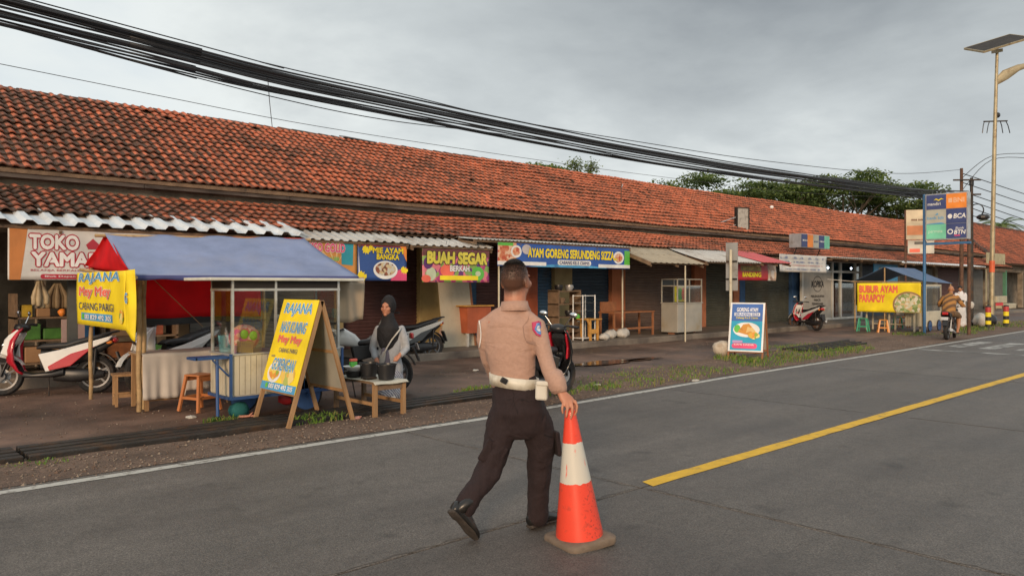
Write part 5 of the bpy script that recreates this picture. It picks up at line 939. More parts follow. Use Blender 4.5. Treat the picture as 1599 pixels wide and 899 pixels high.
# other hand, relaxed, ahead of the body
b.chain([L(782, 612, .30, .027, .02), L(785, 624, .31, .036, .016), L(787, 630, .31, .034, .014)], side=(0, 1, 0), n=12)
for k in range(4): b.chain([L(787, 629, .285+.018*k, .009), L(790, 638, .285+.018*k, .0085), L(789, 645, .285+.018*k, .0075)], n=8)
b.chain([L(785, 617, .275, .011), L(791, 625, .265, .010), L(793, 631, .265, .008)], n=8)
m_psk = mat('officer_skin', (.46, .195, .115), .48, 0, .10, 25, .06, 160)
t = m_psk.node_tree; n = t.nodes; l = t.links; p = n['Principled BSDF']; src = p.inputs['Base Color'].links[0].from_socket
c_ = n.new('ShaderNodeTexCoord'); sb_ = n.new('ShaderNodeVectorMath'); sb_.operation = 'DISTANCE'; l.new(c_.outputs['Object'], sb_.inputs[0]); q_ = M @ V((0, -.06, .035)); sb_.inputs[1].default_value = q_
nz = n.new('ShaderNodeTexNoise'); nz.inputs['Scale'].default_value = 220; l.new(c_.outputs['Object'], nz.inputs[0]); ad = n.new('ShaderNodeMath'); ad.operation = 'MULTIPLY_ADD'; l.new(nz.outputs[0], ad.inputs[0]); ad.inputs[1].default_value = .03; l.new(sb_.outputs['Value'], ad.inputs[2])
mr = n.new('ShaderNodeMapRange'); l.new(ad.outputs[0], mr.inputs[0]); mr.inputs[1].default_value = .125; mr.inputs[2].default_value = .168; mr.inputs[3].default_value = .88; mr.inputs[4].default_value = 0
mi = n.new('ShaderNodeMix'); mi.data_type = 'RGBA'; l.new(mr.outputs[0], mi.inputs[0]); l.new(src, mi.inputs[6]); mi.inputs[7].default_value = (.055, .028, .018, 1); l.new(mi.outputs[2], p.inputs['Base Color'])
b.build('body', m_psk, pol, remesh=.0062, sm=3); eyes(pol, M)
# hair: short strands over a thin shell, thinning out down the nape and sides
HS = 1.13; R = random.Random(11); m_ph = mat('cropped_hair', (.016, .012, .010), .6, 0, .5, 90, spec=.3)
def scalp(th, ph, g): return M @ V(((.077*HS+g)/HS*sin(th)*sin(ph), -.012+(.096*HS+g)/HS*sin(th)*cos(ph), .025+(.096*HS+g)/HS*cos(th)))
def hl_(ph): fr = cos(ph); return (.60 if fr < -.2 else .34 if fr > .55 else .34+.26*((.55-fr)/.75))*pi
b = MB(); NA, NB = 18, 48
o_ = [tuple(scalp(hl_(2*pi*j/NB)*.42*i/NA, 2*pi*j/NB, .006*(1-(i/NA)**3)-.003*(i/NA)**3)) for i in range(NA+1) for j in range(NB)]
b.add(o_, [(i*NB+j, i*NB+(j+1) % NB, (i+1)*NB+(j+1) % NB, (i+1)*NB+j) for i in range(NA) for j in range(NB)])
for _ in range(15000):
    ph = R.uniform(0, 2*pi); u = R.random()**.75
    if R.random() < max(0, (u-.45)/.55)**.7: continue
    th = hl_(ph)*u; p = scalp(th, ph, -.001); q = scalp(th+.14, ph+R.gauss(0, .12), 0); nn_ = (p-hc).normalized(); ln = .012*(1.15-u*.85); d = ((q-p).normalized()*.75+nn_*R.uniform(.25, .8)).normalized(); sdv = d.cross(nn_).normalized()*.0013
    b.add([p-sdv, p+sdv, p+d*ln], [(0, 1, 2)])
b.build('hair', m_ph, pol)
m_sh = mat('taupe_uniform_cloth', (.43, .265, .20), .85, 0, .06, 60, .12, 300); m_tr = mat('dark_brown_trouser_cloth', (.021, .011, .012), .9, 0, .12, 40, .15, 250)
def folds(m, sc_, amt, st=(1, 1, 1)):
    t = m.node_tree; n = t.nodes; l = t.links; p = n['Principled BSDF']; c = n.new('ShaderNodeTexCoord'); mp = n.new('ShaderNodeMapping'); mp.inputs['Scale'].default_value = st; l.new(c.outputs['Object'], mp.inputs[0]); z = n.new('ShaderNodeTexNoise'); z.inputs['Scale'].default_value = sc_; z.inputs['Detail'].default_value = 3; z.inputs['Distortion'].default_value = 1.2; l.new(mp.outputs[0], z.inputs[0])
    b_ = n.new('ShaderNodeBump'); b_.inputs['Strength'].default_value = .9; b_.inputs['Distance'].default_value = amt; l.new(z.outputs[0], b_.inputs['Height'])
    if p.inputs['Normal'].links: l.new(p.inputs['Normal'].links[0].from_socket, b_.inputs['Normal'])
    l.new(b_.outputs[0], p.inputs['Normal'])
folds(m_sh, 5, .016, (1, 1, 2.2)); folds(m_tr, 5, .03, (1.5, 1.5, .8))
b = MB(); sd = (cos(rad(18)), -sin(rad(18)), 0)
b.chain([L(802, 595, 0, .150, .105), L(801, 588, 0, .149, .106), L(800, 570, .0, .158, .112), L(797, 545, .0, .170, .116), L(795, 520, .0, .180, .112), L(796, 504, .0, .168, .104), L(799, 492, .0, .125, .085), L(803, 483, .005, .078, .07)], side=sd, n=22)
b.chain([L(796, 500, 0, .05), L(822, 494, -.03, .055), L(838, 508, -.05, .060), L(844, 530, -.075, .057), L(851, 556, -.10, .053), L(857, 578, -.14, .049), L(865, 592, -.162, .054), L(871, 600, -.175, .055)], n=16)
b.chain([L(796, 500, 0, .05), L(772, 497, .02, .055), L(759, 508, .035, .060), L(757, 530, .06, .058), L(763, 558, .1, .054), L(773, 588, .22, .048), L(777, 600, .26, .045)], n=16)
b.build('shirt', m_sh, pol, remesh=.011, sm=5, disp=.013, dsz=.13)
b = MB(); k = 24; o_ = []
for q in range(3):
    for j in range(k):
        a = 2*pi*j/k; p0 = V(L(803.5, 486-7.5*q, .004)); rr = (.108, .090, .083)[q]; o_.append((p0.x+rr*cos(a)*sd[0]-rr*.9*sin(a)*sd[1], p0.y+rr*cos(a)*sd[1]+rr*.9*sin(a)*sd[0], p0.z+.008*cos(a+1)))
b.add(o_, [(q*k+j, q*k+(j+1) % k, (q+1)*k+(j+1) % k, (q+1)*k+j) for q in (0, 1) for j in range(k)]).build('collar', m_sh, pol, smooth=180, solid=.008)
b = MB(); b.chain([L(866, 589, -.155, .060), L(871, 601, -.178, .061), L(872, 604, -.182, .057)], n=18); b.build('cuff', m_sh, pol, smooth=180, disp=.02, dsz=.05)
b = MB(); b.tube([L(748+3*sin(i*.5), 500+7*i, .0-.02*cos(i*.4)) for i in range(7)], .0035, 6); b.build('white_cord', K['white'], pol, smooth=180)
b = MB()
b.chain([L(805, 597, 0, .150, .106), L(807, 620, -.005, .168, .122), L(809, 643, -.012, .176, .134), L(810, 660, -.01, .165, .12)], side=sd, n=20)
b.chain([L(831, 640, 0, .098, .105), L(840, 665, .01, .100, .102), L(844, 695, .03, .092), L(843, 728, .05, .083), L(842, 755, .06, .076), L(840, 785, .075, .073), L(838, 806, .08, .074)], side=sd, n=18)
b.chain([L(789, 642, 0, .100, .108), L(782, 675, -.005, .100, .100), L(774, 705, -.02, .093), L(764, 732, -.05, .084), L(748, 757, -.10, .074), L(735, 777, -.14, .071), L(727, 790, -.16, .072)], side=sd, n=18)
b.build('trousers', m_tr, pol, remesh=.011, sm=5, disp=.035, dsz=.13)
m_seam = mat('shirt_seam', (.30, .185, .14), .9); m_tseam = mat('trouser_seam', (.008, .004, .005), .9)
shirt_o = [q for q in sc.objects if q.parent == pol and q.name.startswith('shirt')][0]; trous_o = [q for q in sc.objects if q.parent == pol and q.name.startswith('trousers')][0]
def seam(target, pts, m, wd=.005, nm='seam'):
    P = [V(p) for p in pts]; out = []
    for p, q in zip(P, P[1:]): out += [p.lerp(q, k/8) for k in range(8)]
    out.append(P[-1]); b = MB(); L_ = []
    for i, c in enumerate(out): d = (out[min(i+1, len(out)-1)]-out[max(i-1, 0)]).normalized(); s = d.cross(V((0, 1, 0))).normalized(); L_.append((c-s*wd, c+s*wd))
    for (a, c), (e_, f_) in zip(L_, L_[1:]): b.quad(a, e_, f_, c)
    o = b.build(nm, m, pol); w_ = o.modifiers.new('w', 'SHRINKWRAP'); w_.target = target; w_.wrap_method = 'NEAREST_SURFACEPOINT'; w_.wrap_mode = 'OUTSIDE_SURFACE'; w_.offset = .0015; return o
seam(shirt_o, [L(825, 492, -.10), L(820, 508, -.16), L(822, 525, -.17), L(830, 541, -.16)], m_seam, .003)
seam(trous_o, [L(797, 607, -.2), L(799, 625, -.2), L(805, 650, -.2)], m_tseam, .003); seam(trous_o, [L(815, 624, -.22), L(838, 625, -.2)], m_tseam, .004); seam(trous_o, [L(776, 622, -.16), L(793, 623, -.2)], m_tseam, .004); seam(trous_o, [L(852, 680, -.1), L(866, 682, -.05)], m_tseam, .005)
b = MB(); b.box(L(867, 690, .03), (.03, .15, .16), (0, -.12, .3)); b.build('cargo_pocket', m_tr, pol, bevel=.01); MB().box(L(770, 708, -.09), (.15, .03, .15), (.1, .5, .2)).build('cargo_pocket', m_tr, pol, bevel=.01)
k = 40; o_ = []
for q in (0, 1):
    for j in range(k):
        a = 2*pi*j/k; p0 = V(L(802.5, 603-17*q, 0)); rx, ry = (.158, .114) if q == 0 else (.161, .117); o_.append((p0.x+rx*cos(a)*sd[0]-ry*sin(a)*sd[1], p0.y+rx*cos(a)*sd[1]+ry*sin(a)*sd[0], p0.z-.018*cos(a)))
MB().add(o_, [(j, (j+1) % k, (j+1) % k+k, j+k) for j in range(k)]).build('belt', mat('white_belt', (.66, .62, .52), .45, 0, .08, 10, dirt=(.4, .34, .25), dscale=6), pol, smooth=180, solid=.012)
MB().box(L(787, 594, -.135), (.045, .02, .035), (.2, .5, .2)).build('belt_clip', K['dark'], pol, bevel=.006)
pc = MB().box(L(846, 611, -.15), (.078, .05, .108), (0, .03, -.25)).build('pouch', mat('white_pouch', (.62, .58, .5), .45, 0, .08, 10), pol, bevel=.014)
MB().box(L(848, 598, -.155), (.08, .058, .03), (0, .03, -.25)).build('flap', mat('white_pouch', (0, 0, 0)), pc, bevel=.008)
pt = MB(); c0 = V(L(841, 513, -.125)); nn = V((.62, -.78, .12)).normalized(); uu = V((.78, .62, 0)).normalized(); ww = V((-.12, .08, 1)).normalized()
def shield(s, off, m, nm, par, w_=.034, h_=.047): P = [(-w_, h_*.9), (0, h_*1.05), (w_, h_*.9), (w_*1.05, -.1*h_), (w_*.6, -.8*h_), (0, -1.1*h_), (-w_*.6, -.8*h_), (-w_*1.05, -.1*h_)]; b = MB(); b.add([c0+nn*off+uu*(x*s)+ww*(z*s)-nn*(abs(x)*.5) for x, z in P]+[c0+nn*(off-.012)+uu*(x*s)+ww*(z*s)-nn*(abs(x)*.5) for x, z in P], [tuple(range(8)), tuple(range(15, 7, -1))]+[(i, i+8, (i+1) % 8+8, (i+1) % 8) for i in range(8)]); return b.build(nm, m, par)
pa = shield(1, .010, paint('patch_red', (.50, .05, .13)), 'sleeve_patch', pol); shield(.76, .0125, paint('patch_blue', (.12, .25, .55)), 'patch_field', pa); shield(.38, .0145, paint('patch_white', (.6, .65, .7)), 'patch_emblem', pa)
MB().tube([L(873+8*cos(a)*.9, 611.5+4.5*sin(a), -.2+.03*sin(a)) for a in [2*pi*i/14 for i in range(15)]], .004, 6).build('bracelet', K['dark'], pol)
m_shoe = mat('black_leather', (.014, .013, .012), .32, 0, .15, 12, dirt=(.05, .04, .03), dscale=6); m_sole = mat('worn_sole', (.045, .035, .028), .8, 0, .3, 20, .3, 60)
def shoe(heel, toe, up, ank=(0, 0, 1)):
    h, t_, u = V(heel), V(toe), V(up).normalized(); d = (t_-h); b = MB()
    b.chain([(*(h+d*q+u*z), a, c) for q, z, a, c in ((.0, .05, .034, .045), (.2, .055, .037, .05), (.45, .05, .040, .042), (.7, .035, .045, .03), (.9, .027, .040, .022), (.98, .022, .026, .016))], side=d.cross(u), n=14)
    b.chain([(*(h+d*.08+u*.05), .034, .034), (*(h+d*.08+V(ank)*.07), .038, .038), (*(h+d*.08+V(ank)*.13), .040, .040)], n=12)
    s_ = b.build('shoe', m_shoe, pol, smooth=180)
    b = MB(); b.chain([(*(h+d*q+u*z), a, c) for q, z, a, c in ((-.02, .006, .035, .016), (.2, .006, .039, .018), (.29, .009, .037, .009), (.5, .009, .040, .008), (.75, .007, .048, .009), (1.0, .007, .027, .009))], side=d.cross(u), n=12); b.build('sole', m_sole, s_, smooth=40)
shoe(L(829, 822.5, .055), V(L(829, 822.5, .055))+V((.19, .20, -.006)), (0, 0, 1)); hl = V(L(705, 800, -.25)); shoe(hl, V(L(742, 842, -.17)), (.50, .72, .45), (.75, .45, .5))
# ---------------------------------------------------------------- generic dressed person
def tubebody(par, chains, m, nm, vox, sm=4, disp=0, dsz=.1, side=(1, 0, 0), n=12):
    b = MB(); [b.chain(c, side=side, n=n) for c in chains]; return b.build(nm, m, par, remesh=vox, sm=sm, disp=disp, dsz=dsz)
# the woman by the bench
DW = 11.0; L = LF(608, DW); r0 = ray(608, 447)
wo_ = thing('person', 'person in a black headscarf and grey cardigan standing by the low bench', 'person', (r0.x*DW, r0.y*DW, 0), CAMROT)
b = MB(); M = head(b, V(L(605, 480)), (-.25, -1), 1.04)
b.chain([L(607, 505, .02, .045), L(606, 490, .01, .05)]); b.chain([L(609, 585, .02, .13, .1), L(609, 545, .02, .12, .09), L(608, 515, .02, .14, .08), L(607, 506, .02, .06, .05)])
for s, pts in ((0, [L(589, 515, .02, .045), L(583, 542, .0, .037), L(587, 558, -.10, .027)]), (1, [L(628, 515, .02, .045), L(634, 543, .0, .037), L(625, 553, -.16, .027)])):
    b.chain(pts); e_ = V(pts[-1][:3])
    dr2 = V((.3 if s == 0 else -.55, -.5, -.75)).normalized(); b.chain([(*e_, .026, .02), (*(e_+dr2*.05), .036, .016), (*(e_+dr2*.08), .034, .013)], side=(1, 0, .2))
    for k in range(4): q = e_+dr2*.08+V((-.026+.0175*k, 0, 0)); b.chain([(*q, .0085), (*(q+dr2*.03+V((0, .006, 0))), .008), (*(q+dr2*.052+V((0, .02, 0))), .007)], n=8)
    q = e_+dr2*.03+V((.035 if s == 0 else -.035, 0, 0)); b.chain([(*q, .010), (*(q+dr2*.04+V((.01 if s == 0 else -.01, -.01, 0))), .008)], n=8)
for x in (600, 614): b.chain([L(x, 585, .03, .07), L(x, 605, .02, .05), L(x+1, 618, .0, .035)])
b.build('body', m_sk, wo_, remesh=.0075, sm=3); eyes(wo_, M, .8)
m_car = mat('grey_cardigan', (.36, .37, .39), .9, 0, .1, 30, .3, 90); m_hij = mat('black_headscarf', (.011, .010, .012), .8, 0, .2, 10, .2, 20)
m_skt = mat('patterned_skirt', (.36, .36, .42), .85, 0, .1, 20)
t = m_skt.node_tree; n = t.nodes; l = t.links; p = n['Principled BSDF']; c_ = n.new('ShaderNodeTexCoord'); wv = n.new('ShaderNodeTexWave'); wv.inputs['Scale'].default_value = 14; wv.inputs['Distortion'].default_value = 4; wv.bands_direction = 'DIAGONAL'; l.new(c_.outputs['Object'], wv.inputs[0]); mx_ = n.new('ShaderNodeMix'); mx_.data_type = 'RGBA'; l.new(wv.outputs[0], mx_.inputs[0]); mx_.inputs[6].default_value = (.14, .14, .21, 1); mx_.inputs[7].default_value = (.60, .60, .62, 1); l.new(mx_.outputs[2], p.inputs['Base Color'])
folds(m_car, 6, .012, (1, 1, .6)); folds(m_hij, 5, .04)
tubebody(wo_, [[L(610, 580, .02, .185, .14), L(609, 560, .02, .165, .125), L(609, 535, .02, .165, .115), L(608, 517, .02, .165, .1), L(607, 508, .02, .09, .07)], [L(592, 514, .02, .065), L(585, 530, .01, .062), L(582.5, 544, .0, .055), L(586, 557, -.09, .046)], [L(626, 514, .02, .065), L(632, 530, .01, .062), L(634.5, 544, .0, .055), L(627, 553, -.14, .046)]], m_car, 'cardigan', .013, disp=.02)
tubebody(wo_, [[L(610, 612, .02, .20, .17), L(610, 595, .02, .19, .16), L(610, 570, .02, .165, .13)]], m_skt, 'skirt', .014, disp=.03, dsz=.15)
tubebody(wo_, [[L(602, 570, -.09, .085, .04), L(601, 558, -.10, .075, .03), L(601, 545, -.10, .05, .03)]], paint('grey_lilac_cloth', (.13, .12, .16), rough=.9), 'tunic', .013)
b = MB(); hcn = V(L(605, 480)); b.ell(hcn+V((.012, .036, .034)), (.108, .118, .148), 18)
b.chain([L(606, 494, .01, .088, .088), L(607, 503, .01, .115, .10), L(607, 514, .0, .172, .130), L(605, 529, -.035, .155, .100), L(603, 541, -.07, .105, .055), L(602, 548, -.08, .04, .03)], n=18)
b.build('headscarf', m_hij, wo_, remesh=.011, sm=4, disp=.012)
MB().tube([L(626, 512, -.06), L(620, 520, -.12), L(612, 530, -.15), L(604, 543, -.16), L(598, 556, -.16)], .012, 6).build('bag_strap', K['sack'], wo_, smooth=180)
tubebody(wo_, [[L(594, 575, -.13, .03, .03), L(597, 560, -.14, .05, .03), L(600, 550, -.15, .03, .02)]], paint('grey_bag_cloth', (.3, .3, .3), rough=.9), 'bag', .012)
for x, y in ((594, 0), (615, -.02)):
    b = MB(); b.chain([L(x, 618.5, y+.10, .035, .035), L(x-1, 619, y, .040, .03), L(x-1, 620.3, y-.10, .042, .022)], side=(1, 0, 0), n=12); b.build('shoe', paint('white_shoe', (.6, .58, .54)), wo_, smooth=180)
# the rider
rd_ = thing('person', 'person in a brown striped shirt riding the small black motorcycle', 'person', moto.location, moto.rotation_euler.z)
m_bat = mat('brown_striped_cloth', (.34, .17, .05), .85)
t = m_bat.node_tree; n = t.nodes; l = t.links; p = n['Principled BSDF']; c_ = n.new('ShaderNodeTexCoord'); wv = n.new('ShaderNodeTexWave'); wv.inputs['Scale'].default_value = 2.2; wv.inputs['Distortion'].default_value = 1.5; wv.bands_direction = 'DIAGONAL'; l.new(c_.outputs['Object'], wv.inputs[0]); mx_ = n.new('ShaderNodeMix'); mx_.data_type = 'RGBA'; l.new(wv.outputs[0], mx_.inputs[0]); mx_.inputs[6].default_value = (.10, .055, .03, 1); mx_.inputs[7].default_value = (.40, .19, .05, 1); l.new(mx_.outputs[2], p.inputs['Base Color'])
b = MB(); M = head(b, V((.08, 0, 1.50)), (1, .1), .98); b.chain([(-.02, 0, 1.28, .06), (.05, 0, 1.42, .056)])
b.chain([(-.28, 0, .82, .15, .12), (-.2, 0, 1.05, .15, .11), (-.05, 0, 1.28, .17, .10)], side=(0, 1, 0))
for s in (-1, 1):
    b.chain([(-.04, s*.19, 1.25, .05), (-.02, s*.30, 1.05, .042), (.2, s*.33, 1.0, .03)]); b.chain([(.2, s*.33, 1.0, .03, .022), (.26, s*.335, 1.0, .035, .02)], side=(0, 1, 0))
    for k in range(4): b.chain([(.25, s*.305+s*.02*k, 1.01, .009), (.29, s*.305+s*.02*k, 1.0, .009), (.285, s*.305+s*.02*k, .965, .008)], n=8)
    b.chain([(.22, s*.29, 1.0, .011), (.24, s*.28, .97, .009)], n=8)
    b.chain([(-.25, s*.10, .80, .09), (.12, s*.20, .70, .07), (.06, s*.20, .40, .05), (-.02, s*.19, .26, .038)]); b.chain([(-.06, s*.19, .23, .035), (.05, s*.19, .22, .04, .03), (.14, s*.19, .21, .035, .02)], side=(0, 1, 0))
b.build('body', mat('brown_skin', (.40, .18, .09), .5, 0, .1, 20), rd_, remesh=.011, sm=3)
tubebody(rd_, [[(-.31, 0, .80, .185, .15), (-.26, 0, .98, .185, .14), (-.14, 0, 1.16, .19, .13), (-.05, 0, 1.30, .15, .10), (-.0, 0, 1.36, .075, .07)], [(-.04, .18, 1.26, .075), (-.03, .28, 1.10, .068), (.06, .32, 1.02, .055)], [(-.04, -.18, 1.26, .075), (-.03, -.28, 1.10, .068), (.06, -.32, 1.02, .055)]], m_bat, 'shirt', .016, disp=.03, side=(0, 1, 0))
tubebody(rd_, [[(-.26, s*.10, .80, .115), (.0, s*.17, .74, .10), (.13, s*.20, .68, .085)] for s in (-1, 1)], paint('olive_brown_shorts', (.14, .085, .045), rough=.9), 'shorts', .016)
b = MB()
for s in (-1, 1): b.box((.05, s*.19, .185), (.26, .09, .03))
b.build('sandal', K['dark'], rd_)
# person in white beyond the cart
DP = 31.; L = LF(1500, DP); r0 = ray(1500, 447); pw = thing('person', 'person in white clothes standing behind the dark posts of the bank sign', 'person', (r0.x*DP, r0.y*DP, 0), CAMROT)
b = MB(); M = head(b, V((-.02, 0, 1.50)), (-.6, -.8), .95); b.chain([(0, 0, 1.28, .06), (-.01, 0, 1.42, .055)]); b.chain([(0, 0, .85, .14, .1), (0, 0, 1.3, .16, .09)])
for s in (-1, 1):
    b.chain([(s*.19, 0, 1.28, .045), (s*.27, -.05, 1.05, .038), (s*.2, -.22, .98, .028)]); b.chain([(s*.2, -.22, .98, .027, .02), (s*.17, -.28, .97, .036, .016)], side=(1, 0, 0))
    for k in range(4): b.chain([(s*(.19-.018*k), -.28, .97, .009), (s*(.18-.018*k), -.33, .95, .008)], n=8)
    b.chain([(s*.16, -.23, .99, .01), (s*.13, -.27, 1., .008)], n=8); b.chain([(s*.09, 0, .85, .08), (s*.1, 0, .45, .06), (s*.1, .02, .08, .04)]); b.chain([(s*.1, .05, .04, .035), (s*.1, -.15, .03, .04, .02)])
b.build('body', mat('brown_skin', (0, 0, 0)), pw, remesh=.012, sm=3)
tubebody(pw, [[(0, 0, .10, .22, .18), (0, 0, .5, .21, .16), (0, 0, .9, .18, .14), (0, 0, 1.2, .19, .12), (0, 0, 1.33, .14, .09), (0, 0, 1.38, .08, .07)], [(.17, 0, 1.28, .07), (.26, -.04, 1.06, .065), (.21, -.2, .98, .055)], [(-.17, 0, 1.28, .07), (-.26, -.04, 1.06, .065), (-.21, -.2, .98, .055)]], paint('white_robe', (.62, .62, .64), rough=.9), 'robe', .018, disp=.03)
b = MB(); b.ell((-.02, .01, 1.545), (.085, .1, .09), 14); b.build('hair', K['hair'], pw, smooth=180)
o = thing('shopping_bag', 'white plastic bag held by the person in white', 'bag', (r0.x*DP+.3, r0.y*DP-.3, .72)); MB().ell((0, 0, .12), (.12, .1, .15), 12).build('bag', K['sack'], o, smooth=180, disp=.05)
# ================================================================ RICE PORRIDGE STALL
GX = 28.5
can = thing('stall_canopy', 'blue tarpaulin canopy over the rice porridge stall', 'canopy', (GX, 9.9, 0)); B0 = V((GX, 9.9, 0))
FL, FR = V((GX, 9.9, 1.78)), V((31.5, 9.9, 1.70)); RL, RR = V((GX, 11.2, 2.30)), V((31.4, 11.2, 2.28)); BL, BR = V((GX, 12.3, 1.80)), V((31.4, 12.3, 1.80))
m_tarp2 = mat('dark_blue_tarpaulin', (.09, .15, .27), .62, 0, .1, 3, .25, 5)
slab4(FL, FR, RR, RL, sag=.03).build('front_slope', m_tarp2, can, smooth=180, solid=.006); slab4(BL, BR, RR, RL, sag=.03).build('rear_slope', m_tarp2, can, smooth=180, solid=.006)
for x, y, z in ((.03, .02, 1.76), (.03, 2.35, 1.78), (2.9, .05, 1.7), (2.9, 2.35, 1.78), (.05, 1.3, 2.27)): MB().tube([(x, y, 0), (x, y, z)], .025).build('bamboo_post', K['bamboo'], can, smooth=60)
MB().tube([(.0, -.1, 1.74), (.0, 2.5, 1.78)], .022).build('gable_pole', K['bamboo'], can); MB().tube([(0, 2.4, 1.78), (-.8, 3.0, 1.86)], .012).build('guy_rope', K['sack'], can)
MB().grid(lambda u, v: (.1+2.6*u, 2.42+.03*sin(u*13), .9+.9*v), 24, 6).build('back_cloth', mat('dark_screen', (.03, .028, .03), .9), can, smooth=180, solid=.004)
o, f = banner('stall_banner', 'yellow banner with red lettering and a bowl of rice porridge', 'banner', (GX-.06, 12.14, .68), 2.2, 1.04, paint('banner_yellow', (0, 0, 0)), rotz=-pi/2, wave=.008, seed=3)
text('BUBUR AYAM', o, .10, 1.42, .70, .94, K['lred'], -.012, .03, outline=(K['orange'], .015)); text('PARAPOY', o, .10, .98, .36, .62, K['lred'], -.012, .03, outline=(K['orange'], .015))
cc = [p for p in oval(1.78, .28, .52, .46, 40)]; cl = [(min(2.19, x), max(.01, z)) for x, z in cc]; patch(o, f, cl, paint('bowl_rim', (.35, .2, .1)), -.006); patch(o, f, [(min(2.185, x), max(.015, z)) for x, z in oval(1.79, .26, .47, .42, 40)], F_por, -.011)
o = thing('stall_table', 'long white topped table under the porridge canopy', 'table', (GX+.25, 10.25, 0)); MB().bx(0, .6, 0, 1.7, .66, .69).build('tabletop', K['white'], o)
for x in (0, .55):
    for y in (0, .85, 1.65): MB().bx(x, x+.05, y, y+.05, 0, .66).build('leg', K['pole'], o)
MB().bx(.56, .59, .06, 1.64, .2, .24).build('rail', K['pole'], o)
pstool('green plastic stool at the back corner of the porridge stall', G(1348, 517), .2, m_gst, .47); pstool('amber plastic stool in front of the porridge banner', G(1379, 519), .5, m_yst, .45); pstool('green plastic stool half hidden under the porridge table', G(1402, 513), .3, m_gst, .45); pstool('amber plastic stool behind the porridge table near the cream cart', G(1412, 511), .1, m_yst, .42)
o = thing('porridge_cart', 'cream panelled porridge cart with a glass case next to the blue post', 'food cart', (28.95, 9.95, 0)); MB().bx(0, 1.5, 0, .7, .18, .72).build('body', m_cp, o, bevel=.01)
b = MB(); ribpanel(b, 0, .7, 0, .2, .7); b.build('side_cladding', m_cp, o)
for x in (0, 1.46):
    for y in (0, .66): MB().bx(x, x+.04, y, y+.04, .72, 1.66).build('post', K['pole'], o)
MB().bx(-.002, 1.502, -.002, .702, 1.6, 1.67).build('top_rail', K['pole'], o); MB().bx(.015, .02, .05, .65, .73, 1.6).build('glass_pane', K['glass'], o); MB().bx(.05, 1.45, .015, .02, .73, 1.6).build('glass_pane', K['glass'], o)
for x in (.3, 1.2):
    b = MB(); spoked(b, .2); b.build('wheel', [K['tyre'], m_bf, K['steel']], o, smooth=40, loc=(x, -.02, .2), rot=(pi/2, 0, 0))
# ================================================================ GLASS DOORS OF THE BOOTH
xa, xb = XY(1253, 15.2), XY(1345, 15.2); o = thing('glass_booth', 'white framed glass shopfront with a round logo poster', 'shopfront', (xa, 15.2, PZ)); WB = xb-xa
m_wf = paint('white_frame', (.55, .54, .5)); XS = [0, XY(1300, 15.2)-xa, XY(1313, 15.2)-xa, XY(1336, 15.2)-xa, WB]
for x in XS: MB().bx(x-.06, x+.06, -.02, .08, 0, 2.6).build('post', m_wf, o)
for a, c in zip(XS, XS[1:]):
    for z in (0.0, 2.05, 2.5): MB().bx(a+.06, c-.06, .0, .07, z, z+.09).build('rail', m_wf, o)
    MB().bx(a+.06, c-.06, .03, .036, 2.14, 2.5).build('glass_pane', K['glass'], o)
    if a: MB().bx(a+.06, c-.06, .03, .036, .09, 2.05).build('glass_pane', K['glass'], o)
MB().bx(XS[0]+.06, XS[1]-.06, .02, .034, .09, 2.05).build('poster', paint('poster_grey', (.36, .34, .30), rough=.6), o)
pw_ = XS[1]; cx = pw_/2
b = MB(); [b.add([(cx+rr*cos(2*pi*j/32), .014, 1.55+rr*.8*sin(2*pi*j/32)) for rr in (r_, r_-.035) for j in range(32)], [(j, (j+1) % 32, (j+1) % 32+32, j+32) for j in range(32)]) for r_ in (.42,)]; b.build('logo_ring', K['black'], o)
text('KOPIKA', o, cx-.55, cx+.55, 1.42, 1.68, K['black'], .010, .03, shear=.1)
for s_, z in (('PERLENGKAPAN', .98), ('PARCEL', .82), ('PERNIKAHAN', .66)): text(s_, o, cx-.08*len(s_)*.62, cx+.08*len(s_)*.62, z, z+.10, K['black'], .010, .02)
scribble(o, None, cx-.5, cx+.5, .46, .51, K['black'], 9, 21); scribble(o, None, cx-.35, cx+.35, .36, .41, K['black'], 9, 22)
for ob in sc.objects:
    if ob.parent == o and ob.name.startswith('lettering'): ob.location.y = .018
MB().bx(0, WB, 2.5, 2.6, 0, 2.6).build('back_panel', m_mar, o); MB().bx(XS[3]+.3, XS[4]-.1, .8, 1.2, 0, 1.5).build('cabinet', paint('booth_cabinet', (.25, .1, .06)), o)
for i, (px, py, Y, lab) in enumerate(((1293, 418, 14.6, 'lit bulb hanging by the white framed booth post nearest the grey white banner'), (1329, 419, 14.6, 'lit bulb hanging over the dark end of the glass booth'), (1567, 418, 14.4, 'lit bulb hanging at the far shop beyond the lamp post'), (1167, 408, 14.0, 'small clear bulb hanging under the corrugated awning'))):
    q = PY(px, py, Y); o = thing('light_bulb', lab, 'light bulb', q); MB().ell((0, 0, 0), (.04, .04, .05), 12).build('bulb', K['bulb'] if i < 3 else K['glass'], o, smooth=180); MB().tube([(0, 0, .06), (0, 0, .4)], .008, 6).build('cord', K['dark'], o)
q = PY(697, 298, 13.9); o = thing('hanging_bag', 'white knotted bag hanging on a cord between the noodle and fruit banners', 'bag', (PY(697, 411, 13.6)))
b = MB(); b.chain([(0, 0, -.17, .05), (.01, 0, -.08, .09), (.0, 0, .02, .05), (.02, 0, .10, .02), (.06, 0, .17, .04, .02)], n=12); b.build('bag', K['sack'], o, smooth=180); MB().tube([(0, 0, .1), (0, 0, .5)], .005, 5).build('cord', K['dark'], o)
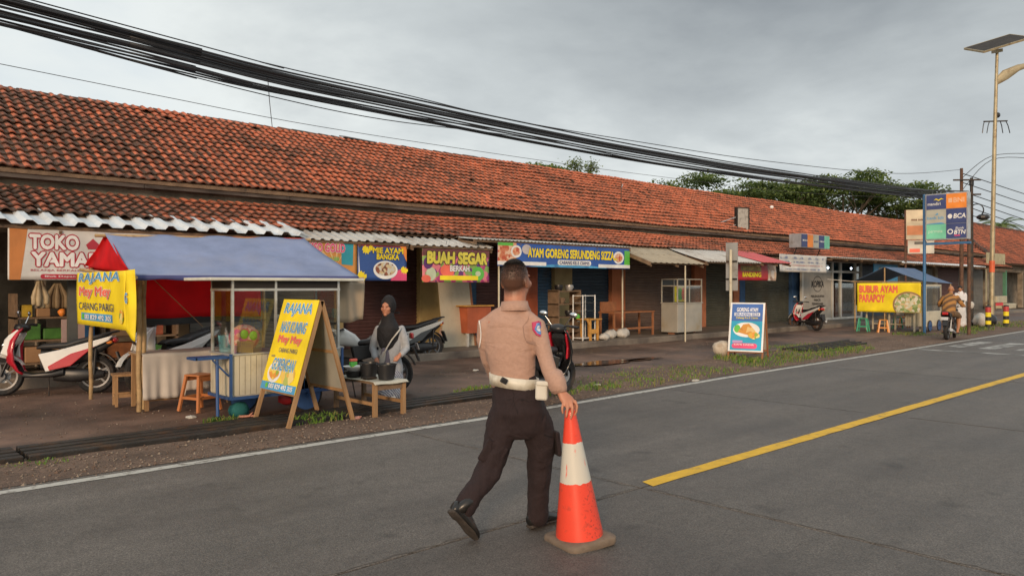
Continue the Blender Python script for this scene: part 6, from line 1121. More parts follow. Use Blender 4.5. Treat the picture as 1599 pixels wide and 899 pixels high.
xw, xv = XY(1365, 14.2), XY(1402, 14.2); o = thing('wall_board', 'bright blue board with a yellowish panel above the porridge canopy', 'sign', (xw, 14.2, 1.75)); MB().bx(0, xv-xw, 0, .05, 0, .95).build('board', paint('azure_board', (.03, .22, .42)), o); MB().bx(.5, 1.9, -.008, -.001, .4, .7).build('print', paint('board_khaki', (.35, .33, .2)), o)
# ================================================================ SHOP FURNITURE
o = thing('glass_cabinet', 'pale metal food cabinet with glass upper panes under the tan awning', 'cabinet', (19.3, 13.58, PZ)); Wd, Dp = 1.3, .6
m_gc = mat('grey_cabinet_steel', (.42, .40, .35), .5, .2, .12, 3, dirt=(.32, .24, .13), dscale=1.5, dlo=.5, dhi=.8)
b = MB(); b.bx(0, Wd, 0, Dp, .06, .93); b.build('body', m_gc, o, bevel=.01); MB().bx(-.03, Wd+.02, -.03, Dp, .932, .96).build('counter', m_gc, o)
for x in (0, .62, Wd-.03):
    for y in (0, Dp-.03): MB().bx(x, x+.03, y, y+.03, .96, 1.68).build('post', m_gc, o)
for z in (1.45, 1.65): MB().bx(-.003, Wd+.003, -.003, .025, z, z+.03).build('rail', m_gc, o); MB().bx(-.004, .024, .03, Dp-.03, z, z+.03).build('rail', m_gc, o)
MB().bx(.03, Wd-.03, .01, .014, .97, 1.45).build('glass_pane', K['glass'], o); MB().bx(.01, .014, .04, Dp-.04, .97, 1.45).build('glass_pane', K['glass'], o); MB().bx(.03, Wd-.03, Dp-.02, Dp-.012, 1.48, 1.65).build('header_panel', K['dark'], o)
q = MB().bx(.66, Wd-.03, Dp-.025, Dp-.012, .97, 1.45).build('poster', K['yellow'], o); patch(q, None, [(x+.95, z+1.2) for x, z in oval(0, 0, .2, .18)], K['green'], Dp-.03); patch(q, None, [(x+1.0, z+1.2) for x, z in oval(.12, .02, .1, .2)], K['lred'], Dp-.034)
for x in (.08, 1.14): MB().bx(x, x+.08, .2, .4, -.0, .06).build('foot', mat('brick_foot', (.3, .13, .07), .9), o)
a_, c_ = XY(910, 13.8), XY(929, 13.8); o = thing('wire_rack', 'white metal rack with open shelves before the dark blue shutter', 'rack', (a_, 13.8, PZ)); w_ = c_-a_
for x in (0, w_):
    for y in (0, .35): MB().bx(x-.012, x+.012, y-.012, y+.012, 0, 1.22).build('post', K['white'], o)
for z in (.05, .5, .78, 1.0, 1.19): MB().bx(.013, w_-.013, 0, .35, z, z+.015).build('shelf', K['white'] if z in (1.19, .05) else K['glass'], o)
tag(MB().ell((0, 0, .05), (.08, .07, .08), 10).build('green_fruit', K['green'], smooth=180, loc=PY(902, 497, 14.3)), 'round bright green fruit on the cluttered shelf by the cream pillar', 'fruit')
a_ = XY(872, 14.3); o = thing('clutter_shelf', 'dark cluttered shelf standing before the cream pillar', 'shelf', (a_, 14.3, PZ))
for z in (.2, .6, .95, 1.3): MB().bx(0, .9, 0, .4, z, z+.03).build('shelf_board', K['oldwood'], o)
for x in (0, .86): MB().bx(x, x+.04, -.002, .402, 0, 1.35).build('side', K['oldwood'], o)
for i, (x, z, m, lab, nm) in enumerate(((.2, 1.33, 'dark', 'black rounded pan on top of the cluttered shelf', 'pan'), (.62, 1.33, 'steel', 'steel pot on top of the cluttered shelf', 'pot'), (.3, .98, 'oldwood', 'brown crock on the upper board of the cluttered shelf', 'crock'), (.6, .63, 'dark', 'dark jar on the middle board of the cluttered shelf', 'jar'))): tag(MB().lathe([(.08, 0), (.12, .1), (.11, .16)], 16).build(nm, K[m], smooth=40, loc=(a_+x, 14.48, PZ+z)), lab, nm)
o = thing('work_stand', 'small yellow wooden trestle stand on the shop floor', 'trestle', (XY(922, 13.7), 13.7, PZ))
m_yw = mat('yellow_wood', (.55, .28, .06), .7, 0, .2, 8)
for x in (0, .30): MB().beam((x, 0, 0), (x-.02, 0, .55), .05).build('leg', m_yw, o); MB().beam((x+.05, .35, 0), (x+.02, .35, .55), .05).build('leg', m_yw, o)
MB().bx(-.08, .42, -.05, .42, .55, .58).build('top', m_yw, o); MB().beam((.0, 0, .35), (-.14, 0, .58), .04).build('brace', m_yw, o); MB().bx(.03, .28, -.01, .02, .18, .30).build('rail', m_yw, o)
a_ = XY(955, 14.2); o = thing('wooden_table', 'dark reddish wooden table with a raised back beside the thin pole', 'table', (a_, 14.1, PZ)); m_rw = mat('reddish_wood', (0, 0, 0))
MB().bx(0, 1.9, 0, .6, .68, .72).build('tabletop', m_rw, o)
for x in (.02, 1.83):
    for y in (.02, .53): MB().bx(x, x+.05, y, y+.05, 0, .68).build('leg', m_rw, o)
MB().bx(0, .7, .5, .54, .72, 1.0).build('back', m_rw, o); MB().bx(.08, 1.82, .03, .06, .2, .25).build('rail', m_rw, o)
for i, (px, py, s, lab) in enumerate(((953, 512, .15, 'bulging white sack beneath the dark wooden table nearest the trestle'), (972, 513, .16, 'white sack beneath the dark wooden table behind the thin pole'), (944, 520, .12, 'pale clear plastic bag on the floor next to the trestle'))):
    q = PY(px, 447, 13.95 if i < 2 else 13.6); tag(MB().ell((0, 0, s*.7), (s*1.5, s, s*.85), 14).build('sack', K['sack'], smooth=180, loc=(q.x, q.y, PZ), disp=.16, dsz=.15), lab, 'sack')
# boards and counter under the fruit banner
x0 = XY(690, 14.6); o = thing('white_board', 'tall off white board leaning by the yellow pillar', 'board', (x0, 14.5, PZ), 0); q = MB().box((.45, 0, .85), (.95, .03, 1.7)).build('panel', mat('off_white_panel', (.50, .44, .33), .7, 0, .15, 2, dirt=(.32, .26, .18), dscale=2, dlo=.5, dhi=.8), o); o.rotation_euler = (rad(-8), 0, 0); MB().box((.95, -.0, .85), (.06, .05, 1.72)).build('edge', m_rw, o)
x0 = XY(730, 14.3); o = thing('orange_counter', 'orange painted counter with a yellow top under the fruit banner', 'counter', (x0, 14.3, PZ)); MB().bx(0, .75, 0, .5, .32, .96).build('body', mat('orange_door', (0, 0, 0)), o); MB().bx(-.1, .8, -.06, .5, .962, .99).build('top', mat('yellow_wood', (0, 0, 0)), o)
for x in (0, .69): MB().bx(x, x+.06, .01, .07, 0, .32).build('leg', K['sack'], o)
q = G(716, 549); tag(MB().ell((0, 0, .16), (.22, .18, .19), 14).build('red_bag', paint('red_plastic', (.45, .03, .04)), smooth=180, loc=(q.x, q.y, 0), disp=.08, dsz=.15), 'full red plastic bag on the ground under the fruit banner', 'bag')
q = G(700, 546); tag(MB().ell((0, 0, .3), (.17, .15, .33), 14).build('clear_bag', paint('pinkish_plastic', (.42, .3, .28)), smooth=180, loc=(q.x, q.y+.2, 0), disp=.12, dsz=.15), 'tall pinkish clear bag of rubbish leaning by the white board', 'bag')
q = G(733, 548); o = thing('rubbish_heap', 'dark heap of scraps with pale bits beneath the orange counter', 'rubbish', (q.x, q.y+.1, 0)); MB().ell((0, 0, .12), (.3, .25, .18), 14).build('heap', K['dark'], o, smooth=180, disp=.12, dsz=.15); MB().tube([(-.1, -.26, .3), (-.17, -.26, .18), (-.08, -.28, .08), (0, -.3, .03)], .03).build('pale_hose', K['sack'], o, smooth=180)
# ---------------------------------------------------------------- grocery goods
sx0 = 2.55; o = thing('goods_rack', 'wooden display rack full of groceries in the open shop', 'rack', (sx0, 14.75, PZ+.03))
for z in (.12, .50, .88): MB().bx(0, 2.6, 0, .55, z, z+.03).build('shelf_board', K['oldwood'], o)
for x in (0, 1.3, 2.56): MB().bx(x, x+.04, .0, .55, 0, 1.3).build('upright', K['oldwood'], o)
goods = ((.08, .53, .30, .2, .26, 'leaf_green_pack', (.06, .17, .03), 'green wrapped packs stacked on the middle board of the goods rack'), (.42, .53, .34, .2, .18, 'leaf_green_pack', (0, 0, 0), 'low green pack beside the stacked green packs on the goods rack'), (.86, .53, .34, .3, .30, 'blue_crate_plastic', (.02, .09, .22), 'dark blue crate on the middle board of the goods rack'), (.10, .91, .16, .15, .20, 'yellow_pack', (.5, .33, .03), 'yellow packet on the top board of the goods rack'), (.32, .91, .2, .15, .14, 'brown_card', (0, 0, 0), 'brown carton on the top board of the goods rack'), (1.45, .53, .4, .3, .28, 'brown_card', (0, 0, 0), 'brown carton on the middle board right behind the yellow cart banner'), (1.95, .53, .4, .3, .26, 'rust_pack', (.28, .07, .03), 'rust coloured carton behind the yellow cart banner'), (1.4, .15, .5, .35, .26, 'orange_pack', (.42, .14, .04), 'orange carton on the bottom board of the goods rack'), (2.0, .15, .4, .3, .2, 'leaf_green_pack', (0, 0, 0), 'green pack on the bottom board of the goods rack'), (.15, .15, .5, .3, .26, 'brown_card', (0, 0, 0), 'brown carton on the bottom board of the goods rack'), (.75, .15, .45, .3, .22, 'grey_pack', (.25, .27, .26), 'grey carton on the bottom board of the goods rack'), (1.5, .91, .35, .25, .3, 'rust_pack', (0, 0, 0), 'rust carton on the top board of the goods rack'))
for x, z, a, d, h, mn, mc, lab in goods: tag(MB().bx(0, a, 0, d, 0, h).build('goods_box', paint(mn, mc, var=.25, scale=9), loc=(sx0+x, 14.80, PZ+.032+z), bevel=.012), lab, 'box')
tag(MB().lathe([(.05, 0), (.06, .02), (.06, .24), (.03, .30), (.03, .34)], 14).build('red_bottle', K['red'], smooth=40, loc=(sx0+1.02, 14.85, PZ+.03+.91)), 'red bottle on the top board of the goods rack', 'bottle'); tag(MB().ell((0, 0, .05), (.06, .05, .06), 10).build('flower_bunch', K['orange'], smooth=180, loc=(sx0+.7, 14.85, PZ+.03+.92), disp=.1, dsz=.08), 'small orange and yellow bunch beside the red bottle', 'packet')
hb = thing('snack_bundle', 'bundle of pale snack bags hanging from the awning of the grocery', 'snack bundle', PY(62, 436, 14.0)); b = MB()
for i, (x, y, z) in enumerate(((-.08, 0, -.28), (-.02, -.04, -.30), (.04, 0, -.33), (.09, -.03, -.27), (-.05, .04, -.2))): b = MB(); b.chain([(x, y, z-.10, .035), (x, y, z, .042), (x*.3, y*.3, -.04, .02)], n=10); b.build('snack_bag', mat('pale_snack_bag', (.42, .33, .20), .5, 0, .2, 9), hb, smooth=180)
MB().tube([(0, 0, -.05), (0, 0, .5)], .006, 5).build('cord', K['dark'], hb)
hb2 = thing('snack_bundle', 'dim bundle of snack bags hanging further inside the grocery', 'snack bundle', PY(90, 440, 15.0))
for i in range(5): b = MB(); x = -.14+.07*i; b.chain([(x, .03*(i % 2), -.42, .05), (x, .03*(i % 2), -.25, .055), (x*.3, 0, -.04, .02)], n=10); b.build('snack_bag', mat('dim_snack_bag', (.22, .16, .09), .6, 0, .2, 9), hb2, smooth=180)
tag(MB().box((0, 0, .5), (.34, .05, .75)).build('price_board', paint('pinkish_card', (.42, .30, .28)), loc=(XY(114, 14.4), 14.4, PZ+.03)), 'pinkish card leaning on the shop post behind the yellow cart banner', 'card')
MBp = thing('shop_post', 'slim dark grey post of the grocery awning', 'post', (XY(113, 14.0), 14.0, PZ+.03)); MB().bx(-.07, .07, -.05, .05, 0, 2.5).build('shaft', mat('grey_post', (.10, .10, .09), .7), MBp)
# ================================================================ SIGNS AND POSTS BY THE ROAD
q = gp(1141, 17.9); o = thing('road_sign', 'back of a tall narrow grey road sign on a cream pole', 'road sign', q, rad(98)); MB().bx(-.145, .145, -.075, -.06, 1.50, 2.62).build('plate', mat('sign_back_grey', (.34, .34, .33), .55, .2, .1, 3, dirt=(.2, .17, .14), dscale=4), o); MB().tube([(0, .0, 0), (0, 0, 2.45)], .035, 12).build('pole', mat('cream_painted_pole', (0, 0, 0)), o, smooth=60)
for z in (1.75, 2.16): MB().bx(-.13, .13, -.058, -.036, z, z+.04).build('bracket', K['iron'], o)
# tall bank sign
o = thing('bank_sign', 'tall bank sign with six coloured panels on blue posts', 'sign', (28.2, 9.72, 0), -pi/2); SW = 1.30; z0, z1 = 3.17, 4.73
MB().bx(0, SW, .01, .30, z0, z1).build('case', K['steel'], o); MB().tube([(-.07, .12, 0), (-.07, .12, 4.75)], .05, 12).build('post', mat('blue_post', (.05, .16, .33), .5, .1, .12, 6, dirt=(.12, .08, .06), dscale=6, dlo=.6, dhi=.8), o, smooth=60); MB().bx(-.03, SW+.06, .08, .16, z0-.16, z0-.08).build('beam', mat('blue_post', (0, 0, 0)), o)
MB().tube([(SW-.02, .2, 0), (SW-.02, .2, z0-.02)], .055, 12).build('post', K['rust'], o, smooth=60)
cols = ((0, 2, K['navy']), (1, 2, K['orange']), (0, 1, paint('sign_beige', (0, 0, 0))), (1, 1, K['navy']), (0, 0, K['mint']), (1, 0, K['navy']))
for i, j, m in cols: MB().bx(.03+.62*i+.006, .03+.62*(i+1)-.006, -.004, .009, z0+.03+.5*j+.006, z0+.03+.5*(j+1)-.006).build('panel', m, o)
wb_ = (-.008); Z = lambda j: z0+.03+.5*j
text('mandiri', o, .08, .48, Z(2)+.14, Z(2)+.24, K['white'], wb_, .01); patch(o, None, [(.26, Z(2)+.30), (.34, Z(2)+.37), (.42, Z(2)+.32), (.50, Z(2)+.37), (.58, Z(2)+.33), (.50, Z(2)+.33), (.42, Z(2)+.28), (.34, Z(2)+.33)], K['yellow'], wb_)
text('BNI', o, .88, 1.20, Z(2)+.2, Z(2)+.35, paint('print_pale_orange', (.85, .5, .3)), wb_, .02); patch(o, None, rect(.72, .84, Z(2)+.2, Z(2)+.35), paint('print_pale_orange', (0, 0, 0)), wb_)
text('bank bjb', o, .07, .58, Z(1)+.14, Z(1)+.26, K['lblue'], wb_, .01); patch(o, None, [(.30, Z(1)+.30), (.38, Z(1)+.38), (.42, Z(1)+.32)], K['lblue'], wb_); patch(o, None, [(.05, Z(1)+.02), (.5, Z(1)+.05), (.6, Z(1)+.02), (.6, Z(1)+.0), (.05, Z(1)+.0)], K['lblue'], wb_)
text('BCA', o, .88, 1.24, Z(1)+.17, Z(1)+.32, K['white'], wb_, .02, shear=.15); patch(o, None, oval(.77, Z(1)+.24, .07, .08, 12), K['white'], wb_)
text('permata', o, .10, .54, Z(0)+.18, Z(0)+.30, paint('print_pale_mint', (.5, .75, .6)), wb_, .01)
text('Bank', o, .94, 1.2, Z(0)+.30, Z(0)+.38, K['white'], wb_, .0, shear=.15); text('BTN', o, .90, 1.24, Z(0)+.14, Z(0)+.27, K['white'], wb_, .02, shear=.15); patch(o, None, oval(.78, Z(0)+.23, .09, .09, 20), K['white'], wb_); patch(o, None, oval(.78, Z(0)+.23, .055, .055, 20), K['navy'], wb_-.003); patch(o, None, rect(.9, 1.08, Z(0)+.08, Z(0)+.11), K['pink'], wb_)
# second smaller sign behind it
q = gp(1415, 35); o = thing('notice_sign', 'cream and orange notice panel with a smaller white panel below, behind the bank sign', 'sign', q, CAMROT+rad(-20)); zt = 1.6+(447-328)*35/1200; zb_ = 1.6+(447-374)*35/1200; zc_ = 1.6+(447-396)*35/1200
MB().tube([(-.02, .05, 0), (-.02, .05, zt)], .05).build('post', K['rust'], o); MB().bx(0, .85, 0, .08, zb_, zt).build('panel', paint('notice_cream', (.62, .52, .36)), o); MB().bx(.03, .80, -.01, -.001, zb_+.2, zb_+.62).build('print', paint('notice_orange', (.70, .25, .10)), o); MB().bx(.08, 1.15, .1, .16, zc_, zb_-.03).build('panel', paint('notice_white', (.58, .55, .48)), o)
scribble(o, None, .15, .7, zt-.5, zt-.42, K['brown'], 9, 2); b = MB(); b.box((.6, .09, zb_-.16), (.5, .01, .12)); b.build('print', K['dark'], o); MB().box((.36, .09, zc_+.14), (.42, .01, .16)).build('print', K['lred'], o)
# dark utility pole with cable coil
PX, PYy = 35.4, 10.8; o = thing('utility_pole', 'dark slim utility pole behind the bank sign carrying the cables', 'utility pole', (PX, PYy, 0)); MB().tube([(0, 0, 0), (0, 0, 6.5)], [.09, .06], 12).build('shaft', K['rust'], o, smooth=60)
MB().tube([(.25, -.3, 0), (.25, -.3, 6.1)], [.08, .06], 12).build('second_shaft', K['iron'], o, smooth=60)
for z in (6.0, 5.4): MB().beam((-.35, .2, z), (.4, -.6, z), .06).build('crossarm', K['iron'], o)
MB().lathe([(.05, 0), (.09, .05), (.09, .25), (.05, .3)], 12).build('insulator', K['dark'], o, loc=(.25, -.3, 5.75)); b = MB(); [b.tube([(.35+.02*k, -.45+.26*cos(a), 4.75+.26*sin(a)) for a in [2*pi*i/18 for i in range(19)]], .018, 5) for k in range(4)]; b.build('cable_coil', K['dark'], o, smooth=60); MB().ell((.35, -.7, 4.45), (.3, .25, .13), 10).build('splice_box', K['dark'], o)
# solar street lamp
q = gp(1548, 32.6); o = thing('street_lamp', 'tall galvanised street lamp with a tilted solar panel on top', 'street lamp', q, CAMROT); m_lp = mat('lamp_steel', (.40, .34, .22), .5, .4, .15, 4, dirt=(.22, .15, .08), dscale=3)
k_ = 32.6/1200; Lp = lambda px, py: ((px-1548)*k_, 0, CH+(HOR-py)*k_)
MB().tube([(0, 0, 0), Lp(1549, 415), Lp(1553, 220), Lp(1557, 82)], [.105, .095, .08, .06], 16).build('shaft', m_lp, o, smooth=60); MB().tube([Lp(1548.8, 425), Lp(1549, 407)], .11, 16).build('orange_band', paint('band_orange', (.65, .12, .04)), o, smooth=60)
pm = MB(); c0 = V(Lp(1557, 68)); pn = MB().box((0, 0, 0), (2.05, 1.25, .07)).build('solar_panel', mat('panel_underside', (.04, .036, .033), .7, 0, .2, 3, spec=.2), o, loc=c0, rot=(rad(24), rad(-17), 0)); b = MB(); [b.box((0, y, -.06), (1.9, .05, .05)) for y in (-.35, .35)]; b.build('support_rail', K['steel'], pn); b = MB(); [b.bx(-1.03, 1.03, y-.02, y+.02, -.04, .042) for y in (-.63, .63)]; [b.bx(x-.02, x+.02, -.61, .61, -.039, .041) for x in (-1.03, 1.03)]; b.build('frame', m_lp, pn)
MB().box(V(Lp(1557, 80)), (.3, .3, .14), (.2, -.2, 0)).build('mount', m_lp, o)
b = MB(); a_ = V(Lp(1556, 130)); pts = [Lp(1556, 128), Lp(1570, 117), Lp(1590, 106), Lp(1622, 97)]; b.chain([(*pts[0], .14, .04), (*pts[1], .22, .05), (*pts[2], .14, .05), (*pts[3], .05, .05)], side=(0, 0, 1), n=10); b.build('lamp_arm', m_lp, o, smooth=60); MB().box(V(Lp(1634, 96)), (.75, .28, .08), (0, -.1, 0)).build('lamp_head', K['steel'], o, bevel=.03)
MB().beam(V(Lp(1536, 190)), V(Lp(1573, 189)), .05).build('crossarm', K['iron'], o)
for i, (a, c) in enumerate(((1537, 1534), (1545, 1541), (1562, 1566), (1571, 1577))): MB().tube([Lp(a, 190), Lp((a+c)/2, 196), Lp(c, 208)], .018, 6).build('cable_end', K['dark'], o)
MB().ell(V(Lp(1558, 180)), (.1, .1, .12), 10).build('junction_box', K['dark'], o)
for px, d, lab in ((1543, 29.6, 'red black and yellow banded bollard beside the white sack'), (1571, 30.6, 'red black and yellow banded bollard past the street lamp')):
    o = thing('bollard', lab, 'bollard', gp(px, d), 0, 'banded bollards at the lamp post'); z = 0
    for i, (h, m) in enumerate(((.14, K['black']), (.14, K['yellow']), (.15, K['black']), (.17, K['yellow']), (.20, paint('bollard_red', (.45, .05, .05))))): MB().lathe([(.10, z), (.10, z+h-.002)], 16).build('band', m, o, smooth=40); z += h
    MB().lathe([(.10, z), (.09, z+.04), (.04, z+.06)], 16).build('cap', K['black'], o, smooth=40)
q = gp(1530, 30.8); tag(MB().ell((0, 0, .26), (.33, .26, .28), 14).build('sack', K['sack'], smooth=180, loc=q, disp=.2, dsz=.25), 'white sack slumped in the grass beside the banded bollard', 'sack'); q = gp(1548, 31.5); tag(MB().ell((0, 0, .2), (.3, .2, .25), 12).build('dark_bag', K['dark'], smooth=180, loc=q, disp=.15, dsz=.2), 'dark bag behind the white sack at the foot of the lamp', 'bag')
q = gp(1513, 31.5); tag(MB().box((0, 0, .1), (1.2, .5, .2)).build('concrete_block', mat('dark_concrete', (.1, .09, .08), .9), loc=q, bevel=.02), 'low dark concrete kerb block near the foot of the bank sign', 'block')
# ================================================================ NEXT HOUSE
hs_ = thing('house', 'low house with a dark hipped tile roof beyond the market hall', 'house'); HX0, HX1, HY, HZ = 58.5, 92, 15.6, 3.15; HA = rad(36)
top = MB(); n_ = 22; Lr = n_*EXP; nx, nz_ = cos(HA), sin(HA)
rf = top.add([(HX0, HY, HZ-.05), (HX1, HY, HZ-.05), (HX1, HY+Lr*nx, HZ+Lr*nz_-.05), (HX0+Lr*nx, HY+Lr*nx, HZ+Lr*nz_-.05), (HX0, HY+2*Lr*nx, HZ-.05), (HX1, HY+2*Lr*nx, HZ-.05)], [(0, 1, 2, 3), (0, 3, 4), (3, 2, 5, 4), (0, 4, 5, 1)]).build('roof', K['oldwood'], hs_)
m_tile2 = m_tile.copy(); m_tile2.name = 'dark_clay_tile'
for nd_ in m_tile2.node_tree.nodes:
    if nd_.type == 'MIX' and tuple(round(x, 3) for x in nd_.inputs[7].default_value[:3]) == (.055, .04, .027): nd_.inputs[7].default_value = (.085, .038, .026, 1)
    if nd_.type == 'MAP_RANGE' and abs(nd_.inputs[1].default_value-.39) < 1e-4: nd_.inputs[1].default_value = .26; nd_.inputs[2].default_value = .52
b = MB()
for j in range(n_):
    s = j*EXP*nx
    for i in range(int((HX1-HX0)/PW)):
        x = HX0+i*PW
        if x >= HX0+s-.1: b.add(TV, TF, Matrix.Translation((x, HY+s, HZ+j*EXP*nz_)) @ Euler((HA-.05, 0, 0)).to_matrix().to_4x4())
    for i in range(int(2*Lr*nx/PW)):
        y = HY+2*Lr*nx-i*PW
        if HY+s-.1 < y < HY+2*Lr*nx-s+.1: b.add(TV, TF, Matrix.Translation((HX0+s, y, HZ+j*EXP*nz_)) @ Euler((HA-.05, 0, -pi/2), 'XYZ').to_matrix().to_4x4())
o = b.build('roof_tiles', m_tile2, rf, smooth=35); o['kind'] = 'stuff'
MB().tube([(HX0, HY, HZ+.05), (HX0+Lr*nx, HY+Lr*nx, HZ+Lr*nz_+.05)], .12).build('hip_cap', m_cap, hs_); MB().tube([(HX0+Lr*nx, HY+Lr*nx, HZ+Lr*nz_+.05), (HX1, HY+Lr*nx, HZ+Lr*nz_+.05)], .12).build('ridge_cap', m_cap, hs_)
wy = HY+.9; MB().bx(HX0+.6, HX1, wy+2.5, wy+2.7, 0, HZ+.1).build('wall', m_wall, hs_); MB().bx(HX0+.5, HX0+.7, wy, HY+2*Lr*nx-.6, 0, HZ+.1).build('wall', paint('cream_wall', (.42, .38, .24), rough=.9), hs_)
for i in range(8): x = HX0+.5+i*4.2; MB().bx(x+.22, x+.5, wy-.02, wy+.3, .0, HZ).build('pillar', paint('green_pillar', (.10, .26, .17), rough=.8) if i % 2 else m_wall, hs_)
shutter(HX0+1.1, HX0+4.6, m_sgr, 2.6, wy+.1, .0, hs_); shutter(HX0+9.5, HX0+13, m_sg, 2.6, wy+.1, .0, hs_)
MB().bx(HX0+.8, HX1, wy-.0, wy+.15, 2.62, HZ+.05).build('lintel', m_wall, hs_)
q = PY(1556, 403, 14.6); o = thing('shop_board', 'plain cream board under the eave of the far house', 'sign', (q.x-1.8, 14.6, q.z-.5)); MB().bx(0, 3.6, 0, .06, 0, .8).build('board', paint('cream_wall', (0, 0, 0)), o)
q = PY(1580, 447, 15.2); o = thing('sofa', 'cream sofa bench standing outside the far house', 'sofa', (q.x-1.2, 15.2, 0)); m_so = paint('cream_vinyl', (.45, .40, .28)); MB().bx(0, 2.3, 0, .7, .1, .45).build('seat', m_so, o, bevel=.05); MB().bx(0, 2.3, .55, .75, .46, .95).build('backrest', m_so, o, bevel=.05)
q = PY(1558, 447, 14.7); o = thing('market_table', 'low table with red and white goods beside the cream sofa', 'table', (q.x-.8, 14.6, 0)); MB().bx(0, 1.5, 0, .6, .55, .6).build('tabletop', K['oldwood'], o); [MB().bx(x, x+.05, y, y+.05, 0, .55).build('leg', K['oldwood'], o) for x in (0, 1.45) for y in (0, .55)]; MB().bx(0, 1.5, -.01, -.002, .4, .58).build('cloth', K['red'], o)
# ================================================================ TREES
m_bark = mat('grey_bark', (.10, .08, .06), .9, 0, .3, 3, .5, 12)
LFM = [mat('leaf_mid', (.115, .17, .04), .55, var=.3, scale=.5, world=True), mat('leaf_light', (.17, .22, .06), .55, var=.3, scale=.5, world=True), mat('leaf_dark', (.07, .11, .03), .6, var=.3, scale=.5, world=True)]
for m in LFM:                                  # thin leaves let some light through
    t = m.node_tree; bs = t.nodes['Principled BSDF']; tr = t.nodes.new('ShaderNodeBsdfTranslucent'); t.links.new(bs.inputs['Base Color'].links[0].from_socket, tr.inputs[0]); mx_ = t.nodes.new('ShaderNodeMixShader'); mx_.inputs[0].default_value = .38; t.links.new(bs.outputs[0], mx_.inputs[1]); t.links.new(tr.outputs[0], mx_.inputs[2]); t.links.new(mx_.outputs[0], t.nodes['Material Output'].inputs[0])
def tree(label, px, d, ytop, wpx, seed, nb=7, thick=.16, hgt=None, trunk_off=0):
    R = random.Random(seed); base = gp(px, d); H = CH+(HOR-ytop)*d/1200; Wc = wpx*d/1200/2
    o = thing('rain_tree', label, 'tree', base, 0, 'spreading trees behind the market hall')
    b = MB(); fk = H*.42; b.tube([(0, 0, 0), (.1, .1, fk*.5), (.0, 0, fk)], [.42, .33, .28], 10); tips = []
    for i in range(nb):
        a = 2*pi*(i+R.uniform(-.3, .3))/nb; rr = Wc*R.uniform(.55, .95); zt = H*(1-thick)-H*.10*R.random(); mid = (rr*.45*cos(a), rr*.45*sin(a), fk+(zt-fk)*.62); b.tube([(0, 0, fk-.2), mid, (rr*cos(a), rr*sin(a), zt)], [.17, .11, .04], 7); tips.append((rr*cos(a), rr*sin(a), zt))
        for k in range(4): a2 = a+R.uniform(-.7, .7); r2 = rr*R.uniform(.5, 1.05); z2 = zt+H*R.uniform(-.05, .06); b.tube([mid, (r2*cos(a2), r2*sin(a2), z2)], [.07, .025], 5); tips.append((r2*cos(a2), r2*sin(a2), z2))
    b.build('trunk', m_bark, o, smooth=60)
    b = MB()
    for x, y, z in tips+[(R.uniform(-.6, .6)*Wc, R.uniform(-.6, .6)*Wc, H*(1-thick*.5)) for _ in range(10)]:
        for c in range(3):
            cx, cy, cz = x+R.gauss(0, .6), y+R.gauss(0, .6), min(z+R.uniform(-.2, .7), H-.3); rw = R.uniform(.9, 1.8); rh = R.uniform(.22, .45)
            for _ in range(70):
                a = R.uniform(0, 2*pi); q = math.sqrt(R.random()); zz = R.uniform(-1, 1); p = V((cx+rw*q*cos(a), cy+rw*q*sin(a), cz+rh*zz*(1-q*.5)+.25*(1-q*q))); s = R.uniform(.11, .22)
                u = V((R.gauss(0, 1), R.gauss(0, 1), R.gauss(0, .5))).normalized(); v = u.cross(V((R.gauss(0, .5), R.gauss(0, .5), 1))).normalized()
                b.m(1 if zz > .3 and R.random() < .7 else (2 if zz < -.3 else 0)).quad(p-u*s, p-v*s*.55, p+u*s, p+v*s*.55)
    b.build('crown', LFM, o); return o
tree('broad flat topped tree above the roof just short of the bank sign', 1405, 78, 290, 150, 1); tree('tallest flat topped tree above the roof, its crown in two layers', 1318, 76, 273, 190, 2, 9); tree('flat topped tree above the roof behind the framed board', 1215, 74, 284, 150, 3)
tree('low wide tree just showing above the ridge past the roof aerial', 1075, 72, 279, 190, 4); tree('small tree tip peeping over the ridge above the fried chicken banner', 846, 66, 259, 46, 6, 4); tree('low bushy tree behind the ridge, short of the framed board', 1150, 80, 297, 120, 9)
for px, py, lab in ((893, 270, 'small bushy plant growing on the ridge, the bigger of two'), (918, 273, 'small bushy plant growing on the ridge, the lesser of two')):
    q = PY(px, py, RY+.3); o = thing('roof_plant', lab, 'plant', (q.x, RY+.15, RZ)); MB().tube([(0, 0, 0), (0, 0, .3)], .02, 6).build('stem', m_bark, o); b = MB(); R = random.Random(px)
    for _ in range(420): p = V((R.gauss(0, .17), R.gauss(0, .15), .32+R.gauss(0, .12))); s = R.uniform(.03, .06); u = V((R.gauss(0, 1), R.gauss(0, 1), R.gauss(0, 1))).normalized(); v = u.orthogonal(); b.m(R.randrange(3)).quad(p-u*s, p-v*s*.6, p+u*s, p+v*s*.6)
    b.build('foliage', LFM, o)
o = thing('palm_tree', 'palm tree showing over the roof of the far house', 'palm tree', gp(1563, 95)); Hh = 1.6+(447-352)*95/1200; MB().tube([(0, 0, 0), (.3, 0, Hh*.5), (0, 0, Hh)], [.3, .22, .16], 10).build('trunk', m_bark, o)
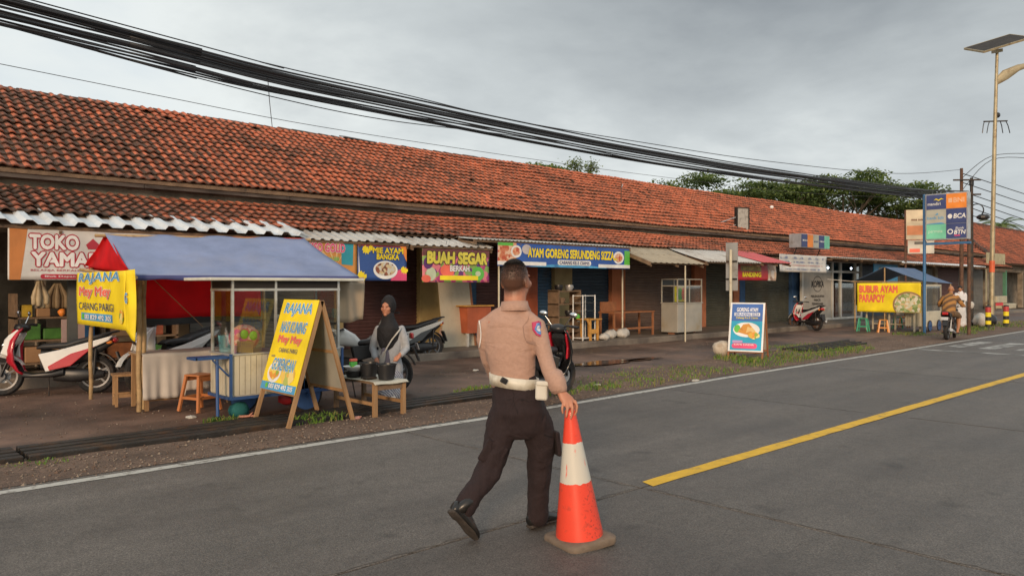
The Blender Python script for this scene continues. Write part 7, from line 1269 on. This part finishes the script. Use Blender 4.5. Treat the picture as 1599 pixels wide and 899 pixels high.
for i in range(16):
    a = 2*pi*i/16; b = MB(); el = random.uniform(-.1, .9); pts = [V((cos(a)*2.6*t_, sin(a)*2.6*t_, Hh+2.6*(t_*el-.55*t_*t_))) for t_ in [k/8 for k in range(9)]]
    for p, q in zip(pts, pts[1:]):
        sd_ = (q-p).cross(V((0, 0, 1))).normalized()
        for s in (-1, 1):
            for k in range(3): r_ = p.lerp(q, k/3); b.quad(r_, r_+(q-p)*.35, r_+sd_*s*.5+(q-p)*.6-V((0, 0, .22)))
    b.build('frond', LFM[i % 2], o)
# ================================================================ OVERHEAD CABLES
m_cab = mat('black_cable', (.022, .023, .027), .5)
def wire(label, pts, r, grp=None, nm='overhead_cable', ext=True):
    P = [V(p) for p in pts]
    if ext: d = (P[0]-P[1]).normalized(); P = [P[0]+V((d.x, d.y, max(d.z, .03)))*26]+P
    out = []
    for i in range(len(P)-1):
        p0, p1, p2, p3 = P[max(0, i-1)], P[i], P[i+1], P[min(len(P)-1, i+2)]
        for k in range(6): t_ = k/6; out.append(.5*((2*p1)+(p2-p0)*t_+(2*p0-5*p1+4*p2-p3)*t_*t_+(3*p1-p0-3*p2+p3)*t_**3))
    out.append(P[-1]); b = MB(); b.tube(out, r, 6); tag(b.build(nm, m_cab, smooth=180), label, 'cable', grp)
PXS = [(0, 16), (200, 66), (420, 123), (620, 165), (800, 202), (1000, 240), (1200, 272), (1400, 298), (1496, 303)]
R = random.Random(5)
for i in range(15):
    u = (i/14-.5)*2; sp0 = 25*u+R.uniform(-3, 3); sp1 = 9*u+R.uniform(-2, 2); Yo = 10.5+R.uniform(-.25, .25); lift = R.uniform(-6, 7); pts = []
    for k, (px, py) in enumerate(PXS[:-1]): w_ = px/1400; pts.append(PY(px, py+sp0*(1-w_)+sp1*w_+lift*sin(pi*w_*1.0), Yo*(1-w_*.0)))
    pts.append(V((PX+R.uniform(-.2, .2), PYy+R.uniform(-.3, .3), 5.0+.55*(.5-u*.5)+R.uniform(-.1, .1))))
    wire(('thick' if i in (3, 4, 8, 9) else 'thin')+' black cable in the big sagging bundle overhead', pts, (.026 if i in (3, 4, 8, 9) else .015 if i % 3 else .009), 'cables of the sagging overhead bundle')
wire('lone cable sagging below the thick bundle', [PY(px, py, 10.6) for px, py in ((0, 36), (200, 92), (420, 143), (640, 182), (800, 207), (1000, 250), (1200, 280), (1400, 301))]+[V((PX, PYy, 4.9))], .012)
wire('thin cable hanging lowest under the thick bundle', [PY(px, py, 10.7) for px, py in ((0, 39), (150, 80), (420, 150), (600, 187), (800, 212), (1000, 246), (1200, 277), (1400, 300))]+[V((PX, PYy, 4.85))], .008)
wire('thin cable running above the thick bundle to the pole top', [PY(px, py, 10.2) for px, py in ((100, 14), (420, 100), (620, 145), (800, 188), (1000, 222), (1200, 252), (1400, 271))]+[V((PX, PYy, 6.45))], .009)
wire('very thin wire crossing the sky just above the ridge', [PY(px, py, 18.0) for px, py in ((0, 100), (250, 150), (500, 198), (800, 244), (1000, 272), (1240, 300))]+[V((50, 18, 7.0))], .008)
tag(MB().tube([PY(418, 122, 10.5), PY(421, 160, 11.5), PY(425, 198, 12.5)], .006, 5).build('drop_wire', m_cab), 'thin drop wire hanging from the bundle to the roof', 'cable')
for i, (a, c, lab) in enumerate(((6.3, 6.9, 'upper cable leaving the utility pole along the road'), (5.9, 6.3, 'second cable down leaving the utility pole along the road'), (5.5, 5.7, 'third cable down leaving the utility pole along the road'), (5.2, 5.2, 'fourth cable down leaving the utility pole along the road'), (4.9, 4.7, 'lowest cable leaving the utility pole along the road'))):
    wire(lab, [(PX, PYy-.05*i, a), (50, 10.6, (a+c)/2-.5), (64, 10.5, c-.4), (90, 10.5, c+.2)], .02, None, ext=False)
for i, (z0_, z1_) in enumerate(((5.6, 5.0), (6.2, 5.6))): wire(('cable crossing behind the street lamp at mid height', 'cable crossing behind the street lamp higher up')[i], [PD(1500, 300-20*i, 33), PD(1548, 250-6*i, 32.7), PD(1620, 248-8*i, 32)], .014, None, ext=False)

finish_texts()
